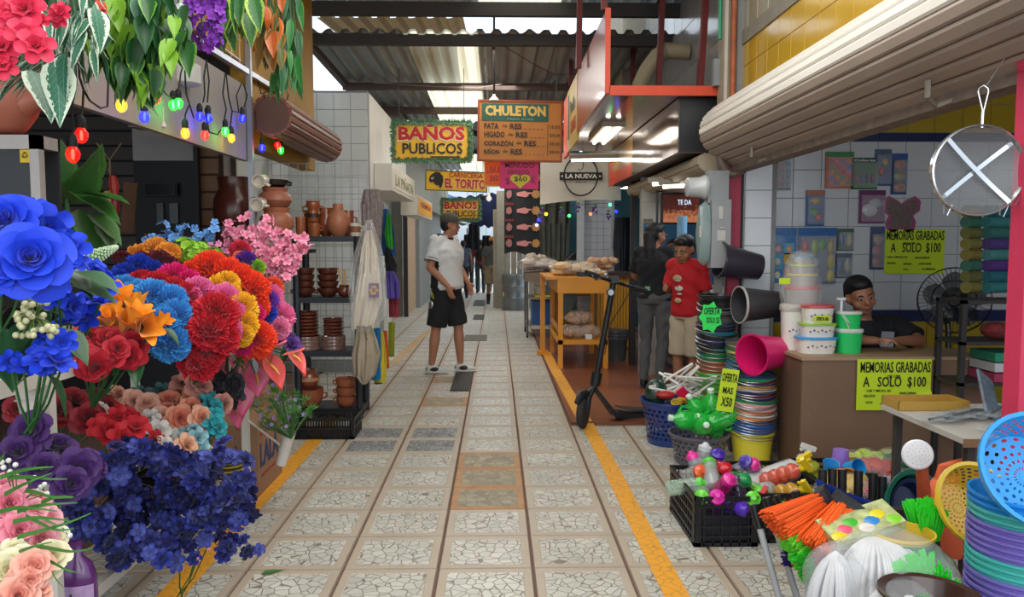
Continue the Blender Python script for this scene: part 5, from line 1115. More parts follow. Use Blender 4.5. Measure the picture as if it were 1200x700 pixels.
for k, (px, py, a) in enumerate(((309, 203, .5), (306, 230, .2))):
    t = pot('hanging_mug', ('painted white mug hanging from the silver pole, upper of two', 'painted white mug hanging from the silver pole, lower of two')[k], 'mug', px, 0, 5.42, cup, '#cfc4b4', .10, .052, 1)
    t.location = P(px, py+8, 5.42); t.rotation_euler = (R(100), a, 0)
single('pole_plates', MB().box(0, 0, 0, .05, .01, .07), M('#c8c8c4'), 'white price tag on the silver pole', 'tag', P(297, 225, 5.46), smooth=False)
# hanging bags and clothes right of the pottery shelf
def drape(name, label, pts, Y, mat, cat='bag', depth=.03, wob=.014, n=16):
    """cloth hung from a top edge; pts: outline pixel pairs left/right, top to bottom"""
    a = P((pts[0][0]+pts[0][1])/2, pts[0][2], Y); t = thing(name, label, cat, a); m = MB()
    for side in (0, 1):
        s0 = len(m.v)
        for l, r_, y in pts:
            for i in range(n+1):
                u = i/n; e = P(l+(r_-l)*u, y, Y)-a; bul = math.sin(PI*u)*depth; e.y += (-bul if side == 0 else bul)+wob*math.sin(u*19+y*.06)+wob*.6*math.sin(u*37+y*.02)
                m.vv(e)
        for j in range(len(pts)-1):
            for i in range(n):
                q = (s0+j*(n+1)+i, s0+j*(n+1)+i+1, s0+(j+1)*(n+1)+i+1, s0+(j+1)*(n+1)+i); m.ff(*(q[::-1] if side == 0 else q))
    part('cloth', m, mat, t); return t
PLB = M('#f2f2f0', r=.1, a=.26, v=.3, s=9, coat=1)
t = drape('embroidered_shirt', 'cream embroidered cloth garment in a clear plastic bag', [(430, 436, 270), (424, 442, 290), (420, 445, 320), (414, 448, 350), (412, 437, 386)], 6.15, M('#f0e6d2', r=.8, v=.08, s=8))
p0 = P(432, 332, 6.07)-t.location; p1 = P(444, 349, 6.07)-t.location; part('patch', MB().b2((p0.x, p0.y, p1.z), (p1.x, p0.y+.004, p0.z)), M('#7a5a9a', v=.2), t, smooth=False)
for q in range(6): part('flower_petal', MB().ell(((p0.x+p1.x)/2+.022*math.cos(q), p0.y-.004, (p0.z+p1.z)/2+.03*math.sin(q*1.05)), (.014, .003, .014), 8, 4), M('#d8a83a'), t)
o = drape('plastic_bag', 'clear plastic garment bag hanging over the cream shirt', [(430, 436, 258), (420, 447, 285), (411, 452, 310), (407, 453, 345), (409, 452, 372), (412, 436, 388)], 6.11, PLB, depth=.09, wob=.03)
drape('striped_bag', 'grey and pink striped woven bag hanging at the corner', [(426, 444, 222), (422, 450, 240), (424, 448, 275), (430, 446, 300)], 6.5, M('#8f8280', r=.8, v=.5, s=40), depth=.03)
drape('tote_bag', 'beige tote bag with red embroidery below the plastic-wrapped shirt', [(418, 436, 382), (416, 442, 398), (412, 446, 415), (414, 440, 440), (424, 430, 450)], 6.1, M('#a89a84', r=.85, v=.12, s=20), depth=.04)
for nm, pts, c, Y in (('turquoise', [(438, 446, 385), (432, 447, 415), (430, 446, 445)], '#1a7ab0', 6.3), ('yellow', [(445, 450, 390), (440, 453, 425), (438, 452, 448)], '#d8c83a', 6.35), ('orange', [(449, 454, 388), (448, 456, 432)], '#e0662a', 6.45), ('green woven', [(455, 463, 378), (455, 462, 418)], '#9aa02c', 6.6), ('dark teal', [(440, 450, 440), (438, 448, 450)], '#1c6a5a', 6.38)):
    drape('cloth_bag', '%s cloth bag hanging at the right side of the pottery shelf' % nm, pts, Y, M(c, r=.8, v=.15, s=20), depth=.03)
drape('cloth_bag', 'blue and green cloth bags hung beyond the striped bag', [(447, 455, 245), (444, 462, 270), (446, 464, 300)], 7.2, M('#2a5a9a', r=.8, v=.3, s=8), depth=.04)
drape('cloth_bag', 'bright green strap bag hung beside the blue one', [(453, 458, 250), (451, 461, 275), (454, 462, 292)], 7.1, M('#3aa83c', r=.8), depth=.02)
drape('cloth_bag', 'black net bag hanging above the purple picture bag', [(452, 456, 290), (450, 466, 312), (454, 464, 322)], 7.0, M('#24262a', r=.8), depth=.03)
drape('picture_bag', 'small purple picture bag with a red border', [(452, 462, 318), (450, 468, 330), (452, 469, 350)], 6.9, M('#5a4a9c', r=.6, v=.4, s=30), depth=.03)
drape('picture_bag', 'red woven bag below the purple picture bag', [(455, 467, 350), (456, 468, 372)], 6.95, M('#a03c4c', r=.8, v=.4, s=30), depth=.02)
# ================= boxes at the foot of the stand
KR = M('#9a7458', r=.85, v=.1, s=5)
a, b = G(277, 570), G(338, 560)
t = thing('carton', 'brown cardboard carton with blue print standing behind the stand leg', 'carton', (-1.62, 4.32, 0))
part('box', MB().b2((0, 0, 0), (.26, .48, .42)), KR, t, smooth=False)
o = text('LALA', t, .04, .16, .40, .30, 0, M('#2a3a6a', v=0), bold=.03); o.rotation_euler = (0, 0, PI/2); o.location = (.262, 0, 0)
o = text('PRODUCTO MEXICANO', t, .05, .34, .40, .365, 0, M('#b03a30', v=0)); o.rotation_euler = (0, 0, PI/2); o.location = (.262, 0, 0)
o = text('HECHO EN MEXICO', t, .05, .10, .38, .12, 0, M('#b03a30', v=0)); o.rotation_euler = (0, 0, PI/2); o.location = (.262, 0, 0)
text('leche', t, .05, .05, .2, .3, -.001, M('#2a3a6a', v=0), bold=.02)
t = thing('carton', 'plain brown carton lying under the fern bunch', 'carton', (-1.78, 4.85, 0)); part('box', MB().b2((0, 0, 0), (.3, .3, .5)), KR, t, smooth=False)
single('black_bag', MB().ell((0, 0, .05), (.14, .16, .07), 14, 8), M('#101114', r=.3, v=.2, coat=.5, bump=.6, s=20), 'black plastic bag lying on the floor beside the stand leg', 'bag', (-1.52, 4.15, 0))
def crate(name, label, x0, y0, x1, y1, z0, z1, mat, nx=9, ny=9, nz=4, cat='crate', th=.008, flare=0):
    t = thing(name, label, cat, ((x0+x1)/2, (y0+y1)/2, z0)); W_, D_, H_ = x1-x0, y1-y0, z1-z0
    for ax, L, off in ((0, W_, -D_/2), (0, W_, D_/2), (1, D_, -W_/2), (1, D_, W_/2)):
        m = MB(); n = nx if ax == 0 else ny
        def bx(u0, u1, za, zb_, q=th):
            if ax == 0: m.b2((u0, off-q/2, za), (u1, off+q/2, zb_))
            else: m.b2((off-q/2, u0, za), (off+q/2, u1, zb_))
        bx(-L/2, L/2, H_-.022, H_, th*1.8); bx(-L/2, L/2, 0, .02); bx(-L/2, -L/2+.03, 0, H_); bx(L/2-.03, L/2, 0, H_)
        for k in range(1, nz): bx(-L/2, L/2, H_*k/nz-.006, H_*k/nz+.006, th*1.3)
        for k in range(1, n): bx(-L/2+L*k/n-.004, -L/2+L*k/n+.004, 0, H_)
        part('side', m, mat, t, smooth=False)
    m = MB(); m.b2((-W_/2, -D_/2, .002), (W_/2, D_/2, .010)); part('bottom', m, mat, t, smooth=False); return t
BKP = M('#15161a', r=.4, v=.08)
crate('plastic_crate', 'low black slatted plastic crate on the floor before the pottery shelf', -1.52, 5.62, -1.06, 5.95, 0, .16, BKP, 22, 10, 2)
# things under the stand: striped toy, cleaner bottle
t = thing('cleaner_bottle', 'purple cleaner bottle with a white label at the foot of the stand', 'bottle', P(92, 740, 2.45)); t.location.z = P(92, 760, 2.45).z; t.scale = (1.5,)*3
part('body', MB().lathe([(.04, 0), (.044, .02), (.044, .16), (.035, .19), (.016, .21), (.016, .24)], 18, sx=1, sy=.6), M('#5c2a6a', r=.25, coat=.5), t)
m = MB(); m.grid(lambda u, v: (.0455*math.sin((u-.5)*2.4), -.0275*math.cos((u-.5)*2.4)-.001, .05+v*.10), 10, 2); part('label', m, M('#b79ac4', r=.4, v=.3, s=30), t)
text('Fabuloso', t, -.038, .10, .038, .135, -.031, SK, bold=.03)
t = thing('toadstool_toy', 'red spotted toadstool ornament on the lower rail of the stand', 'ornament', P(206, 560, 3.45)); part('cap', MB().lathe([(.0, .09), (.03, .085), (.05, .06), (.052, .04), (.02, .04)], 14), M('#a8241c', r=.3), t); part('stalk', MB().lathe([(.03, 0), (.02, .04)], 10), M('#b83a24'), t)
for k in range(8): a = k*.9; part('spot', MB().ell((.042*math.cos(a), .042*math.sin(a)-.0, .062+.01*(k % 2)), (.007, .007, .006), 8, 4), M('#e8e0d8'), t)
t = thing('toy_doll', 'pink and black toy doll behind the red toadstool', 'toy', P(222, 560, 3.55)); part('body', MB().ell((0, 0, .05), (.035, .03, .06), 10, 7), M('#c0286a'), t); part('head', MB().ell((0, 0, .13), (.03, .03, .032), 10, 7), M('#2a1c1c'), t)
t = thing('basket', 'small yellow-black coil basket on the lower shelf of the stand', 'basket', P(268, 560, 3.6)); 
for k in range(7): part('coil', MB().lathe([(.05+.004*k, .012*k), (.056+.004*k, .012*k+.006), (.05+.004*k, .012*k+.012)], 16, caps=False), M('#a8922c' if k % 2 else '#2a2418'), t)
# ================= far right stall: yellow table, cart, panels
YW = M('#e0951c', r=.45, v=.1, s=4, coat=.15)
a, b = P(655, 432, 8.9), P(716, 432, 8.9)
t = thing('yellow_table', 'yellow painted wooden table with a lower shelf on the brown platform', 'table', (P(654, 430, 8.75).x, 8.75, .006)); W_ = P(713, 430, 8.75).x-t.location.x; D_ = 1.35; H_ = 1.04
for x, y in ((0, 0), (W_-.06, 0), (0, D_-.06), (W_-.06, D_-.06)): part('leg', MB().b2((x, y, 0), (x+.055, y+.055, H_)), YW, t, smooth=False)
part('tabletop', MB().b2((-.14, -.02, H_-.012), (W_+.03, D_, H_+.018)), YW, t, smooth=False); part('apron', MB().b2((-.01, -.012, H_-.17), (W_+.0, .012, H_)), YW, t, smooth=False); part('apron', MB().b2((-.012, 0, H_-.17), (.012, D_, H_)), YW, t, smooth=False)
part('lower_shelf', MB().b2((0, 0, .28), (W_-.01, D_, .33)), YW, t, smooth=False); part('side_rail', MB().b2((0, .05, .42), (.02, D_, .48)), YW, t, smooth=False); part('back_panel', MB().b2((0, D_-.02, .33), (W_, D_, H_-.1)), M('#b8741c', r=.6), t, smooth=False)
part('leg', MB().b2((-.14, D_-.2, 0), (-.08, D_-.14, H_)), YW, t, smooth=False); part('leg', MB().b2((-.18, D_-.25, 0), (-.04, D_-.1, .05)), YW, t, smooth=False)
def lumpy(name, label, c, r, n, mat, cat='bag', s=.35, wrap=None):
    t = thing(name, label, cat, c); m = MB()
    for k in range(n):
        p = Vector((rnd(-1, 1)*r[0]*.7, rnd(-1, 1)*r[1]*.7, r[2]*rnd(.3, .75))); m.ell(p, (r[0]*s*rnd(.7, 1.2), r[1]*s*rnd(.7, 1.2), r[2]*s*rnd(.6, 1)), 8, 5, T=RZ(rnd(0, 3)))
    part('contents', m, mat, t, kind='stuff')
    if wrap:
        m = MB(); m.ell((0, 0, r[2]*.5), (r[0], r[1], r[2]*.62), 20, 12)
        for v in m.v: f = 1+.10*math.sin(v.x*70+v.y*40)+.06*math.sin(v.z*90+v.x*30); v.x *= f; v.y *= f; v.z = max(0.001, v.z*(1+.05*math.sin(v.x*55)))
        part('wrap', m, wrap, t)
    return t
RND = M('#d8b888', r=.6, v=.2, s=30); PLW = M('#e8e8e6', r=.1, a=.28, v=0, coat=1)
zt_ = 1.03
lumpy('rind_bag', 'plastic bag of pale pork rinds on the left end of the yellow table', (P(672, 322, 9.3).x, 9.3, zt_+.03), (.30, .32, .16), 26, RND, wrap=PLW)
lumpy('rind_bag', 'heap of loose pork rinds at the right end behind the yellow table', (P(706, 318, 10.0).x, 10.0, zt_+.06), (.24, .2, .18), 20, M('#d0a684', r=.6, v=.2, s=30))
lumpy('rind_bag', 'flat bag of rinds in the middle of the yellow table', (P(695, 322, 9.2).x, 9.1, zt_+.03), (.14, .2, .09), 12, RND, wrap=PLW)
lumpy('rind_bag', 'bag of white chicharron puffs stacked on the steel cart', (P(632, 318, 12).x, 12.0, 1.02), (.34, .3, .20), 26, M('#e2cfc0', r=.6, v=.15, s=30), wrap=PLW)
lumpy('rind_bag', 'small heap of puffs on top of the bag on the steel cart', (P(628, 308, 12).x, 12.05, 1.18), (.17, .15, .13), 14, M('#ded0b4', r=.6, v=.15, s=30))
for k, (px, z, s) in enumerate(((672, .335, .17), (690, .335, .13), (678, .50, .16))): lumpy('snack_bag', ('clear bag of snacks at the left of the table\'s lower shelf', 'clear bag of snacks in the middle of the table\'s lower shelf', 'clear bag of snacks lying on top of the two others')[k], (P(px, 380, 9.0).x, 9.0, z), (s, s*.8, .15), 18, M('#c8a27c', r=.6, v=.2, s=40), wrap=PLW)
t = thing('foil_bucket', 'bucket wrapped in clear plastic hanging under the yellow tabletop', 'bucket', (P(683, 365, 9.4).x, 9.4, .62)); part('bucket', MB().lathe([(.08, 0), (.10, .18), (.11, .19)], 16), M('#8e9294', r=.2, v=.4, s=30, coat=1), t)
t = thing('steel_tub', 'grey plastic tub leaning inside the yellow table', 'tub', (P(663, 368, 9.5).x, 9.5, .5), rot=(0, R(25), 0)); part('tub', MB().lathe([(.10, 0), (.17, .33), (.18, .34), (.16, .33), (.095, .02)], 4), M('#5c6468', r=.4), t, smooth=False)
single('paper_slip', MB().box(0, 0, .03, .08, .002, .06, rot=(R(-20), 0, 0)), M('#d8d8d8'), 'white paper slip on the lower shelf of the yellow table', 'paper', (P(690, 383, 8.85).x, 8.85, .335), smooth=False)
single('digital_scale', MB().box(0, 0, .03, .16, .16, .05), M('#1a1b1e', r=.4), 'small black device on the yellow tabletop', 'scale', (P(684, 322, 8.95).x, 8.9, zt_+.03), smooth=False)
t = thing('bucket', 'grey plastic bucket stack on the brown platform right of the yellow table', 'bucket', (P(723, 415, 9.3).x, 9.4, .006)); 
for k in range(3): part('bucket', MB().lathe([(.12, 0), (.145, .26), (.155, .27), (.155, .30), (.14, .30)], 20, c=(0, 0, .04*k)), M('#4c5054', r=.4), t)
# yellow board counter behind
t = thing('plank_counter', 'yellow tongue-and-groove counter with a brown top, behind the yellow table', 'counter', (P(700, 330, 10.3).x, 10.25, 0)); W_ = 1.78-t.location.x
for k in range(11): part('plank', MB().b2((W_*k/11, 0, .05), (W_*(k+1)/11-.006, .03, 1.0)), M('#d8981c', r=.45, v=.1, s=3), t, smooth=False)
part('worktop', MB().b2((-.5, -.08, 1.0), (W_+.02, .5, 1.06)), M('#4a3228', r=.4), t, smooth=False); part('body', MB().b2((0, .03, 0), (W_, .45, 1.0)), M('#7a5418'), t, smooth=False)
# steel cart
t = thing('steel_cart', 'steel trolley with a blue box, carrying bags of puffs', 'cart', (P(617, 388, 12.0).x, 11.7, 0)); W_ = .52; 
ALU = M('#8d8c88', r=.35, m=.6, v=.1)
for x in (0, W_):
    for y in (0, .8): part('leg', MB().tube([(x, y, .08), (x, y, 1.0)], .018, 8), ALU, t); part('wheel', MB().lathe([(.045, -.015), (.045, .015)], 12, c=(x, y, .045), T=Matrix.Rotation(PI/2, 4, 'Y')), BKP, t)
for z in (.18, .6): part('shelf', MB().b2((0, 0, z), (W_, .8, z+.02)), ALU, t, smooth=False)
part('top', MB().b2((-.03, -.03, .86), (W_+.05, .85, 1.0)), M('#7d6a5c', r=.4, m=.3), t, smooth=False)
single('storage_box', MB().b2((0, 0, 0), (.40, .5, .34)), M('#1f5a9a', r=.4), 'blue plastic box on the lower shelf of the steel cart', 'box', (t.location.x+.08, 11.85, .205), smooth=False)
single('white_bowl', MB().lathe([(.07, 0), (.11, .12), (.115, .13), (.1, .12)], 16), M('#b9b6b0', r=.3), 'pale bowl on the middle shelf of the steel cart', 'bowl', (t.location.x+.22, 11.85, .66))
single('yellow_tray', MB().b2((0, 0, 0), (.28, .3, .03)), M('#d0b41c'), 'yellow tray on the middle shelf of the steel cart', 'tray', (t.location.x+.12, 11.75, .622), smooth=False)
single('red_bundle', MB().ell((0, 0, .05), (.08, .1, .06), 10, 6), M('#a81f2c'), 'red cloth bundle on the bottom shelf of the steel cart', 'bundle', (t.location.x+.44, 11.62, .205))
# stall interior behind
m = MB(); m.b2((P(684, 300, 11.6).x, 11.6, 0), (P(715, 300, 11.6).x, 11.9, 2.6)); wpl = struct('wall_stall_pillar', m, GR)
tile_wall(wpl, (P(684, 300, 11.6).x, 11.6, 1.04), (1, 0, 0), 4, 14, .10, .105, M('#c6cdd6', r=.25, v=.04))
m = MB(); m.b2((P(676, 300, 11.55).x, 11.5, 0), (P(684, 300, 11.55).x, 11.6, 2.6)); struct('trim_40', m, M('#c4cad0', r=.4))
m = MB(); m.b2((P(715, 300, 11.55).x, 11.5, 0), (P(719, 300, 11.55).x, 11.6, 2.6)); struct('trim_41', m, M('#c4cad0', r=.4))
m = MB(); m.b2((.9, 13.2, 0), (2.6, 13.3, 3)); struct('wall_stall_blue', m, M('#3f86a0', r=.5))
m = MB(); m.b2((P(739, 300, 9.0).x, 9.0, 0), (P(746, 300, 9.0).x, 9.07, 2.25)); struct('trim_42', m, M('#24201e', r=.6))
drape('stall_curtain', 'grey-green plastic strip curtain hanging behind the white banner', [(633, 668, 232), (632, 668, 262), (634, 666, 312)], 12.6, M('#5c5f58', r=.7, v=.3, s=8), cat='curtain', depth=.05, wob=.05, n=18)
drape('stall_curtain', 'dark rubber curtain left of the grey-green one', [(634, 650, 240), (636, 648, 322)], 12.9, M('#202224', r=.6, v=.2), cat='curtain', depth=.05, wob=.04)
drape('work_apron', 'dark blue apron hanging right of the white tiled pillar', [(720, 738, 255), (718, 740, 290), (722, 736, 330)], 11.2, M('#1e2430', r=.8), cat='apron', depth=.08)
t = thing('meat_slicer', 'dark slanted metal machine behind the bags of rinds', 'machine', P(668, 318, 12.3)); m = MB(); m.prism([(-.25, -.1), (.3, -.1), (.32, .42), (.2, .42)], 0, .4); part('hood', m, M('#3c3e42', r=.3, m=.5, v=.2), t, smooth=False); part('tray', MB().bar((-.3, -.02, 0), (.2, -.02, .42), .3, .03), M('#4e5054', r=.3, m=.6), t, smooth=False)
tube_light('bluish tube light inside the stall right of the white banner', (1.95, 12.0, 2.32), .9, rz=PI/2, n=1)
# purple grape lights string under the white banner
t = thing('light_string', 'string of purple grape clusters under the white banner', 'light string', P(640, 232, 10.4)); pts = [P(x, y, 10.45)-t.location for x, y in ((632, 240), (645, 243), (665, 241), (685, 240), (705, 238), (728, 240))]; part('cable', MB().tube(pts, .004, 4), CB, t)
for px, py in ((636, 240), (658, 243), (677, 238), (697, 240), (713, 247), (633, 250)):
    e = P(px, py+3, 10.42)-t.location; m = MB()
    for k in range(14): m.ell(e+Vector((rnd(-1, 1)*.03, rnd(-1, 1)*.02, -rnd(0, .09))), .014, 6, 4)
    part('grape_cluster', m, M('#5a3490', r=.3, v=.2, coat=.5), t, kind='stuff'); part('grape_leaf', MB().ell(e+Vector((0, 0, .03)), (.03, .01, .015), 6, 4), M('#3c8a3c'), t)
for px, py, c in ((640, 251, YLb), (667, 253, GNb), (692, 251, '#ff5a20'), (722, 248, BLb), (631, 258, BLb), (629, 264, '#8a8aff'), (715, 240, '#40ff80')): part('lamp', MB().ell(P(px, py, 10.4)-t.location, .022, 8, 6), M(c, em=4, v=0), t)
# bare bulbs and camera near the roof signs
t = thing('pendant_bulb', 'white pendant lamp above the orange price board', 'lamp', P(579, 118, 8.7)); part('shade', MB().lathe([(.055, 0), (.05, .02), (.02, .045), (.015, .075)], 14), M('#d8d4c8'), t)
t = thing('pendant_bulb', 'bare white bulb hanging beside the butcher sign', 'lamp', P(573, 232, 13)); part('bulb', MB().lathe([(.01, -.06), (.045, -.03), (.045, 0), (.02, .04), (.02, .08)], 12), M('#e8e4dc', em=.6, v=0), t)
t = thing('security_camera', 'small dome camera under the butcher sign', 'camera', P(566, 232, 13)); part('dome', MB().ell((0, 0, 0), .05, 10, 7), M('#2a2a2c', r=.2), t)
# ================= shop where the boy and woman stand
m = MB(); m.b2((P(751, 300, 8.3).x, 8.3, 0), (P(776, 300, 8.3).x, 8.4, 2.5)); wpp = struct('wall_shop_pillar', m, GR)
tile_wall(wpp, (P(751, 300, 8.3).x, 8.3, .0), (1, 0, 0), 1, 9, P(776, 300, 8.3).x-P(751, 300, 8.3).x, .27, M('#b9b6ae', r=.3, v=.05))
t = thing('notice', 'small blue and brown notice on the tiled pillar beside the screen', 'notice', P(754, 272, 8.27)); part('sheet', MB().b2((0, 0, 0), (.10, .01, .10)), M('#2f7aa8'), t, smooth=False); part('sheet', MB().b2((0, 0, .11), (.10, .01, .14)), M('#8a6a4a'), t, smooth=False)
p0, p1 = P(775, 263, 7.9), P(822, 226, 7.9); t = thing('television', 'television on a metal rack showing a reddish food picture', 'television', p0); W_, H_ = p1.x-p0.x, p1.z-p0.z
part('bezel', MB().b2((0, .01, 0), (W_, .06, H_)), M('#121214', r=.4), t, smooth=False)
def scr(n, b):
    tc = nd(n, 'ShaderNodeTexCoord'); sp_ = nd(n, 'ShaderNodeSeparateXYZ'); n.links.new(tc.outputs['Generated'], sp_.inputs[0]); nz = nd(n, 'ShaderNodeTexNoise'); nz.inputs['Scale'].default_value = 9; n.links.new(tc.outputs['Generated'], nz.inputs['Vector'])
    c = mixc(n, mth(n, 'MINIMUM', mth(n, 'MAXIMUM', mth(n, 'MULTIPLY', mth(n, 'SUBTRACT', nz.outputs['Fac'], sp_.outputs['Z']), 3), 0), 1), lin('#4a2018'), lin('#b06a48')); n.links.new(c, b.inputs['Base Color']); n.links.new(c, b.inputs['Emission Color']); b.inputs['Emission Strength'].default_value = .35
part('screen', MB().b2((.02, 0, .02), (W_-.02, .012, H_-.02)), node_mat('screen_picture', scr, .2), t, smooth=False); text('TE DA', t, W_*.4, H_*.62, W_*.75, H_*.78, -.003, M('#d0dcf0', v=0, em=.4), bold=.02)
t = thing('metal_rack', 'dark metal rack framing the television', 'rack', P(770, 300, 7.95)); 
for a, b in (((770, 212), (770, 268)), ((770, 212), (828, 212)), ((770, 224), (828, 224)), ((824, 212), (824, 268))): part('bar', MB().tube([P(*a, 7.95)-t.location, P(*b, 7.95)-t.location], .012, 6), BKP, t)
tube_light('bluish ceiling tube pair inside the shop behind the boy, left tube', tuple(P(790, 213, 7.2)), .5, rz=R(50), n=1); tube_light('bluish ceiling tube pair inside the shop behind the boy, right tube', tuple(P(803, 216, 7.0)), .5, rz=R(50), n=1)
l = bpy.data.lights.new('shop_tube', 'AREA'); l.shape = 'RECTANGLE'; l.size = 1; l.size_y = .2; l.energy = 22; l.color = (.8, .9, 1); lo = bpy.data.objects.new('shop_tube', l); lo.location = (2.8, 7.4, 2.55); COL.objects.link(lo)
single('paper_towel_roll', MB().lathe([(.05, 0), (.05, .24)], 16), M('#7fb4d8', r=.6), 'pale blue roll standing on the shelf below the television', 'roll', P(799, 282, 7.7)); 
t = thing('display_counter', 'white glass-fronted counter with dark base that the boy leans on', 'counter', (0, 0, 0)); cx0, cyA, cyB = 1.98, 6.3, 9.1
part('body', MB().b2((cx0, cyA, .12), (2.5, cyB, .92)), M('#7d786c', r=.35, v=.1, coat=.4), t, smooth=False); part('top', MB().b2((cx0-.03, cyA-.03, .92), (2.55, cyB, .96)), M('#b0a898', r=.3, m=.3), t, smooth=False)
part('glass_front', MB().b2((cx0-.015, cyA, .5), (cx0-.005, cyB, .90)), M('#a8a894', r=.12, v=.2, s=2, coat=1), t, smooth=False); part('dark_base', MB().b2((cx0-.02, cyA, .16), (cx0, cyB, .42)), M('#3a2e28', r=.3, coat=.5), t, smooth=False); part('rail', MB().b2((cx0-.03, cyA, .42), (cx0, cyB, .46)), M('#b0aca4', m=.5, r=.4), t, smooth=False); part('rail', MB().b2((cx0-.03, cyA, .10), (cx0, cyB, .14)), M('#8d8a84', m=.5, r=.4), t, smooth=False)
# ================= the kick scooter
SKB = M('#1a1b1e', r=.45, v=.06); RUB = M('#2a2a2c', r=.8, v=.15, s=20)
w0 = G(683, 502); t = thing('electric_scooter', 'black electric kick scooter parked on the yellow line, front wheel toward the camera', 'scooter', (w0.x, w0.y, 0)); wy_ = .115
O = t.location
def Q(px, py, Y): return P(px, py, Y)-O
Tw = RZ(R(-22)) @ Matrix.Rotation(PI/2, 4, 'Y')
part('front_wheel', MB().lathe([(.085, -.028), (.11, -.024), (.122, -.01), (.122, .01), (.11, .024), (.085, .028)], 26, c=(0, 0, .122), T=Tw), RUB, t); part('wheel_hub', MB().lathe([(.02, -.03), (.08, -.024), (.08, .024), (.02, .03)], 20, c=(0, 0, .122), T=Tw), M('#3c3c3e', r=.4, m=.4), t)
hp = Q(697, 452, w0.y+.05); top = Q(719, 330, w0.y+.02)
part('front_fender', MB().tube([(-.06, -.09, .22), (-.02, -.03, .265), (.03, .03, .27), (.06, .09, .24)], [.02, .035, .035, .02], 8), SKB, t)
part('fork', MB().tube([(.035, .02, .12), (.05, .02, .24), hp], .022, 8), SKB, t); part('fork', MB().tube([(-.035, -.01, .12), (-.02, .0, .24), hp], .02, 8), SKB, t)
part('steering_column', MB().tube([hp, hp.lerp(top, .12), hp.lerp(top, .13), top], [.036, .034, .024, .024], 12), SKB, t); part('folding_joint', MB().tube([hp.lerp(top, .02), hp.lerp(top, .13)], .042, 12), SKB, t)
part('headlight', MB().lathe([(.0, 0), (.022, 0), (.026, .01), (.03, .04)], 14, c=Q(716, 343, w0.y-.06), T=RX(-PI/2)), M('#b8bcc0', r=.1, coat=1), t); part('headlight_rim', MB().lathe([(.024, -.002), (.032, .0), (.032, .04)], 14, c=Q(716, 343, w0.y-.055), T=RX(-PI/2)), SKB, t)
hl, hr = Q(687, 320, w0.y-.30), Q(757, 341, w0.y+.30)
part('handlebar', MB().tube([hl, top+Vector((0, 0, .0)), hr], .014, 10), SKB, t); part('grip', MB().tube([hl, hl.lerp(top, .42)], .022, 10), RUB, t); part('grip', MB().tube([hr, hr.lerp(top, .42)], .020, 10), RUB, t)
part('display', MB().box(top.x, top.y, top.z+.015, .07, .10, .05), SKB, t); part('brake_lever', MB().tube([top.lerp(hl, .5)+Vector((0, -.02, 0)), top.lerp(hl, .7)+Vector((.0, -.06, -.03)), hl+Vector((.04, -.05, -.02))], .006, 6), M('#6d6f72', m=.6), t)
part('brake_cable', MB().tube([top+Vector((.05, 0, 0)), top+Vector((.14, -.02, -.05)), top+Vector((.08, -.02, -.16)), hp.lerp(top, .6)+Vector((.03, -.02, 0)), hp.lerp(top, .3)+Vector((.03, -.02, 0))], .004, 5), SKB, t)
part('bell', MB().ell(top.lerp(hl, .3)+Vector((0, 0, .03)), .018, 8, 6), M('#b0b4b8', m=.8, r=.3), t)
dk = [Q(694, 452, w0.y+.06), Q(706, 468, w0.y+.12), Q(718, 484, w0.y+.22), Q(732, 487, w0.y+.35), Q(800, 487, w0.y+.55)]
for q in dk: pass
m = MB(); rows = []
for q, w_, h_ in zip(dk, (.04, .07, .13, .15, .15), (.05, .05, .045, .06, .06)):
    d = Vector((-.25, .97, 0)); rows.append([m.vv(q+d*(w_/2)*sx+Vector((0, 0, sz*h_/2))) for sx, sz in ((-1, -1), (1, -1), (1, 1), (-1, 1))])
for i in range(4):
    for k in range(4): j = (k+1) % 4; m.ff(rows[i][k], rows[i][j], rows[i+1][j], rows[i+1][k])
m.ff(*rows[-1]); m.ff(*rows[0][::-1]); part('deck', m, M('#2b2d30', r=.5, v=.05), t, smooth=False)
part('deck_mat', MB().bar(dk[2]+Vector((.06, .06, .034)), dk[4]+Vector((0, 0, .032)), .12, .008), M('#3a3c40', r=.8), t, smooth=False)
ks = Q(736, 490, w0.y+.33); part('kickstand', MB().tube([ks, Vector((ks.x+.005, ks.y-.04, .01))], .009, 6), SKB, t); rw = dk[4]+Vector((.06, .03, 0)); part('rear_wheel', MB().lathe([(.085, -.026), (.115, -.02), (.12, 0), (.115, .02), (.085, .026)], 22, c=(rw.x, rw.y, .12), T=RZ(R(70)) @ Matrix.Rotation(PI/2, 4, 'Y')), RUB, t)
# ================= counter, wall packs, seller's goods
CT = M('#7b5f4a', r=.6, v=.1, s=3); t = thing('counter_box', 'brown wooden counter with lime paper signs where the seller sits', 'counter', (1.87, 4.62, 0)); CW = 3.0-1.87; CHh = .755
part('front_panel', MB().b2((0, 0, 0), (CW, .02, CHh-.02)), CT, t, smooth=False); part('side_panel', MB().b2((0, .02, 0), (.02, .36, CHh-.02)), M('#6a5040', r=.6), t, smooth=False); part('worktop', MB().b2((-.01, -.01, CHh-.02), (CW, .40, CHh)), M('#a08468', r=.5, v=.12, s=5), t, smooth=False); part('side_panel', MB().b2((CW-.02, .02, 0), (CW, .36, CHh-.02)), CT, t, smooth=False)
for z in (.12, .4, .66): part('screw', MB().ell((.05, 0, z), .004, 6, 4), M('#b0a89a', m=.7), t)
LIME = M('#c6e01e', r=.6, v=.03); INK = M('#161a10', v=0)
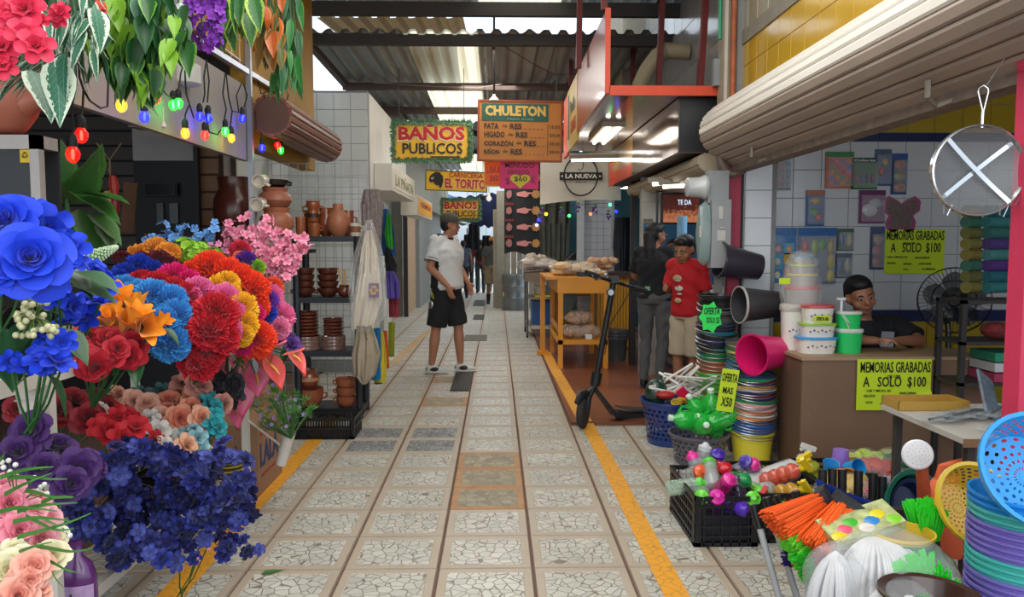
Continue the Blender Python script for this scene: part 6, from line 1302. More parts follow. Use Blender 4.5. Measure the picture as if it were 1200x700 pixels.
def sheetsign(label, quad, Y, lines, mat=LIME, name='paper_sign', rz=0, curl=0, g=None, proud=.01):
    a, b = P(quad[0], quad[3], Y), P(quad[2], quad[1], Y); W_, H_ = b.x-a.x, b.z-a.z; t = thing(name, label, 'sign', a, group=g)
    m = MB(); m.grid(lambda u, v: (u*W_, -(curl*max(0, u-.8)**2*max(0, .35-v)*30), v*H_), 14, 10); part('sheet', m, mat, t)
    for s_, x0, z0, x1, z1, bd in lines: text(s_, t, x0*W_, z0*H_, x1*W_, z1*H_, -.004, INK, bold=bd)
    return t
ML = [('MEMORIAS GRABADAS', .04, .74, .985, .95, .012), ('DE USB', .41, .64, .58, .69, .02), ('A   SOLO  $100', .08, .43, .93, .66, .012), ('· USB Y MICRO SD', .11, .36, .46, .41, .01), ('· RANCHERAS', .56, .31, .80, .36, .01), ('· BALADAS', .08, .26, .25, .31, .01), ('· BANDAS', .36, .21, .52, .26, .01), ('· CUMBIAS', .61, .19, .80, .24, .01), ('· POP', .86, .21, .95, .26, .01), ('· ROCK', .11, .13, .22, .18, .01), ('· CRISTIANAS', .30, .10, .53, .15, .01), ('· CORRIDOS', .62, .05, .85, .10, .01), ('· REGGAETON', .39, .02, .62, .06, .01)]
sheetsign('lime hand-lettered paper sign taped to the front of the brown counter', (1003, 421, 1092, 481), 4.60, ML, curl=.4)
sheetsign('lime hand-lettered paper sign on the white tiled wall behind the seller', (1036, 269, 1108, 321), BY-.03, [('MEMORIAS GRABADAS', .02, .76, .98, .97, .012), ('DE USB', .30, .66, .50, .71, .02), ('A   SOLO  $100', .09, .45, .93, .70, .012), ('· USB Y MICRO SD', .02, .35, .38, .40, .01), ('· RANCHERAS', .48, .34, .75, .39, .01), ('· BALADAS', .03, .22, .18, .27, .01), ('· BANDAS', .3, .2, .45, .25, .01), ('· CRISTIANAS', .55, .2, .78, .25, .01), ('· ROCK', .3, .08, .4, .12, .01), ('· CUMBIAS', .6, .08, .85, .13, .01)])
# toy packs on the wall
def pack(label, q, card, items, hdr=None, name='toy_pack', wc=None, blister=True, Y=BY-.025, grid=None, txt=None):
    a, b = P(q[0], q[3], Y), P(q[2], q[1], Y); W_, H_ = b.x-a.x, b.z-a.z; t = thing(name, label, 'toy pack', a)
    part('card', MB().b2((0, 0, 0), (W_, .008, H_)), M(card, r=.3, v=.3, s=40, coat=.6), t, smooth=False)
    if hdr: part('header', MB().b2((.0, -.003, H_*.86), (W_, 0, H_)), M(hdr, r=.3, v=.3, s=60), t, smooth=False)
    if txt: text(txt, t, .1*W_, .88*H_, .9*W_, .96*H_, -.005, M('#e8e8e8', v=0), bold=.03)
    for x, z, w_, h_, c in items: part('toy', MB().ell((x*W_, -.006, z*H_), (w_*W_, .015, h_*H_), 10, 6), M(c, r=.3, coat=.6), t)
    if blister: part('blister', MB().b2((.05*W_, -.024, .05*H_), (.95*W_, -.022, .84*H_)), M('#e8eef0', r=.08, a=.14, v=0, coat=1), t, smooth=False)
    return t
def letters(t, s, W_, H_, rows, cols, cs):
    k = 0
    for j in range(rows):
        for i in range(cols):
            x = (.1+.8*(i+.15)/cols)*W_; z = (.08+.72*(rows-1-j+.1)/rows)*H_; text(s[k % len(s)], t, x, z, x+.8*W_/cols*.7, z+.72*H_/rows*.75, -.006, M(cs[k % len(cs)], v=0), bold=.06); k += 1
cs = ['#d03040', '#e05aa0', '#3070c0', '#e08a30', '#3a9a4a']
t = pack('magnetic number pack on a grey card, leftmost on the tiled wall', (905, 179, 928, 223), '#4a4a40', [], '#6a7a5a'); letters(t, '123456789037', .15, .28, 4, 3, ['#c03050', '#b04060', '#4060a0'])
t = pack('pink alphabet letter pack on the tiled wall', (967, 178, 1001, 221), '#c07050', [], '#3a8a4a'); letters(t, 'ABCDEGHIJLMNOQRTU', .22, .28, 5, 4, cs)
pack('green blister pack of little paint pots beside the alphabet pack', (997, 185, 1029, 222), '#2a6a38', [(.2+.2*k, .35, .08, .16, c) for k, c in enumerate(('#7a2a2a', '#2a3a7a', '#20304a', '#7a2a50'))], '#1c4a28', txt='Colores')
pack('blue pack with a red star toy behind the green pack', (1024, 175, 1045, 218), '#3a5a90', [(.4, .4, .2, .12, '#c83a2a'), (.6, .65, .2, .1, '#c8a030')], '#5a6a80', Y=BY-.012)
pack('tall blue pack of three brown animal toys', (1044, 180, 1064, 228), '#2a4a7a', [(.5, .72, .35, .12, '#a05030'), (.5, .45, .4, .13, '#8a7a4a'), (.5, .18, .4, .12, '#a8662c')], '#3a5aa0')
pack('blue pack of small sea animal toys, second row left', (944, 223, 967, 265), '#2a5a9a', [(.5, .7, .3, .1, '#d0a030'), (.4, .4, .25, .12, '#3a9a4a'), (.65, .25, .2, .12, '#c03a2a')], '#b06a4a')
pack('purple blister pack of white jewellery toys, second row', (1006, 223, 1038, 262), '#7a3a70', [(.4, .4, .3, .2, '#c8c8cc'), (.6, .6, .25, .15, '#b0b0b8')], '#6a2a60')
t = thing('butterfly_case', 'pink butterfly-shaped case of beads on the tiled wall', 'toy', P(1056, 270, BY-.03)); m = MB(); s_ = .0065*20
pts = [(0, .02), (.05, -.02), (.10, .0), (.115, .06), (.09, .11), (.14, .15), (.145, .22), (.10, .26), (.04, .23), (0, .20), (-.04, .23), (-.10, .26), (-.145, .22), (-.14, .15), (-.09, .11), (-.115, .06), (-.10, .0), (-.05, -.02)]
m.prism(pts, 0, .02); part('case', m, M('#a84a7a', r=.3, coat=.6), t, smooth=False); m = MB(); m.prism([(x*.82, .02+z*.85) for x, z in pts], -.004, 0); part('inlay', m, M('#7a6a66', r=.3, v=.6, s=70, coat=.6), t, smooth=False)
t = pack('large blue farm animal sheet pack on the tiled wall', (902, 267, 934, 332), '#3a78b0', [], '#2f6aa8', blister=False)
for k, (x, z, c) in enumerate(((.08, .58, '#7a8aa0'), (.52, .58, '#5aa0c0'), (.08, .33, '#4a9ac0'), (.52, .38, '#c8a030'), (.08, .06, '#3f86b8'), (.52, .12, '#a86a8a'))): part('picture', MB().b2((x*.2, -.003, z*.38), (x*.2+.08, 0, z*.38+.085)), M(c, v=.2, s=30), t, smooth=False); part('animal', MB().ell((x*.2+.04, -.004, z*.38+.04), (.022, .004, .028), 8, 5), M(('#d8b0b0', '#d89a70', '#c8c8b8', '#b09030', '#e0d8d0', '#d07a5a')[k]), t)
t = pack('large pack of coloured gel toys with a scalloped top on the tiled wall', (934, 267, 981, 333), '#7a86a0', [(.18, .66, .09, .12, '#d0402c'), (.42, .66, .1, .14, '#9ab83a'), (.62, .70, .1, .10, '#5aa848'), (.84, .66, .09, .14, '#a89a3a'), (.85, .40, .1, .13, '#b8a828'), (.85, .14, .1, .12, '#c0b020'), (.5, .38, .1, .1, '#8a94a8')], '#2f6aa8', blister=True)
pack('small pack of blue and cream bottle toys, upper of two', (980, 268, 1001, 294), '#4a6050', [(.3, .5, .2, .3, '#2a5a9a'), (.7, .5, .18, .3, '#b8b08a')])
pack('small pack of blue and cream bottle toys, lower of two', (978, 297, 999, 326), '#5a6a80', [(.3, .5, .2, .3, '#2a5a9a'), (.7, .5, .18, .3, '#a8a88a')])
pack('tall pack of three pink shell toys left of the lime wall sign', (1019, 266, 1037, 316), '#3a4a70', [(.5, .7, .35, .12, '#a08070'), (.5, .45, .38, .13, '#9a4a5a'), (.5, .18, .38, .13, '#8a3a48')], '#4a5a80')
t = thing('wall_slot', 'small dark metal bracket high on the tiled wall', 'bracket', P(941, 173, BY-.01)); part('plate', MB().b2((0, 0, 0), (.10, .006, .016)), M('#4a4a40', r=.6), t, smooth=False)
# food boxes and dispensers on the counter
CP = M('#e4e0d8', r=.2, v=.05, coat=.5); zc = CHh
def tub(label, px, z, w_, h_, lid, Y=4.82, name='food_container', body=None, wall=True, rr=.5, d=None, pat=True, cat='container'):
    X = P(px, 400, Y).x; t = thing(name, label, cat, (X, Y, z), group='plastic food containers on the counter'); d = d or w_*.75
    m = MB(); n = 24
    def rr_(s, zz, k=.72): 
        return [(math.copysign(abs(math.cos(a))**k, math.cos(a))*w_/2*s, math.copysign(abs(math.sin(a))**k, math.sin(a))*d/2*s, zz) for a in [2*PI*i/n for i in range(n)]]
    def loft(m, rings):
        b = len(m.v)
        for r_ in rings:
            for p in r_: m.vv(p)
        for i in range(len(rings)-1):
            for q in range(n): j = (q+1) % n; m.ff(b+i*n+q, b+i*n+j, b+(i+1)*n+j, b+(i+1)*n+q)
        m.ff(*[b+q for q in reversed(range(n))]); m.ff(*[b+(len(rings)-1)*n+q for q in range(n)])
    loft(m, [rr_(.86, 0), rr_(.96, h_*.86)]); part('body', m, body or CP, t); m = MB(); loft(m, [rr_(1.0, h_*.84), rr_(1.03, h_*.86), rr_(1.03, h_*.97), rr_(.97, h_)]); part('lid', m, M(lid, r=.3, coat=.4), t)
    if pat:
        for q in range(7): part('flower_print', MB().ell((-w_*.33+w_*.11*q, -d*.47, h_*.42+.008*(q % 2)), (.007, .003, .006), 6, 4), M(('#8a3a7a', '#3a5a9a', '#a88a5a')[q % 3]), t)
    return t
tub('flower-printed container with a blue lid, bottom of the counter stack', 956, zc, .255, .105, '#3a9ad8'); tub('flower-printed container with a lime lid, middle of the counter stack', 957, zc+.105, .225, .085, '#9ac83a'); tub('flower-printed container with a red lid, top of the counter stack', 957, zc+.19, .20, .115, '#c84a50')
sheetsign('small lime price tag on the container with the red lid', (954, 370, 973, 378), 4.72, [('OFERTA $65', .1, .2, .9, .8, .02)], name='price_tag')
SM = M('#b8b0a6', r=.2, a=.75, v=.1, coat=.6)
tub('smoky container with a red lid inside the clear bag, lowest of four', 938, zc+.30, .225, .115, '#d83a34', body=SM, pat=False, Y=4.98); tub('smoky container with a yellow lid inside the clear bag', 938, zc+.415, .185, .08, '#e0d03a', body=SM, pat=False, Y=4.98); tub('smoky container with a lime lid inside the clear bag', 938, zc+.495, .16, .06, '#c0d83a', body=SM, pat=False, Y=4.98); tub('smoky container with a blue lid inside the clear bag, topmost', 938, zc+.555, .135, .05, '#3a9ac8', body=SM, pat=False, Y=4.98)
tub('tall white floral container behind the counter stack', 932, zc, .20, .30, '#c8c0b8', Y=4.98, d=.15)
t = thing('clear_bag', 'clear plastic bag pulled over the tower of smoky containers', 'bag', (P(937, 400, 4.98).x, 4.98, zc+.28)); m = MB(); m.lathe([(.125, 0), (.135, .08), (.13, .14), (.115, .22), (.10, .29), (.07, .35), (.02, .37)], 22)
for v in m.v: v.x += .006*math.sin(v.z*60+v.y*30); v.y += .006*math.sin(v.z*50+v.x*40)
part('film', m, M('#e8ecee', r=.1, a=.25, v=0, coat=1), t)
sheetsign('lime leaf-shaped tag on the bag of smoky containers', (913, 326, 926, 333), 4.8, [], name='price_tag')
GNP = M('#1fc866', r=.3, v=.05, coat=.5)
tub('green square dispenser with a white lid on the counter, lower of two', 994, zc, .165, .155, '#d8dcd4', body=GNP, pat=False, name='soap_dispenser', d=.15); t = tub('green square dispenser with a white pump on top of the other', 993, zc+.155, .155, .11, '#d8dcd4', body=GNP, pat=False, name='soap_dispenser', d=.14)
WP = M('#dcdfe0', r=.3); part('pump_rod', MB().tube([(-.045, 0, .11), (-.045, 0, .18)], .008, 8), WP, t); part('pump_head', MB().tube([(-.075, 0, .185), (-.02, 0, .185)], .009, 8), WP, t); part('hanging_loop', MB().tube([(-.08, -.075, .1), (-.05, -.085, .05), (-.03, -.085, 0), (-.03, -.085, .04), (-.07, -.08, .1)], .003, 5), WP, t)
# ================= fan, rolls, inner shelves at the right of the shop
t = thing('standing_fan', 'dark wire-caged standing fan behind the counter', 'fan', (P(1118, 352, 5.0).x, 5.0, 0)); fz = P(1118, 352, 5.0).z; FK = M('#2c2f31', r=.3, m=.4)
Tf = Matrix.Translation((0, 0, fz)) @ RZ(R(-32)) @ RX(PI/2); 
part('pole', MB().tube([(0, 0, 0), (0, .05, fz-.2), (0, .1, fz)], .018, 8), FK, t); part('base', MB().lathe([(.2, 0), (.2, .02), (.03, .04)], 20), FK, t); part('motor', MB().lathe([(.06, -.22), (.08, -.2), (.08, -.08), (.05, -.05)], 14, T=Tf), FK, t)
rr = .215
for zz, r_ in ((.045, rr), (-.045, rr), (.06, rr*.62), (.065, rr*.3), (-.06, rr*.6)): part('cage_ring', MB().tube([Tf @ Vector((r_*math.cos(2*PI*k/28), r_*math.sin(2*PI*k/28), zz)) for k in range(29)], .003, 4), FK, t)
for s in (1, -1):
    m = MB()
    for k in range(48): a = 2*PI*k/48; m.tube([Tf @ Vector((.03*math.cos(a), .03*math.sin(a), .07*s)), Tf @ Vector((rr*.6*math.cos(a), rr*.6*math.sin(a), .062*s)), Tf @ Vector((rr*math.cos(a), rr*math.sin(a), .04*s))], .0014, 3, False)
    part('cage_wires', m, M('#4c5052', r=.3, m=.5), t, kind='stuff')
for k in range(5): m = MB(); petal(m, Tf @ RZ(k*1.257) @ TR(0, .02, 0), .17, .15, cup=.3, curl=.2); part('blade', m, M('#26302e', r=.15, a=.8, v=0), t)
part('hub_cap', MB().lathe([(.04, .07), (.03, .08), (.0, .082)], 16, T=Tf), FK, t)
cols_ = ['#3a7a7c', '#2f6a76', '#5a3a80', '#4a8684', '#54407c', '#3a7068']
sh_ = thing('inner_shelf', 'dark shelf frame holding plastic rolls and folded goods at the right of the shop', 'shelf', (2.68, 4.35, 0))
for y in (0, .24):
    for x in (.0, .75): part('post', MB().b2((x, y, 0), (x+.03, y+.03, 1.12)), M('#2c2a2c', r=.5), sh_, smooth=False)
for z in (.35, .62, .86, 1.10): part('shelf_board', MB().b2((0, 0, z), (.78, .27, z+.02)), M('#34302e', r=.6), sh_, smooth=False)
for j in range(8):
    z = P(1160, 338-13.0*j, 4.35).z; c = cols_[j % 6]
    for i, (x0, x1) in enumerate(((1158, 1196), (1134, 1157))):
        a, b = P(x0, 338-13*j, 4.4), P(x1, 338-13*j, 4.4); single('plastic_roll', MB().tube([(0, 0, 0), (b.x-a.x, .06, 0)], .034, 12), M((c, ['#78743a', '#66663a', '#3a6a5a', '#7a7038'][j % 4])[i], r=.4, v=.15, s=30), '%s tablecloth roll, %s from the bottom of the %s stack on the inner shelf' % (('teal', 'teal', 'purple', 'teal', 'purple', 'green')[j % 6] if i == 0 else 'yellow-green', ORD[j], ('right', 'left')[i]), 'roll', (a.x, 4.42, z), group='tablecloth rolls on the inner shelf')
for k, (z, c, lb_) in enumerate(((.64, '#a83a5a', 'pink'), (.70, '#c8c4c8', 'white'), (.76, '#2f8a6a', 'green'), (.37, '#9a2c6a', 'magenta'))): single('folded_cloth', MB().box(.2, .15, .025, .34, .24, .05), M(c, r=.7, v=.15), '%s folded cloth on the inner shelf right of the fan' % lb_, 'cloth', (2.86, 4.33, z+.002), smooth=False)
for k in range(3): single('wrapped_bundle', MB().ell((.0, 0, .05), (.09, .08, .055), 10, 6), M(('#8a3a3a', '#a8a4a0', '#7a2c3a')[k], r=.3, v=.4, s=30, coat=.6), ('dark red wrapped bundle, left of three above the folded cloths', 'pale wrapped bundle, middle of three above the folded cloths', 'maroon wrapped bundle, right of three above the folded cloths')[k], 'bundle', (2.98+.2*k, 4.5, .882))
# ================= nested buckets
_bk = {}
def bucket_mesh(c, r0=.115, r1=.138, h=.22, full=True):
    k = (c, r0, r1, h, full)
    if k not in _bk:
        m = MB(); z0 = 0 if full else h-.07; ra = r0+(r1-r0)*z0/h
        m.lathe([(ra, z0), (r1-.002, h-.02), (r1+.006, h-.018), (r1+.008, h-.002), (r1+.003, h), (r1-.004, h-.002), (ra-.004, z0+.004)], 26, caps=full); _bk[k] = m.mesh('body', M(c, r=.35, v=.08, coat=.3))
    return _bk[k]
WIRE = M('#a0a4a8', r=.3, m=.9)
def bucket(label, c, loc, rot=(0, 0, 0), full=True, r0=.115, r1=.138, h=.22, group=None, handle=True, cat='bucket', name='bucket', cn=None):
    t = thing(name, label, cat, loc, group=group, rot=rot); obj('body', bucket_mesh(c, r0, r1, h, full), t)
    if handle:
        k = ('h', r1, h)
        if k not in _bk: _bk[k] = MB().tube([((r1+.010)*math.cos(a), -(r1+.012)*math.sin(a), h-.012-.03*math.sin(a)) for a in [PI*i/12 for i in range(13)]], .0032, 5).mesh('handle', WIRE)
        obj('handle', _bk[k], t)
    return t
HX = dict(yellow='#e2d43a', blue='#1c5aa8', orange='#e08848', white='#d8d4cc', pink='#e0a8a8', green='#1f7a4a', navy='#232a5c', maroon='#6a2438', amber='#e0a03a', black='#1c1d20', grey='#5a5c5c', teal='#1f7a88', olive='#8a8a4a', lime='#58b83a', red='#b8402c', brown='#a85a34')
def stack(x, y, cols, z0, step, where, r1=.138, h=.22, grp=None):
    for k, c in enumerate(cols):
        bucket('%s bucket, %s from the bottom of the %s' % (c, ORD[k], where), HX[c], (x+rnd(-.004, .004), y+rnd(-.004, .004), z0+step*k), (rnd(-.02, .02), rnd(-.02, .02), rnd(-.5, .5)), full=(k == 0), group=grp or 'nested buckets in the '+where, r1=r1, h=h)
stack(1.69, 4.97, ['yellow', 'blue', 'blue', 'blue', 'blue', 'navy', 'orange', 'white', 'orange', 'pink', 'pink', 'pink', 'green', 'navy', 'maroon', 'navy', 'white', 'amber', 'navy', 'maroon', 'green', 'navy'], .0, .0182, 'front bucket stack')
stack(1.74, 5.265, ['black', 'teal', 'navy', 'black', 'green', 'black', 'navy', 'black', 'black', 'yellow', 'olive', 'green', 'navy', 'yellow', 'teal', 'blue', 'navy', 'blue', 'teal', 'blue', 'green', 'green', 'yellow', 'green', 'olive', 'grey'], 0, .0222, 'middle bucket stack')
stack(1.60, 5.52, ['pink', 'white', 'blue', 'brown', 'brown', 'red', 'lime', 'lime', 'lime', 'lime', 'lime', 'brown', 'brown', 'brown', 'green', 'green', 'teal', 'black', 'navy', 'black', 'teal', 'black', 'navy', 'grey', 'black', 'grey', 'black', 'black'], 0, .0300, 'back bucket stack')
def lay(label, c, px, py, Y, yaw, r1, h, tip=90, cat='bucket', rim=None):
    q = (RZ(R(yaw)) @ RX(R(tip))).to_euler(); p = P(px, py, Y); ax = (RZ(R(yaw)) @ RX(R(tip))) @ Vector((0, 0, 1)); t = bucket(label, c, p-ax*h*.5, tuple(q), True, r1*.74, r1, h, handle=False)
    part('rim', MB().lathe([(r1+.002, h-.014), (r1+.009, h-.012), (r1+.009, h+.002), (r1, h+.002)], 26, caps=False), M(rim or c, r=.3, coat=.5), t)
    return t
lay('magenta bucket lying on its side on top of the front bucket stack', '#d81a6c', 900, 414, 4.97, -60, .128, .31)
lay('dark grey bucket lying on its side on the middle bucket stack', '#3c3a3e', 889, 357, 5.265, -82, .122, .29, rim='#b8b4b0')
lay('dark purple-grey pot lying tilted on top of the back bucket stack', '#39333f', 866, 309, 5.52, -84, .125, .31, tip=80)
bucket('wide black basin on top of the back bucket stack', '#1b1c1f', (1.62, 5.52, .99), r0=.13, r1=.155, h=.09, handle=False, cat='basin', name='basin')
NG = M('#2ee05a', r=.6, v=.03)
t = thing('paper_sign', 'crumpled neon green star-shaped paper on the back bucket stack', 'sign', P(833, 372, 5.33)); m = MB()
m.prism([(r_*math.cos(a), r_*1.35*math.sin(a)) for r_, a in [((.085 if k % 2 else .065), 2*PI*k/14) for k in range(14)]], 0, .004); part('sheet', m, NG, t, smooth=False); text('OFERTA', t, -.05, .02, .06, .07, -.003, INK, bold=.02, shear=.2); text('SOLO 25', t, -.03, -.04, .06, .0, -.003, INK, bold=.02)
t = sheetsign('narrow lime paper sign tilted between the bucket stacks, above the green jugs', (839, 431, 860, 481), 4.86, [('OFERTA', .05, .70, .95, .90, .02), ('MAS', .2, .42, .8, .58, .02), ('X50', .2, .12, .85, .34, .02)]); t.rotation_euler = (0, R(8), 0)
# ================= perforated baskets
def perf(m, fn, nu, nv, hole=.62, every=None):
    for j in range(nv):
        off = .5 if j % 2 else 0
        for i in range(nu):
            u0, u1, v0, v1 = (i+off)/nu, (i+1+off)/nu, j/nv, (j+1)/nv; uc, vc = (u0+u1)/2, (v0+v1)/2; b = len(m.v); k = 8
            for q in range(k):
                a = 2*PI*q/k; c, s = math.cos(a), math.sin(a); f = 1/max(abs(c), abs(s)); m.vv(fn(uc+(u1-u0)/2*c*f, vc+(v1-v0)/2*s*f)); m.vv(fn(uc+(u1-u0)/2*c*hole, vc+(v1-v0)/2*s*hole))
            for q in range(k): z = (q+1) % k; m.ff(b+2*q, b+2*z, b+2*z+1, b+2*q+1)
def basket(name, label, c, loc, rot, r0, r1, h, nu=34, nv=6, hole=.62, bottom=True, cat='basket', square=False):
    t = thing(name, label, cat, loc, rot=rot); mt = M(c, r=.35, v=.06, coat=.3); z0, z1 = h*.12, h*.86
    def fn(u, v): a = 2*PI*u; z = z0+(z1-z0)*v; r_ = r0+(r1-r0)*(z/h); return (r_*math.cos(a), r_*math.sin(a), z)
    m = MB(); perf(m, fn, nu, nv, hole); part('wall', m, mt, t, smooth=True)
    rr_ = lambda z: r0+(r1-r0)*z/h
    part('rim', MB().lathe([(rr_(z1), z1-.001), (r1, h), (r1+.012, h), (r1+.012, h-.014), (r1+.004, h-.016), (rr_(z1)+.003, z1)], nu, caps=False), mt, t)
    m = MB()
    if bottom: perf(m, lambda u, v: ((r0*.12+(r0*.9)*v)*math.cos(2*PI*u), (r0*.12+(r0*.9)*v)*math.sin(2*PI*u), .002), 20, 5, .5)
    m.lathe([(r0*.12, 0), (r0*.12, .003)], 12); m.lathe([(r0, 0), (rr_(z0), z0), (rr_(z0)+.003, z0), (r0+.003, 0)], nu, caps=False); part('bottom', m, mt, t); return t
basket('laundry_basket', 'navy blue slotted laundry basket of hangers, behind the green jugs', '#1f3a7c', (1.27, 5.50, 0), (0, 0, 0), .165, .215, .32, 30, 7, .66)
basket('laundry_basket', 'grey slotted oval basket full of green jugs', '#5c5a66', (1.34, 4.99, 0), (0, 0, 0), .15, .19, .20, 26, 5, .68)
# hangers, bag in the blue basket
def hanger(label, p, rot, c, gr):
    t = thing('clothes_hanger', label, 'hanger', p, rot=rot, group=gr); part('frame', MB().tube([(-.19, 0, 0), (-.2, 0, .015), (-.05, 0, .09), (0, 0, .11), (.05, 0, .09), (.2, 0, .015), (.19, 0, 0), (-.19, 0, 0)], .009, 6), c, t); part('hook', MB().tube([(0, 0, .11), (0, 0, .15), (.025, 0, .175), (.04, 0, .15)], .005, 5), c, t)
WHG = M('#dedad4', r=.35, coat=.3)
hg = 'white hangers in the navy basket'
for k in range(12): hanger('white plastic hanger heaped in the navy laundry basket', P(rnd(782, 826), rnd(444, 468), 5.5+rnd(-.1, .08)), (R(rnd(60, 120)), R(rnd(-50, 50)), rnd(-.7, .7)), WHG, hg)
single('dark_bag', MB().ell((0, 0, 0), (.085, .08, .10), 14, 9), M('#123a2c', r=.2, v=.4, s=25, coat=.6, bump=.8), 'crumpled dark green plastic bag in the navy laundry basket', 'bag', P(769, 460, 5.45))
single('red_packet', MB().box(0, 0, 0, .07, .012, .10, rot=(.3, R(-35), 0)), M('#e01c50', r=.3, coat=.4), 'red-pink rectangular packet lying on the white hangers', 'packet', P(800, 462, 5.3), smooth=False)
m = MB()
for k in range(5): m.tube([Vector((.035*math.cos(a)+.01*k-.02, .02*math.sin(a), .02*math.sin(a+k)+.004*k)) for a in [2*PI*i/14 for i in range(15)]], .006, 5)
single('yellow_rope', m, M('#c8a21c'), 'coil of yellow cord on the white hangers', 'cord', P(796, 472, 5.3)); single('red_cloth', MB().ell((0, 0, 0), (.07, .05, .03), 10, 6), M('#a81c20'), 'red cloth poking out among the white hangers', 'cloth', P(780, 463, 5.35))
# green jugs
JG = M('#28d048', r=.08, a=.62, v=.1, coat=.8); JW = M('#d4e8d8', r=.3)
def jug_(label, px, py, Y, rot, s=1):
    t = thing('water_jug', label, 'jug', P(px, py, Y), rot=tuple(R(a) for a in rot), sc=s); part('body', MB().lathe([(.03, -.11), (.062, -.105), (.066, -.06), (.061, -.04), (.066, -.02), (.062, .02), (.066, .04), (.055, .08), (.025, .105), (.02, .125)], 18), JG, t)
    part('cap', MB().lathe([(.022, .122), (.022, .145), (.018, .148)], 12), JW, t); part('handle', MB().tube([(.05, 0, .085), (.085, 0, .07), (.085, 0, 0), (.064, 0, -.02)], .010, 6), JG, t)
jug_('green clear jug lying to the left in the grey basket', 808, 493, 4.95, (0, -80, 10), 1.0); jug_('green clear jug standing at the back of the grey basket, white cap up', 834, 480, 5.05, (15, -8, 0), 1.05); jug_('green clear jug leaning right in the grey basket', 846, 491, 4.95, (10, 62, 0), 1.0); jug_('green clear jug with its cap facing the camera in the grey basket', 823, 500, 4.86, (72, -10, 0), .9); jug_('green clear jug at the middle back of the grey basket', 818, 482, 5.08, (0, -35, 20), .95); jug_('green clear jug low in the middle of the grey basket', 830, 498, 4.99, (20, -55, 10), .95)
# ================= black crates of bottles
crate('plastic_crate', 'black plastic crate of colourful drinking bottles, front left of the goods', .945, 3.56, 1.245, 4.08, 0, .245, BKP, 7, 12, 5)
crate('plastic_crate', 'black plastic crate of spray bottles right of the drinking bottles', 1.27, 3.60, 1.62, 4.15, 0, .245, BKP, 8, 12, 5)
crate('plastic_crate', 'black plastic crate of cups and bagged scourers below the brown counter', 1.64, 3.65, 2.10, 4.2, 0, .245, BKP, 9, 12, 5)
for x, y, s in ((1.095, 3.82, (.25, .46)), (1.445, 3.87, (.3, .5)), (1.87, 3.92, (.4, .5))): single('crate_liner', MB().b2((-s[0]/2, -s[1]/2, .015), (s[0]/2, s[1]/2, .14)), M('#2c2a38', r=.7, v=.3), 'dark packing filling the lower part of the %s' % ('drinking bottle crate' if x < 1.2 else 'spray bottle crate' if x < 1.6 else 'cup crate'), 'packing', (x, y, 0), smooth=False)
def bottle(label, px, py, Y, rot, tint, capc, L=.15, r=.035, cat='bottle', a=.45):
    t = thing('drinking_bottle', label, cat, P(px, py, Y), rot=tuple(R(q) for q in rot), group='drinking bottles in the black crate'); part('body', MB().lathe([(r*.9, -L/2), (r, -L/2+.006), (r, L*.1), (r*.88, L*.16), (r, L*.22), (r*.8, L*.36)], 16), M(tint, r=.08, a=a, v=.05, coat=.8), t)
    part('cap', MB().lathe([(r*.9, L*.34), (r*.9, L*.46), (r*.5, L*.5), (r*.3, L*.58)], 14), M(capc, r=.35, coat=.3), t)
for d in (('clear bottle with a lime cap at the left end of the bottle crate', 803, 570, 3.8, (20, 75, 0), '#b8d8c0', '#5ad040'), ('clear bottle with a pink cap at the back left of the bottle crate', 818, 552, 4.0, (-20, -20, 0), '#c8d8d8', '#e82a9a'), ('upright clear bottle standing highest at the back of the bottle crate', 823, 542, 4.02, (0, 10, 0), '#d0d8dc', '#c8ccd0'), ('clear bottle with a purple cap at the back of the bottle crate', 839, 545, 4.02, (30, 0, 0), '#c8d0e0', '#4a2ab0'),
          ('red boxy bottle at the back of the bottle crate', 840, 548, 3.92, (70, 60, 0), '#d01c2c', '#d01c2c'), ('magenta bottle in the middle of the bottle crate', 846, 572, 3.68, (40, 20, 0), '#c8107a', '#e82a9a'), ('green clear bottle lying to the right in the bottle crate', 862, 562, 3.78, (70, 50, 0), '#1fae5a', '#1c9a50'), ('large clear bottle with a rounded end in the bottle crate', 833, 556, 3.82, (-60, 15, 0), '#d8dce0', '#5ad040'),
          ('clear bottle with a lime cap at the front left of the bottle crate', 823, 580, 3.66, (70, -60, 0), '#c0d8c8', '#6ad83a'), ('clear purple bottle with a magenta cap at the front of the bottle crate', 838, 590, 3.63, (50, -10, 0), '#8a3ab8', '#e02aa8'), ('dark tinted bottle with a round end in the bottle crate', 866, 580, 3.66, (-50, 10, 0), '#4a3a5a', '#3a2a4a'), ('clear bottle with a lime cap at the front right of the bottle crate', 880, 588, 3.64, (60, -20, 0), '#c8dcc8', '#6ad83a'),
          ('bottle with a pink cap at the back right of the bottle crate', 872, 549, 4.0, (50, 40, 0), '#c8c8e0', '#f03aa0'), ('purple scoop-shaped bottle at the back right of the bottle crate', 882, 548, 3.98, (30, -50, 0), '#5a4ab0', '#5a4ab0'), ('lime bottle at the right side of the bottle crate', 884, 575, 3.72, (80, 40, 0), '#8ae04a', '#6ad83a'), ('clear bottle with an orange cap at the back left of the bottle crate', 812, 556, 3.9, (60, 30, 0), '#d0d0d0', '#e8602a'),
          ('small purple bottle low in the middle of the bottle crate', 856, 594, 3.62, (60, 70, 0), '#4a2aa8', '#5a30c0')): bottle(*d[:4], d[4], d[5], d[6], a=.5 if d[5] in ('#d01c2c', '#5a4ab0', '#c8107a', '#8ae04a') else .38, L=.19, r=.040)
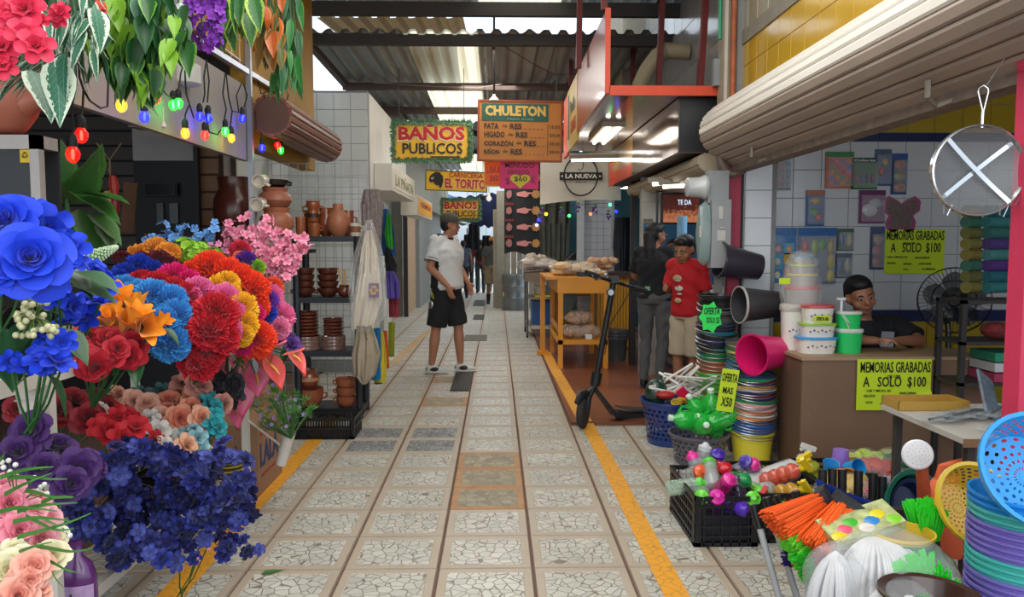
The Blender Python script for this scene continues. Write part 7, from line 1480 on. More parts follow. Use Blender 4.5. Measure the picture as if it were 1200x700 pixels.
def sprayb(label, px, py, Y, rot, tint, head, ribs=True, L=.22, r=.042):
    t = thing('spray_bottle', label, 'spray bottle', P(px, py, Y), rot=tuple(R(q) for q in rot), group='spray bottles in the black crate'); pr = [(r*.8, -L/2)]
    for k in range(4): z = -L/2+.01+k*L*.2; pr += [(r, z+.01), (r*1.02, z+.02), (r*.82 if ribs else r, z+.036)]
    part('body', MB().lathe(pr+[(r*.35, L*.38), (r*.33, L*.42)], 18), M(tint, r=.08, a=.62, v=.1, coat=.8), t); hm = M(head, r=.35, coat=.3)
    part('nozzle', MB().lathe([(r*.45, L*.40), (r*.45, L*.48), (.012, L*.5)], 12), hm, t); part('trigger_head', MB().bar((-.05, 0, L*.55), (.03, 0, L*.56), .022, .024).bar((-.02, 0, L*.54), (-.045, 0, L*.42), .012, .012), hm, t, smooth=False)
sprayb('orange-red bubble spray bottle with a yellow trigger', 918, 556, 3.85, (40, 52, 10), '#f0542a', '#f2d21c', L=.24); sprayb('amber ribbed spray bottle lying in front of the orange-red one', 917, 577, 3.72, (50, 58, 10), '#e8b03a', '#f2d21c', L=.24)
sprayb('yellow-green spray bottle with a yellow trigger at the back of the spray crate', 955, 556, 3.95, (10, -30, 0), '#c8d03a', '#f2d21c'); sprayb('clear brown spray bottle low on the right of the spray crate', 945, 590, 3.66, (60, 60, 0), '#7a5a4a', '#d8d4c8'); sprayb('clear spray bottle with a white trigger beside the white roll', 938, 548, 4.05, (10, 20, 0), '#d8dce0', '#e8e8e4'); sprayb('grey-brown spray bottle lying low at the right of the spray crate', 962, 582, 3.66, (70, 75, 0), '#8a7a6a', '#f2d21c'); sprayb('spray bottle with a red trigger at the left end of the spray crate', 898, 575, 3.72, (60, -60, 0), '#c8ccd0', '#e0202c')
t = thing('storage_jar', 'frosted white cylindrical container lying across the spray crate', 'container', P(908, 558, 3.98), rot=(0, R(76), R(12))); part('body', MB().lathe([(.03, -.17), (.06, -.165), (.062, .11), (.03, .15), (.02, .17)], 20), M('#d8dcdc', r=.2, v=.04, coat=.6), t); part('cap', MB().lathe([(.03, -.185), (.035, -.18), (.035, -.165)], 14), M('#c8d8e0'), t)
def cup_(label, px, py, Y, c, rot=(0, 0, 0), r=.045, h=.10):
    t = thing('plastic_cup', label, 'cup', P(px, py, Y), rot=tuple(R(q) for q in rot)); part('body', MB().lathe([(r*.8, -h/2), (r, h/2), (r*1.06, h/2), (r*.95, h/2-.003), (r*.76, -h/2+.004)], 20), M(c, r=.35, coat=.2), t)
cup_('lilac plastic cup standing upside down in the cup crate', 985, 540, 4.0, '#a07ad8', (180, 0, 0), .05, .12); cup_('sky blue cup lying with its mouth to the camera right of the lilac cup', 1000, 549, 3.9, '#2a9ae0', (70, 0, 20), .045, .08); cup_('blue cup beside the lilac cup', 973, 549, 3.9, '#3aa0e0', (20, 0, 0), .04, .07); cup_('yellow cup behind the lilac cup', 990, 540, 4.1, '#e0c83a', (0, 0, 0), .06, .07); cup_('orange scoop in front of the lilac cup', 985, 560, 3.75, '#f0a030', (75, 30, 0), .05, .14)
FLM = M('#e8ecee', r=.1, a=.16, v=0, coat=1)
lumpy('scourer_bag', 'clear bag of lime sponges at the back of the cup crate', P(1012, 552, 4.1), (.13, .09, .11), 16, M('#b8d02a', r=.8, v=.2), wrap=FLM); lumpy('scourer_bag', 'clear bag of red and pink scourers in the cup crate', P(1026, 560, 3.95), (.12, .1, .10), 18, M('#c83a2a', r=.8, v=.3), wrap=FLM); lumpy('scourer_bag', 'clear bag of dark green scourers in the cup crate', P(1042, 552, 4.02), (.10, .09, .10), 14, M('#1f5a3c', r=.8, v=.3), wrap=FLM); lumpy('scourer_bag', 'clear bag of yellow-green sponges at the right of the cup crate', P(1058, 542, 4.1), (.12, .09, .08), 14, M('#a8a82a', r=.8, v=.3), wrap=FLM); lumpy('scourer_bag', 'clear bag of mauve items at the right of the cup crate', P(1052, 568, 3.9), (.12, .1, .08), 14, M('#8a7a8a', r=.6, v=.3), wrap=FLM); lumpy('toy_bag', 'clear bag of yellow and pink toys low in front of the cup crate', P(992, 582, 3.62), (.15, .1, .10), 18, M('#d8b83a', r=.5, v=.4), wrap=FLM); lumpy('toy_bag', 'clear bag of small red toys below the lilac cup', P(1015, 584, 3.6), (.09, .08, .08), 12, M('#d02a3a', r=.5, v=.3), wrap=FLM)
# ================= brooms, brushes and mops
HG = M('#b4b9bc', r=.35, v=.05)
def stick(label, px, py, Y, bx, by, dark=False, cap=.085, r=.0125):
    a, b = P(px, py, Y), P(bx, by, Y-.1); d = (b-a).normalized(); e = a+d*(a.z/-d.z) if d.z < -.05 else b
    t = thing('long_broom', label, 'broom', e, group='broom handles standing among the goods'); part('pole', MB().tube([(0, 0, 0), a-e], r, 10), BKP if dark else HG, t); part('grip', MB().tube([a-e+(e-a).normalized()*cap, a-e], [r*1.3, r*1.35], 12), BKP, t)
for k, (px, py, Y, bx, by) in enumerate(((883, 592, 2.75, 918, 720), (898, 583, 2.80, 940, 720), (911, 580, 2.85, 958, 720), (932, 576, 2.9, 975, 720))): stick('grey broom handle with a black grip, %s from the left' % ORD[k], px, py, Y, bx, by)
stick('pale grey handle without leaning grip, just right of the leaning handles', 941, 584, 3.0, 948, 720, cap=.01)
for k, (px, py) in enumerate(((964, 551), (975.5, 550), (987, 551), (1006, 552), (1023, 555), (1034, 559))): stick('upright black broom handle, %s from the left in the row' % ORD[k], px, py, 3.2, px-2, 720, dark=True, cap=.12, r=.014)
def brush(label, px, py, Y, d, W, L, c, spread=.25, depth=.03, n=230, up=(0, -1, .3), name='broom', blk='#2c2e34', two=None):
    """bristles leave the block along d and fan out over width W"""
    t = thing(name, label, 'broom', P(px, py, Y)); d = Vector(d).normalized(); s = d.cross(Vector(up)).normalized(); u = s.cross(d); m = MB(); m2 = MB()
    for k in range(n):
        q, w_ = rnd(-1, 1), rnd(-1, 1); a = s*(q*W*.5*.8)+u*(w_*depth*.5); b = a+d*L*rnd(.9, 1.05)+s*q*W*spread+u*w_*depth*.6+s*rnd(-.01, .01); mm = m2 if two and abs(q+.1) < .35 else m
        x = s*.0028; i = len(mm.v); mm.vv(a-x); mm.vv(a+x); mm.vv(b+x*1.3); mm.vv(b-x*1.3); mm.ff(i, i+1, i+2, i+3)
        x = u*.0028; i = len(mm.v); mm.vv(a-x); mm.vv(a+x); mm.vv(b+x*1.3); mm.vv(b-x*1.3); mm.ff(i, i+1, i+2, i+3)
    mt = M(c, r=.6, v=.1, s=40); part('bristles', m, mt, t, smooth=False, kind='stuff')
    if two: part('bristles', m2, M(two, r=.6), t, 'contrasting middle stripe of bristles', smooth=False, kind='stuff')
    m = MB(); m.bar(-s*W*.46, s*W*.46, depth*1.3, .035); part('block', m, M(blk, r=.4), t, smooth=False); return t
brush('bright green broom head, topmost of the fanned brooms', 985, 622, 2.72, (-.9, -.1, .15), .12, .22, '#38e04a', n=520, spread=.15, up=(0, -.6, 1), depth=.05)
brush('orange broom head with a lime stripe, fanning down to the left', 978, 600, 2.62, (-.75, -.2, -.42), .20, .21, '#ff6a1c', n=900, two='#7ae83a', up=(0, -1, .3), depth=.06)
brush('bright orange broom head in front, above the bagged mop', 1008, 598, 2.52, (-.5, -.3, -.75), .20, .19, '#ff7020', n=900, up=(0, -1, .2), depth=.05)
brush('purple broom head peeking out under the orange ones', 952, 652, 2.68, (-.8, -.1, .2), .07, .10, '#3c2a78', n=160)
brush('light green broom bristles under the orange broom head', 968, 660, 2.55, (-.5, -.4, -.2), .14, .11, '#4ae040', n=420)
brush('royal blue broom head behind the bagged cloths', 1000, 600, 2.95, (.3, -.1, .8), .34, .06, '#1c3a9c', n=420, spread=.1); brush('indigo broom head hanging right of the bagged cloths', 1062, 600, 2.75, (.1, -.2, -1), .10, .18, '#4a3c9a', n=260)
brush('bright green hand brush standing with its bristles up, under the watering can', 1086, 638, 2.5, (-.12, -.1, 1), .06, .14, '#4af040', n=300, spread=.35, depth=.05); brush('bright green stubby brush at the bottom of the frame', 1092, 700, 2.2, (-.25, -.5, .8), .13, .075, '#2af02a', n=500, spread=.1, depth=.10)
single('wrapped_brush', MB().tube([P(1086, 640, 2.5), P(1110, 665, 2.35), P(1132, 712, 2.2)], [.028, .03, .026], 10), M('#8f9c94', r=.15, v=.5, s=30, coat=.8), 'grey-green plastic-wrapped brush pack in front of the basket stack', 'brush'); 
t = thing('cloth_packet', 'clear packet of yellow and green printed cloths lying on the brooms', 'packet', P(1008, 615, 2.45), rot=(R(18), R(-14), R(8))); part('packet', MB().box(0, 0, 0, .25, .12, .035), M('#c4cc90', r=.15, v=.5, s=30, coat=.8), t, smooth=False)
for k, c in enumerate(('#e0d02a', '#e85a7a', '#4ab83a', '#e8e0d8', '#3a8ad0', '#e0d02a', '#8ad03a')): part('print', MB().ell((-.1+.033*k, -.035+.02*(k % 3), .018), (.026, .022, .003), 8, 4), M(c, r=.3), t)
MW = M('#d6d6d8', r=.8, v=.08, s=30)
def mop(label, top, c, r, n=90, film=True):
    T_ = Vector(top); t = thing('mop', label, 'mop', T_); C_ = Vector(c)-T_; m = MB()
    for k in range(n):
        a, e = rnd(0, 2*PI), rnd(.1, 1.35); w_ = Vector((math.cos(a)*math.sin(e)*r[0], math.sin(a)*math.sin(e)*r[1], math.cos(e)*r[2]*-.2)); q = C_+Vector((w_.x, w_.y, r[2]*.35)); f = C_+Vector((w_.x*1.05+rnd(-.01, .01), w_.y, -r[2]*rnd(.7, 1)))
        pts = [Vector((0, 0, 0))*(1-s)**3+(q*.5+Vector((0, 0, .02)))*3*s*(1-s)**2+q*3*s*s*(1-s)+f*s**3 for s in [i/7 for i in range(8)]]; m.tube(pts, .0065, 5)
    part('strands', m, MW, t, kind='stuff')
    if film:
        m = MB(); m.ell(C_, (r[0]*1.18, r[1]*1.18, r[2]*1.12), 22, 14)
        for v in m.v: v.x += .007*math.sin(v.z*60+v.y*50); v.y += .007*math.sin(v.x*70)
        part('plastic_film', m, M('#e8ecf0', r=.08, a=.2, v=0, coat=1), t)
    return t
mop('white cotton mop head in clear plastic, standing cone-shaped at the left', P(980, 648, 2.3), P(976, 700, 2.28), (.085, .08, .16), 110); mop('large white cotton mop head in clear plastic under the cloth packet', P(1026, 630, 2.4), P(1040, 672, 2.3), (.16, .11, .13), 190); mop('white mop strands in clear plastic at the bottom, below the large one', P(1050, 692, 2.2), P(1050, 715, 2.15), (.11, .08, .08), 80)
t = thing('basin', 'dark brown basin cut by the bottom edge of the frame', 'basin', P(1088, 748, 2.05)); part('body', MB().lathe([(.08, 0), (.125, .12), (.138, .125), (.135, .13), (.12, .125), (.075, .01)], 30), M('#3c241c', r=.3, coat=.4), t)
single('support_box', MB().b2((1.24, 2.02, 0), (1.72, 2.54, .17)), M('#4a4648', r=.7, v=.1), 'low dark box carrying the stacks of round baskets', 'box', smooth=False)
# teal basin, watering can
t = thing('basin', 'teal plastic basin standing on edge behind the watering can, navy one nested inside', 'basin', P(1062, 592, 3.15), rot=(R(78), 0, R(8))); part('body', MB().lathe([(.08, -.05), (.12, .05), (.135, .055), (.135, .06), (.115, .055), (.075, -.04)], 28, sx=1.0, sy=1.15), M('#1f7a68', r=.35, coat=.3), t); part('inner_basin', MB().lathe([(.07, -.03), (.09, .035), (.10, .04), (.085, .035), (.065, -.02)], 28, sx=1, sy=1.15), M('#1c3a6c', r=.35), t)
OC = M('#e06a42', r=.5, v=.05); t = thing('watering_can', 'orange plastic watering can with a large white round rose', 'watering can', (1.70, 2.88, .24)); O = t.location; 
q = P(1114, 590, 2.9)-O; part('body', MB().lathe([(.105, 0), (.115, .02), (.11, .18), (.095, .25), (.07, .29), (.03, .31)], 24, c=(q.x, q.y, 0), sy=.7), OC, t)
rp = P(1075, 533, 2.72)-O; part('spout', MB().tube([(q.x-.09, q.y-.02, .05), (q.x-.13, q.y-.06, .16), rp+Vector((.035, .03, -.05)), rp+Vector((.01, .02, 0))], [.035, .028, .02, .022], 10), OC, t)
part('handle', MB().tube([(q.x-.06, q.y, .26), (q.x-.04, q.y, .34), (q.x+.03, q.y, .36), (q.x+.09, q.y, .30), (q.x+.12, q.y, .15)], .016, 8), OC, t)
Tr = face(Vector((-.25, -1, .18))).to_matrix().to_4x4(); part('rose', MB().lathe([(.015, -.03), (.05, -.004), (.055, .004), (.05, .010), (.0, .014)], 26, c=rp, T=Tr), M('#e4e4e8', r=.35, coat=.3), t)
for rr_, n in ((.012, 5), (.024, 10), (.036, 15)):
    for k in range(n): a = 2*PI*k/n; part('hole', globals().setdefault('rose_hole', MB().lathe([(.0018, 0), (.0012, .001)], 6).mesh('hole', M('#6a6a70'))), None, t, loc=rp+Tr @ Vector((rr_*math.cos(a), rr_*math.sin(a), .0135-.02*rr_)))
# yellow basket and stack below
BC = dict(blue='#1c8ad8', teal='#4ab8b0', purple='#7a6cc0', green='#1f8a5a', navy='#1c4a78', yellow='#e8c43a')
def nest(x, y, z0, cols, step, r, where, h=.12):
    for k, c in enumerate(cols):
        key = ('nest', c, r); 
        if key not in _bk: _bk[key] = MB().lathe([(r*.9, h-.07), (r*.985, h-.012), (r*1.0, h-.012), (r*1.035, h-.008), (r*1.035, h), (r*.98, h), (r*.88, h-.07)], 30, caps=False).mesh('body', M(BC[c], r=.35, v=.05, coat=.35))
        t = thing('round_basket', '%s round basket, %s from the bottom of the %s' % (c, ORD[k], where), 'basket', (x+rnd(-.002, .002), y, z0+step*k), group='nested round baskets in the '+where); obj('body', _bk[key], t)
nest(1.32, 2.42, .30-.05, ['navy', 'navy', 'navy', 'green', 'green', 'green', 'green', 'green', 'yellow'], .018, .098, 'small stack under the yellow basket')
basket('round_basket', 'yellow perforated basket tilted toward the camera', BC['yellow'], P(1122, 596, 2.50), (R(62), R(-14), R(12)), .08, .125, .11, 30, 5, .66)
nest(1.555, 2.18, .18, ['teal', 'teal', 'blue', 'blue', 'purple', 'purple', 'purple', 'purple', 'purple', 'purple', 'teal', 'teal', 'teal', 'purple', 'purple', 'purple', 'purple', 'purple', 'teal', 'teal', 'blue', 'blue'], .0195, .145, 'large stack in the bottom right corner', h=.13)
basket('round_basket', 'large sky blue basket with round holes tilted on the corner stack', '#2a9ae0', P(1200, 560, 2.14), (R(58), R(-22), R(8)), .12, .155, .10, 30, 5, .62)
# table with utensil packs
t = thing('side_table', 'white board tabletop with packed kitchen utensils beside the counter', 'table', (1.74, 2.78, 0)); part('tabletop', MB().b2((0, 0, .70), (.8, .62, .722)), M('#b8b4ac', r=.5), t, smooth=False); part('edge', MB().b2((-.004, -.004, .69), (.8, 0, .722)), M('#8a6a4a'), t, smooth=False)
for x, y in ((.04, .04), (.04, .56), (.74, .04), (.74, .56)): part('leg', MB().b2((x, y, 0), (x+.03, y+.03, .7)), M('#3a3634'), t, smooth=False)
t = thing('utensil_tray', 'amber plastic tray at the far edge of the side table', 'tray', (1.90, 3.33, .724)); WK = M('#b08a3c', r=.4, v=.1)
part('tray', MB().b2((-.15, -.07, 0), (.15, .07, .008)).b2((-.155, -.075, 0), (-.147, .075, .04)).b2((.147, -.075, 0), (.155, .075, .04)).b2((-.155, -.078, 0), (.155, -.07, .04)).b2((-.155, .07, 0), (.155, .078, .04)), WK, t, smooth=False)
for k in range(9):
    a = R(rnd(-75, -40)); t = thing('utensil_pack', 'black kitchen utensil in clear packaging on the side table', 'utensil', (1.84+.05*k, 3.02+rnd(-.13, .18), .732+.007*(k % 3)), rz=a, group='packed utensils on the side table'); part('utensil', MB().tube([(0, -.10, .004), (0, .05, .006)], .006, 6).ell((0, .085, .006), (.03, .04, .006), 10, 4), M('#1f2228', r=.3, coat=.4), t); part('packet', MB().box(0, 0, .008, .075, .27, .012), M('#cfd8de', r=.08, a=.22, v=0, coat=1), t, smooth=False)
single('utensil_pack', MB().box(0, 0, 0, .09, .012, .30, rot=(R(-55), R(42), 0)), M('#7a8c9c', r=.1, v=.4, s=20, coat=1), 'blue-grey packet of utensils leaning up at the back of the side table', 'packet', (2.10, 3.2, .80), smooth=False)
# the big sieve
SV = M('#c8ccd0', r=.2, m=.9, v=.05); sc_ = P(1146, 200, 2.5); t = thing('sieve', 'large round steel mesh sieve hanging from the white shutter by its wire loop', 'sieve', sc_, rot=(0, 0, R(-6))); Rr = .143
part('rim', MB().lathe([(Rr, -.014), (Rr+.005, -.012), (Rr+.005, .012), (Rr, .014), (Rr-.003, 0)], 40, T=RX(PI/2), caps=False), SV, t)
def meshm(n, b):
    tc = nd(n, 'ShaderNodeTexCoord'); sp_ = nd(n, 'ShaderNodeSeparateXYZ'); n.links.new(tc.outputs['Object'], sp_.inputs[0])
    a1 = mth(n, 'GREATER_THAN', mth(n, 'FRACT', mth(n, 'MULTIPLY', sp_.outputs['X'], 260)), .70); a2 = mth(n, 'GREATER_THAN', mth(n, 'FRACT', mth(n, 'MULTIPLY', sp_.outputs['Z'], 260)), .70)
    n.links.new(mth(n, 'MAXIMUM', a1, a2), b.inputs['Alpha']); b.inputs['Base Color'].default_value = lin('#7d8184'); b.inputs['Metallic'].default_value = .3
m = MB(); m.grid(lambda u, v: (Rr*v*math.cos(2*PI*u), .035*(1-v*v), Rr*v*math.sin(2*PI*u)), 40, 8); part('wire_mesh', m, node_mat('wire_cloth', meshm, .4), t)
for a, y in ((R(-46), .0), (R(40), .012)): d = Vector((math.cos(a), 0, math.sin(a)))*Rr; part('cross_strap', MB().grid(lambda u, v: d*(2*v-1)+Vector((0, -.006+y+.012*(1-(2*v-1)**2), 0))+Vector((-math.sin(a), 0, math.cos(a)))*(u-.5)*.014, 1, 10), SV, t)
hh = P(1156, 100, 2.5)-sc_; part('hanging_loop', MB().tube([(.004, 0, Rr), (.006, 0, Rr+.05), (-.010, 0, Rr+.11), (-.008, 0, hh.z-.01), (.006, 0, hh.z), (.020, 0, hh.z-.01), (.022, 0, Rr+.11), (.010, 0, Rr+.05), (.008, 0, Rr)], .0026, 6), SV, t); part('twist', MB().tube([(.006, 0, Rr-.005), (.007, 0, Rr+.05)], .006, 6), SV, t)
for x in (-.09, .085, .12): z = -math.sqrt(max(0, Rr*Rr-x*x)); part('rest_hook', MB().tube([(x-.012, 0, z), (x-.016, -.01, z-.03), (x-.006, -.012, z-.036), (x+.012, -.004, z)], .002, 5), SV, t)
part('hanging_wire', MB().tube([hh, hh+Vector((.06, 0, .10))], .002, 4), SV, t)
# ================= people: one continuous body surface each, clothes as closed shells over it
def cap_(m, p0, p1, r0, r1, n=12):
    p0, p1 = Vector(p0), Vector(p1); d = (p1-p0).normalized(); m.tube([p0-d*r0*.95, p0-d*r0*.7, p0-d*r0*.3, p0, p1, p1+d*r1*.3, p1+d*r1*.7, p1+d*r1*.95], [r0*.25, r0*.7, r0*.95, r0, r1, r1*.95, r1*.7, r1*.25], n)
def loft_(m, rings, n=18):
    b = len(m.v)
    for c, rx, ry, fw in rings:
        f = Vector(fw).normalized(); s = f.cross(Vector((0, 0, 1))).normalized()
        for k in range(n): a = 2*PI*k/n; m.vv(Vector(c)+s*math.cos(a)*rx+f*math.sin(a)*ry)
    for i in range(len(rings)-1):
        for k in range(n): j = (k+1) % n; m.ff(b+i*n+k, b+i*n+j, b+(i+1)*n+j, b+(i+1)*n+k)
    m.ff(*[b+k for k in reversed(range(n))]); m.ff(*[b+(len(rings)-1)*n+k for k in range(n)])
def remesh(m, vox, it=3, fac=.6):
    me = bpy.data.meshes.new('t'); me.from_pydata([tuple(v) for v in m.v], [], m.f); o = bpy.data.objects.new('t', me); COL.objects.link(o)
    a = o.modifiers.new('r', 'REMESH'); a.mode = 'VOXEL'; a.voxel_size = vox; b = o.modifiers.new('s', 'SMOOTH'); b.factor = fac; b.iterations = it
    out_ = bpy.data.meshes.new_from_object(o.evaluated_get(bpy.context.evaluated_depsgraph_get())); bpy.data.objects.remove(o)
    out_.polygons.foreach_set('use_smooth', [True]*len(out_.polygons)); return out_
def hand_(m, w, d, palm, s=1, curl=.5, side=1):
    """palm and five fingers; d: along the hand, palm: the way the palm faces"""
    d = Vector(d).normalized(); pn = (Vector(palm)-d*Vector(palm).dot(d)).normalized(); x = d.cross(pn)*side; w = Vector(w)
    T = Matrix((x, d, -pn)).transposed(); m.ell(w+d*.045*s, (.040*s, .052*s, .017*s), 12, 8, T=T)
    for q, (o_, L) in enumerate(((-.029, .062), (-.010, .072), (.010, .068), (.028, .054))):
        b = w+d*.078*s+x*o_*s; dd = d; p = b
        for j in range(3): dd = (dd+pn*curl*(.5+.4*j)).normalized(); e = p+dd*L*s/3*1.1; cap_(m, p, e, (.0095-.0008*j)*s, (.009-.0009*j)*s, 8); p = e
    b = w+d*.02*s-x*.032*s; e = b+(d*.6-x*.8+pn*.3).normalized()*.035*s; cap_(m, b, e, .012*s, .0105*s, 8); cap_(m, e, e+(d*.9-x*.1+pn*.4).normalized()*.03*s, .0105*s, .008*s, 8)
D0 = dict(pel=(0, 0, .95), che=(0, .0, 1.27), nk=(0, .01, 1.46), hd=(0, -.015, 1.60), sL=(.175, 0, 1.42), sR=(-.175, 0, 1.42), eL=(.23, .03, 1.14), eR=(-.23, .03, 1.14), wL=(.24, -.05, .90), wR=(-.24, -.05, .90), hL=(.09, 0, .92), hR=(-.09, 0, .92), kL=(.10, -.01, .50), kR=(-.10, -.01, .50), aL=(.10, .03, .09), aR=(-.10, .03, .09))
def person(label, loc, rz, H, J={}, skin='#a06a4c', shirt='#ffffff', trous='#222222', shoe='#202020', hair='#14100e', sleeve=.55, leg=.45, gx=1, head=(0, 0), vox=.011, face_=True, tfw=(0, -1, 0), hairlong=False, cap=None, handdir=None, curl=.45, hs=1.0, seated=False, toe=None, bulk=1, socks=None, tank=False):
    s = H/1.75; j = {k: Vector(v)*s for k, v in {**D0, **J}.items()}; t = thing('person', label, 'person', loc, rz); tf = Vector(tfw); SK_ = M(skin, r=.5, v=.06, s=6); g = gx
    def torso(m, e, low=True):
        p, c, n_ = j['pel'], j['che'], j['nk']; sx = (j['sL']-j['sR']).normalized(); f = sx.cross(Vector((0, 0, 1))).normalized()
        R_ = lambda a, b_, q: (p.lerp(c, q) if q <= 1 else c.lerp(n_, q-1), (a*g+e)*s, (b_*g+e)*s, f)
        rings = [R_(.15, .10, -.12), R_(.168, .118, 0), R_(.158, .112, .25), R_(.148, .105, .5), R_(.16, .113, .8), R_(.175, .118, 1.0), R_(.18, .112, 1.35), R_(.15, .092, 1.65), R_(.085, .07, 1.9)]
        loft_(m, rings if low else rings[1:]); cap_(m, j['sL'], j['sR'], (.058+e)*s, (.058+e)*s)
    # --- body
    m = MB(); torso(m, 0); hq = RZ(R(head[0])) @ RX(R(head[1])) @ Matrix.Rotation(R(head[2]) if len(head) > 2 else 0, 4, 'Y'); hc = j['hd']; h_ = hs*s
    cap_(m, j['nk']-Vector((0, 0, .04*s)), hc-hq @ Vector((0, -.01*h_, .06*h_)), .056*s*g**.5, .052*s)
    E = lambda c, r: m.ell(hc+hq @ Vector(c)*h_, tuple(x*h_ for x in r), 18, 12, T=hq)
    E((0, .015, .035), (.074, .092, .082)); E((0, -.02, -.02), (.062, .068, .082)); E((0, -.045, -.072), (.036, .036, .030)); E((0, -.092, -.018), (.013, .018, .019)); E((0, -.082, .008), (.008, .012, .026)); E((0, -.082, -.055), (.024, .012, .010)); E((-.03, -.068, .018), (.026, .015, .012)); E((.03, -.068, .018), (.026, .015, .012)); E((.042, -.052, -.03), (.022, .024, .026)); E((-.042, -.052, -.03), (.022, .024, .026))
    for q in (-1, 1): E((.074*q, .008, -.005), (.011, .018, .030))
    for S_, sd_ in (('L', 1), ('R', -1)):
        sh_, el, wr = j['s'+S_], j['e'+S_], j['w'+S_]; cap_(m, sh_, el, .050*s*g**.6, .040*s*g**.4); cap_(m, el, wr, .040*s*g**.4, .027*s)
        hd_ = (wr-el).normalized() if not handdir or S_ not in handdir else Vector(handdir[S_][0]); pm = Vector((-sd_, 0, 0)) if not handdir or S_ not in handdir else Vector(handdir[S_][1]); hand_(m, wr, hd_, pm, s, curl, side=sd_ if not handdir or S_ not in handdir else handdir[S_][2])
        hi, kn, an = j['h'+S_], j['k'+S_], j['a'+S_]; cap_(m, hi, kn, .083*s*g**.7, .052*s*g**.4); cap_(m, kn, kn.lerp(an, .35), .050*s, .055*s*g**.3); cap_(m, kn.lerp(an, .3), an, .055*s*g**.3, .034*s)
    me = remesh(m, vox*s, 2, .5); me.materials.append(SK_); obj('body', me, t)
    # --- shirt
    m = MB(); torso(m, .013*bulk)
    for S_ in 'LR':
        if not tank: e = j['s'+S_].lerp(j['e'+S_], sleeve+.2); m.tube([j['s'+S_], j['s'+S_].lerp(j['e'+S_], .3), j['s'+S_].lerp(j['e'+S_], sleeve+.12)], [.064*s*g**.6, .066*s*g**.6, .070*s*g**.6], 16)
    for v in m.v:
        if v.z > j['nk'].z-.025*s and abs(v.x-j['nk'].x) < .09*s: v.z = min(v.z, j['nk'].z-.005*s)
    me = remesh(m, vox*s*1.1, 2, .4)
    for v in me.vertices: v.co.x += .003*math.sin(v.co.z*60+v.co.y*30); v.co.y += .003*math.sin(v.co.z*45+v.co.x*40)
    sm_ = M(shirt, r=.85, v=.06, s=5); me.materials.append(sm_); so_ = obj('shirt', me, t)
    # --- trousers
    m = MB(); f = (j['sL']-j['sR']).normalized().cross(Vector((0, 0, 1))).normalized(); p = j['pel']
    loft_(m, [(p-Vector((0, 0, .06*s)), .155*g*s, .115*g*s, f), (p, .178*g*s, .13*g*s, f), (p+Vector((0, 0, .06*s)), .172*g*s, .125*g*s, f)])
    lo = leg < .9; w0_, w1_ = (.106, .084) if lo else (.095, .062)
    for S_ in 'LR':
        hi, kn, an = j['h'+S_], j['k'+S_], j['a'+S_]
        if lo: m.tube([hi+Vector((0, 0, .03)), hi-Vector((0, 0, .05)), hi.lerp(kn, min(1, leg*2)), hi.lerp(kn, min(1, leg*2)+.02)], [w0_*.8*s*g**.6, w0_*s*g**.6, (w1_+.012)*s*g**.6, (w1_+.004)*s*g**.6], 16)
        else: cap_(m, hi, kn, w0_*s*g**.7, w1_*s); cap_(m, kn, kn.lerp(an, .35), w1_*s, .062*s); cap_(m, kn.lerp(an, .3), an, .062*s, .046*s)
    me = remesh(m, vox*s*1.1, 2, .4)
    for v in me.vertices: v.co.x += .003*math.sin(v.co.z*50+v.co.y*30); v.co.y += .003*math.sin(v.co.z*38+v.co.x*40)
    me.materials.append(M(trous, r=.85, v=.08, s=6)); obj('trousers' if not lo else 'shorts', me, t)
    # --- shoes
    if not seated:
        for S_ in 'LR':
            a = j['a'+S_]; td = Vector(toe[S_]) if toe else Vector((.12 if S_ == 'L' else -.12, -1, 0)); td.normalize(); T = Matrix((Vector((-td.y, td.x, 0)), -td, Vector((0, 0, 1)))).transposed(); b = Vector((a.x, a.y, 0)); m = MB()
            m.ell(b+td*.055*s+Vector((0, 0, .035*s)), (.045*s, .125*s, .035*s), 14, 8, T=T); m.ell(b+Vector((0, 0, .06*s)), (.042*s, .06*s, .05*s), 12, 8, T=T); me = remesh(m, .008*s, 2)
            for v in me.vertices: v.co.z = max(v.co.z, .006)
            me.materials.append(M(shoe, r=.5, v=.05)); so2 = obj('shoe', me, t); m = MB(); m.ell(b+td*.05*s+Vector((0, 0, .012*s)), (.050*s, .140*s, .014*s), 16, 6, T=T); part('sole', m, M('#d0ccc4' if shoe != '#15161a' else '#1c1c1e', r=.6), so2)
            if socks: part('sock', MB().tube([a+Vector((0, 0, -.02*s)), a.lerp(j['k'+S_], .38)], [.045*s, .062*s], 12), M(socks, r=.9), t)
    # --- hair
    HM = M(hair, r=.6, v=.25, s=60)
    m = MB(); E2 = lambda c, r, q=1: m.ell(hc+hq @ Vector(c)*h_, tuple(x*h_ for x in r), 18, 12, T=hq)
    E2((0, .022, .050), (.080, .092, .074)); E2((0, .045, .01), (.078, .066, .085)); E2((0, -.030, .082), (.060, .050, .038))
    if hairlong:
        b = hc+hq @ Vector((0, .07*h_, 0)); cap_(m, b, b+Vector((-.01, .03, -.16*s)), .062*h_, .055*h_); cap_(m, b+Vector((-.01, .03, -.14*s)), b+Vector((-.03, .06, -.40*s)), .055*h_, .022*h_)
    me = remesh(m, .007*s, 1)
    for v in me.vertices: k_ = 1+.012*math.sin(v.co.x*260+v.co.z*90)*math.sin(v.co.y*240); v.co = hc+(v.co-hc)*k_
    me.materials.append(HM); obj('hair', me, t)
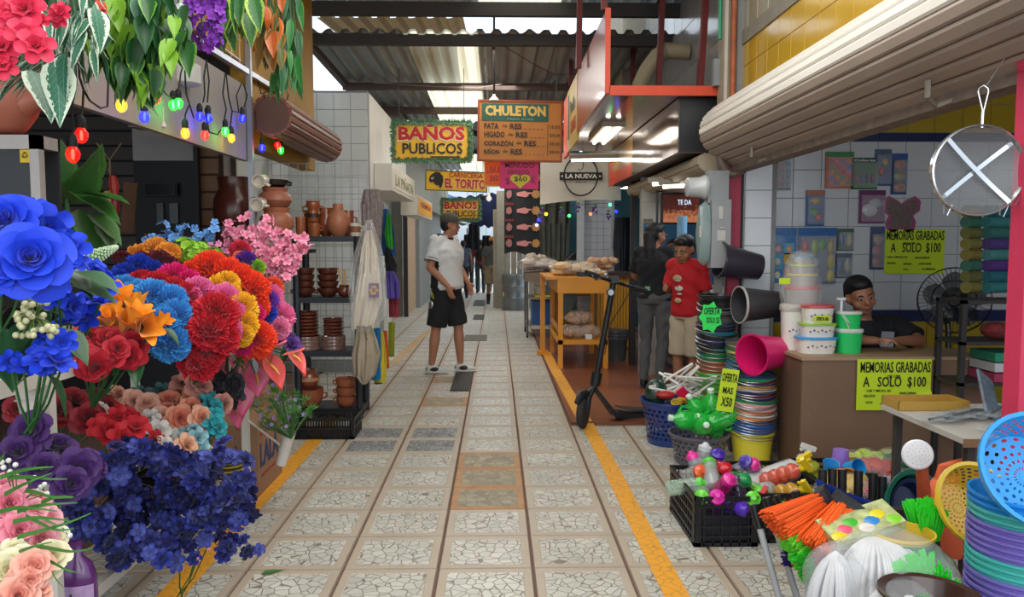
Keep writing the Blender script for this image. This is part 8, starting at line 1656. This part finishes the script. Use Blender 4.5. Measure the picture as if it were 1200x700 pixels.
    if face_:
        EW, EI, LP = M('#8f8278', r=.4, v=0), M('#1a0f0a', r=.2, v=0), M('#7a3c34', r=.5, v=0)
        for q in (-1, 1):
            c = hc+hq @ Vector((.029*q, -.0795, .004))*h_; part('eye', MB().ell(c, (.0135*h_, .006*h_, .006*h_), 10, 6, T=hq), EW, t); part('iris', MB().ell(c+hq @ Vector((0, -.0045, 0))*h_, (.0062*h_, .003*h_, .0058*h_), 10, 6, T=hq), EI, t)
            part('eyebrow', MB().tube([hc+hq @ Vector((x*q, y, z))*h_ for x, y, z in ((.014, -.086, .023), (.03, -.085, .029), (.047, -.073, .022))], [.0035*h_, .0045*h_, .002*h_], 6), HM, t)
        part('mouth', MB().tube([hc+hq @ Vector((x, y, -.054))*h_ for x, y in ((-.022, -.085), (-.01, -.0935), (.01, -.0935), (.022, -.085))], [.0025*h_, .0055*h_, .0055*h_, .0025*h_], 6), LP, t)
    if cap:
        m = MB(); n = 20; pr = [(.089, .030), (.092, .05), (.088, .085), (.068, .118), (.03, .135), (.0, .138)]
        m.lathe([(a*h_, b_*h_) for a, b_ in pr], n, c=hc+hq @ Vector((0, .012, 0))*h_, T=hq, sy=1.13); m.grid(lambda u, v: hc+hq @ Vector(((u-.5)*.155*(1-.30*v*v), -.066-.115*v*(1-(2*u-1)**2*.42), .044-.02*v-.020*(2*u-1)**2))*h_, 10, 6); o_ = part('cap', m, M(cap, r=.8, v=.08), t); o_.modifiers.new('s', 'SOLIDIFY').thickness = .004
    return t, j, hc, hq, h_, so_
# --- the man in the white polo, seen from his right side
fm = G(524, 437); t, j, hc, hq, h_, so_ = person('man in a dark cap, white polo and black shorts standing in the aisle', (fm.x, fm.y, 0), R(64), 1.80,
    dict(sL=(.175, .03, 1.43), sR=(-.175, .02, 1.43), eR=(-.26, .05, 1.15), wL=(.24, -.14, .97), wR=(-.23, -.15, .96), eL=(.26, -.0, 1.17), aL=(.12, -.10, .09), kL=(.11, -.08, .50), aR=(-.11, .13, .09), kR=(-.11, .07, .50), hd=(0, -.05, 1.60)), skin='#a97458', shirt='#d9dadb', trous='#17181c', shoe='#c9c8c4', sleeve=.62, leg=.47, gx=1.28, head=(28, 4), cap='#47443a', vox=.0095, toe=dict(L=(.5, -1, 0), R=(.4, -1, 0)), handdir=dict(L=((0, -.35, -1), (-1, 0, 0), 1), R=((0, -.35, -1), (1, 0, 0), -1)), hair='#17120f', bulk=2)
BKC = M('#16171b', r=.85)
me = so_.data; me.materials.append(BKC); s_ = 1.80/1.75
for p in me.polygons:
    c = p.center/s_
    if (c.z > 1.44 and abs(c.x) > .085 and c.y > -.03 and abs(c.x) < .21) or (abs(c.x) > .15 and -.05 < c.y-.02 < .06 and c.z < 1.30 and abs(c.x) < .26) : p.material_index = 1
for S_ in 'LR':
    a, b = j['s'+S_], j['e'+S_]; q = a.lerp(b, .78); d = (b-a).normalized()
    for w_, mt in ((.0, BKC), (.02, M('#d9dadb', r=.8, v=0)), (.03, BKC)): part('cuff_stripe', MB().tube([q+d*(-.04+w_), q+d*(-.033+w_)], .084, 16, False), mt, t)
part('collar', MB().tube([j['nk']+Vector((.072*math.cos(a), .066*math.sin(a)-.012, .008-.012*math.cos(a-PI/2)*-1)) for a in [2*PI*k/18 for k in range(19)]], .012, 8), BKC, t)
part('beard', MB().ell(hc+hq @ Vector((0, -.078, -.042))*h_, (.026*h_, .014*h_, .006*h_), 10, 6, T=hq).ell(hc+hq @ Vector((0, -.072, -.082))*h_, (.028*h_, .016*h_, .014*h_), 10, 6, T=hq), M('#241a16', r=.9), t)
part('glasses', MB().tube([j['nk']+Vector((-.03, -.10, -.05)), j['nk']+Vector((-.05, -.13, -.11)), j['nk']+Vector((-.02, -.135, -.12))], .004, 5), BKC, t)
kc = MB(); kp = Vector((-.225, .06, .92)); kc.tube([kp, kp+Vector((0, -.02, -.04)), kp+Vector((0, -.03, -.08)), kp+Vector((0, .0, -.05)), kp], .004, 5); part('carabiner', kc, M('#c8c83a'), t); part('keys', MB().ell(kp+Vector((0, .01, -.14)), (.012, .03, .045), 8, 6), M('#a8a8a8', m=.8, r=.3), t)
for S_ in 'LR': b = Vector((j['a'+S_].x, j['a'+S_].y, 0)); part('shoe_patch', MB().ell(b+Vector((0, -.03, .05)), (.047, .065, .028), 12, 6).ell(b+Vector((0, .045, .05)), (.044, .022, .03), 10, 6), M('#15161a', r=.4), t); 
# --- the woman in black seen from behind
fw_ = G(770, 455, .006); t, j, hc, hq, h_, so_ = person('woman with long black hair, black t-shirt and grey jeans, back to the camera', (P(768, 300, 7.6).x, 7.6, .006), R(152), 1.66,
    dict(eL=(.25, -.08, 1.18), wL=(.20, -.27, 1.08), eR=(-.25, .0, 1.16), wR=(-.23, -.16, 1.02), kL=(.10, -.03, .5), aR=(-.09, .10, .09), kR=(-.10, .03, .5)), skin='#96644e', shirt='#15161c', trous='#55575a', shoe='#15161a', sleeve=.7, leg=1, gx=1.10, head=(-38, 0), hairlong=True, vox=.0095, hair='#0e0c0e', hs=1.12, handdir=dict(L=((0, -1, -.2), (0, 0, -1), 1)))
part('glasses', MB().tube([hc+hq @ Vector((x, y, .006))*h_ for x, y in ((.078, .0), (.06, -.085), (.02, -.105), (-.02, -.105), (-.06, -.085))], .004, 5), M('#b0a8a0', m=.5), t); part('phone', MB().box(.03, .145, 1.00, .05, .01, .04), M('#7ab08a', r=.3), t, smooth=False)
# --- the boy in red
t, j, hc, hq, h_, so_ = person('boy in a red t-shirt with a pale print and beige shorts, looking down', (P(806, 300, 6.72).x, 6.72, .006), R(-52), 1.53,
    dict(hd=(0, -.055, 1.585), nk=(0, -.01, 1.46), eR=(-.20, -.06, 1.18), wR=(-.10, -.22, 1.20), eL=(.22, .02, 1.15), wL=(.22, -.03, .89)), skin='#a06c50', shirt='#b3141f', trous='#b5a890', shoe='#2a2a2c', sleeve=.75, leg=.47, gx=.95, head=(6, 22), vox=.0095, hair='#100d0c', hs=1.22, bulk=2)
TN = M('#b89a78', v=.1); WN = M('#c8c0b4', v=.1)
for k, (x, z, rx, rz_, mt) in enumerate(((-.01, 1.30, .055, .035, TN), (.0, 1.28, .035, .014, WN), (0.01, 1.20, .05, .028, WN), (.0, 1.215, .02, .012, M('#8a1a1c')), (.0, 1.08, .045, .026, TN), (.02, 1.145, .03, .012, WN))): part('shirt_print', MB().ell((x*.9, -.128, z*.875), (rx*.9, .012, rz_*.9), 12, 6), mt, t)
# --- the seller
sx_ = P(1010, 343, 5.16); hz = sx_.z
t, j, hc, hq, h_, so_ = person('young man in a black t-shirt seated behind the brown counter, head tilted, holding a phone', (sx_.x+.05, 5.22, hz-1.60), R(-6), 1.75,
    dict(pel=(0, .12, 1.02), che=(0, .07, 1.22), nk=(.0, .02, 1.43), hd=(-.05, -.06, 1.575), sL=(.21, .03, 1.37), sR=(-.20, .03, 1.37), eL=(.30, -.16, 1.305-.02), wL=(.10, -.315, 1.305), eR=(-.24, -.2, 1.30), wR=(-.04, -.33, 1.305), hL=(.10, .12, .95), hR=(-.10, .12, .95), kL=(.13, .12, .7), kR=(-.13, .12, .7), aL=(.13, .2, .62), aR=(-.13, .2, .62)), skin='#9c6a50', shirt='#14151a', trous='#22242a', hair='#0f0d0d', sleeve=.72, leg=1, gx=1.28, head=(3, 10, -14), vox=.0085, seated=True, hs=1.16, handdir=dict(L=((-.85, -.45, .12), (0, -.3, -1), 1), R=((.85, -.45, .12), (0, -.3, -1), -1)), curl=.6)
single('mobile_phone', MB().box(0, 0, 0, .075, .012, .13, rot=(R(-50), 0, R(-30))), M('#8a9098', r=.2, m=.3), 'grey mobile phone in the hands of the seated seller', 'phone', P(1040, 398, 4.86), smooth=False)
single('stool', MB().lathe([(.17, 0), (.15, .3), (.16, .33)], 16), M('#3a3a40'), 'plastic stool under the seated seller', 'stool', (sx_.x+.05, 5.36, 0))
# --- people far down the aisle
kw = dict(vox=.013, face_=False)
def far_(label, px, py, H, rz, **k): g_ = G(px, py); return person(label, (g_.x, g_.y, 0), R(rz), H, **{**kw, **k})
far_('man in an orange cap, grey t-shirt and khaki shorts walking away down the aisle', 577, 356, 1.62, 180, skin='#7a5542', shirt='#4c4f52', trous='#8a7c60', shoe='#15161a', gx=1.25, cap='#d88a2a', leg=.47, socks='#15161a', J=dict(aL=(.10, .08, .09), aR=(-.10, -.05, .09)))
far_('woman in a blue-grey tank top walking away behind the white polo man', 543, 350, 1.55, 180, skin='#80584a', shirt='#4a5468', trous='#1c1e24', leg=1, tank=True, gx=1.1)
t, j, *_ = far_('person in a red top and jeans with a black backpack walking away', 563, 344, 1.58, 180, skin='#80584a', shirt='#8a2c3c', trous='#2c3c44', leg=1)
part('backpack', MB().ell((0, .15, 1.12), (.13, .09, .19), 14, 9), M('#15171c', r=.7), t)
far_('dark-haired person in a dark top, half hidden behind the woman in the tank top', 549, 343, 1.66, 180, shirt='#2a2c34', trous='#22242a', leg=1)
far_('person in a pink-red top hidden behind the man in the orange cap', 571, 342, 1.62, 180, shirt='#8a4048', trous='#2a2a30', leg=1)
g_ = P(787, 300, 9.9); person('dark-haired woman working inside the shop, seen between the boy and the woman in black', (g_.x, 9.85, 0), R(-10), 1.53, skin='#8a5f4c', shirt='#1c1e24', trous='#222222', leg=1, vox=.013)
# ================= wires that carry the hanging signs
for o in [q for q in list(COL.objects) if q.parent is None and q.name.split('.')[0] in ('toilet_sign', 'butcher_sign', 'price_board', 'menu_banner', 'cloth_banner')]:
    b = [c for c in o.children if c.name.split('.')[0] in ('board', 'cloth')][0]; X = [v[0] for v in b.bound_box]; Z = max(v[2] for v in b.bound_box)
    for f in (.08, .92): x = min(X)+(max(X)-min(X))*f; part('hanging_wire', MB().tube([(x, .015, Z-.01), (x, .015, 3.57-o.location.z)], .004, 5), BKP, o)
for nm in ('price_card', 'price_card.001'):
    o = bpy.data.objects[nm]; part('tape', MB().b2((.06, .004, .1), (.10, .006, 2.35-o.location.z)), M('#b0a890'), o, smooth=False)
for o in [q for q in list(COL.objects) if q.parent is None and q.name.split('.')[0] in ('pendant_bulb', 'security_camera', 'hanging_garment', 'awning')]:
    me = o.data if o.type == 'MESH' else None; z = 3.53-o.location.z
    if z > .1: part('hanging_cord', MB().tube([(0, 0, .03), (0, 0, z)] if o.name != 'awning' else [(P(560, 230, 17.5).x, 17.5, 2.6), (P(560, 230, 17.5).x, 17.5, 3.5)], .005, 5), BKP, o)
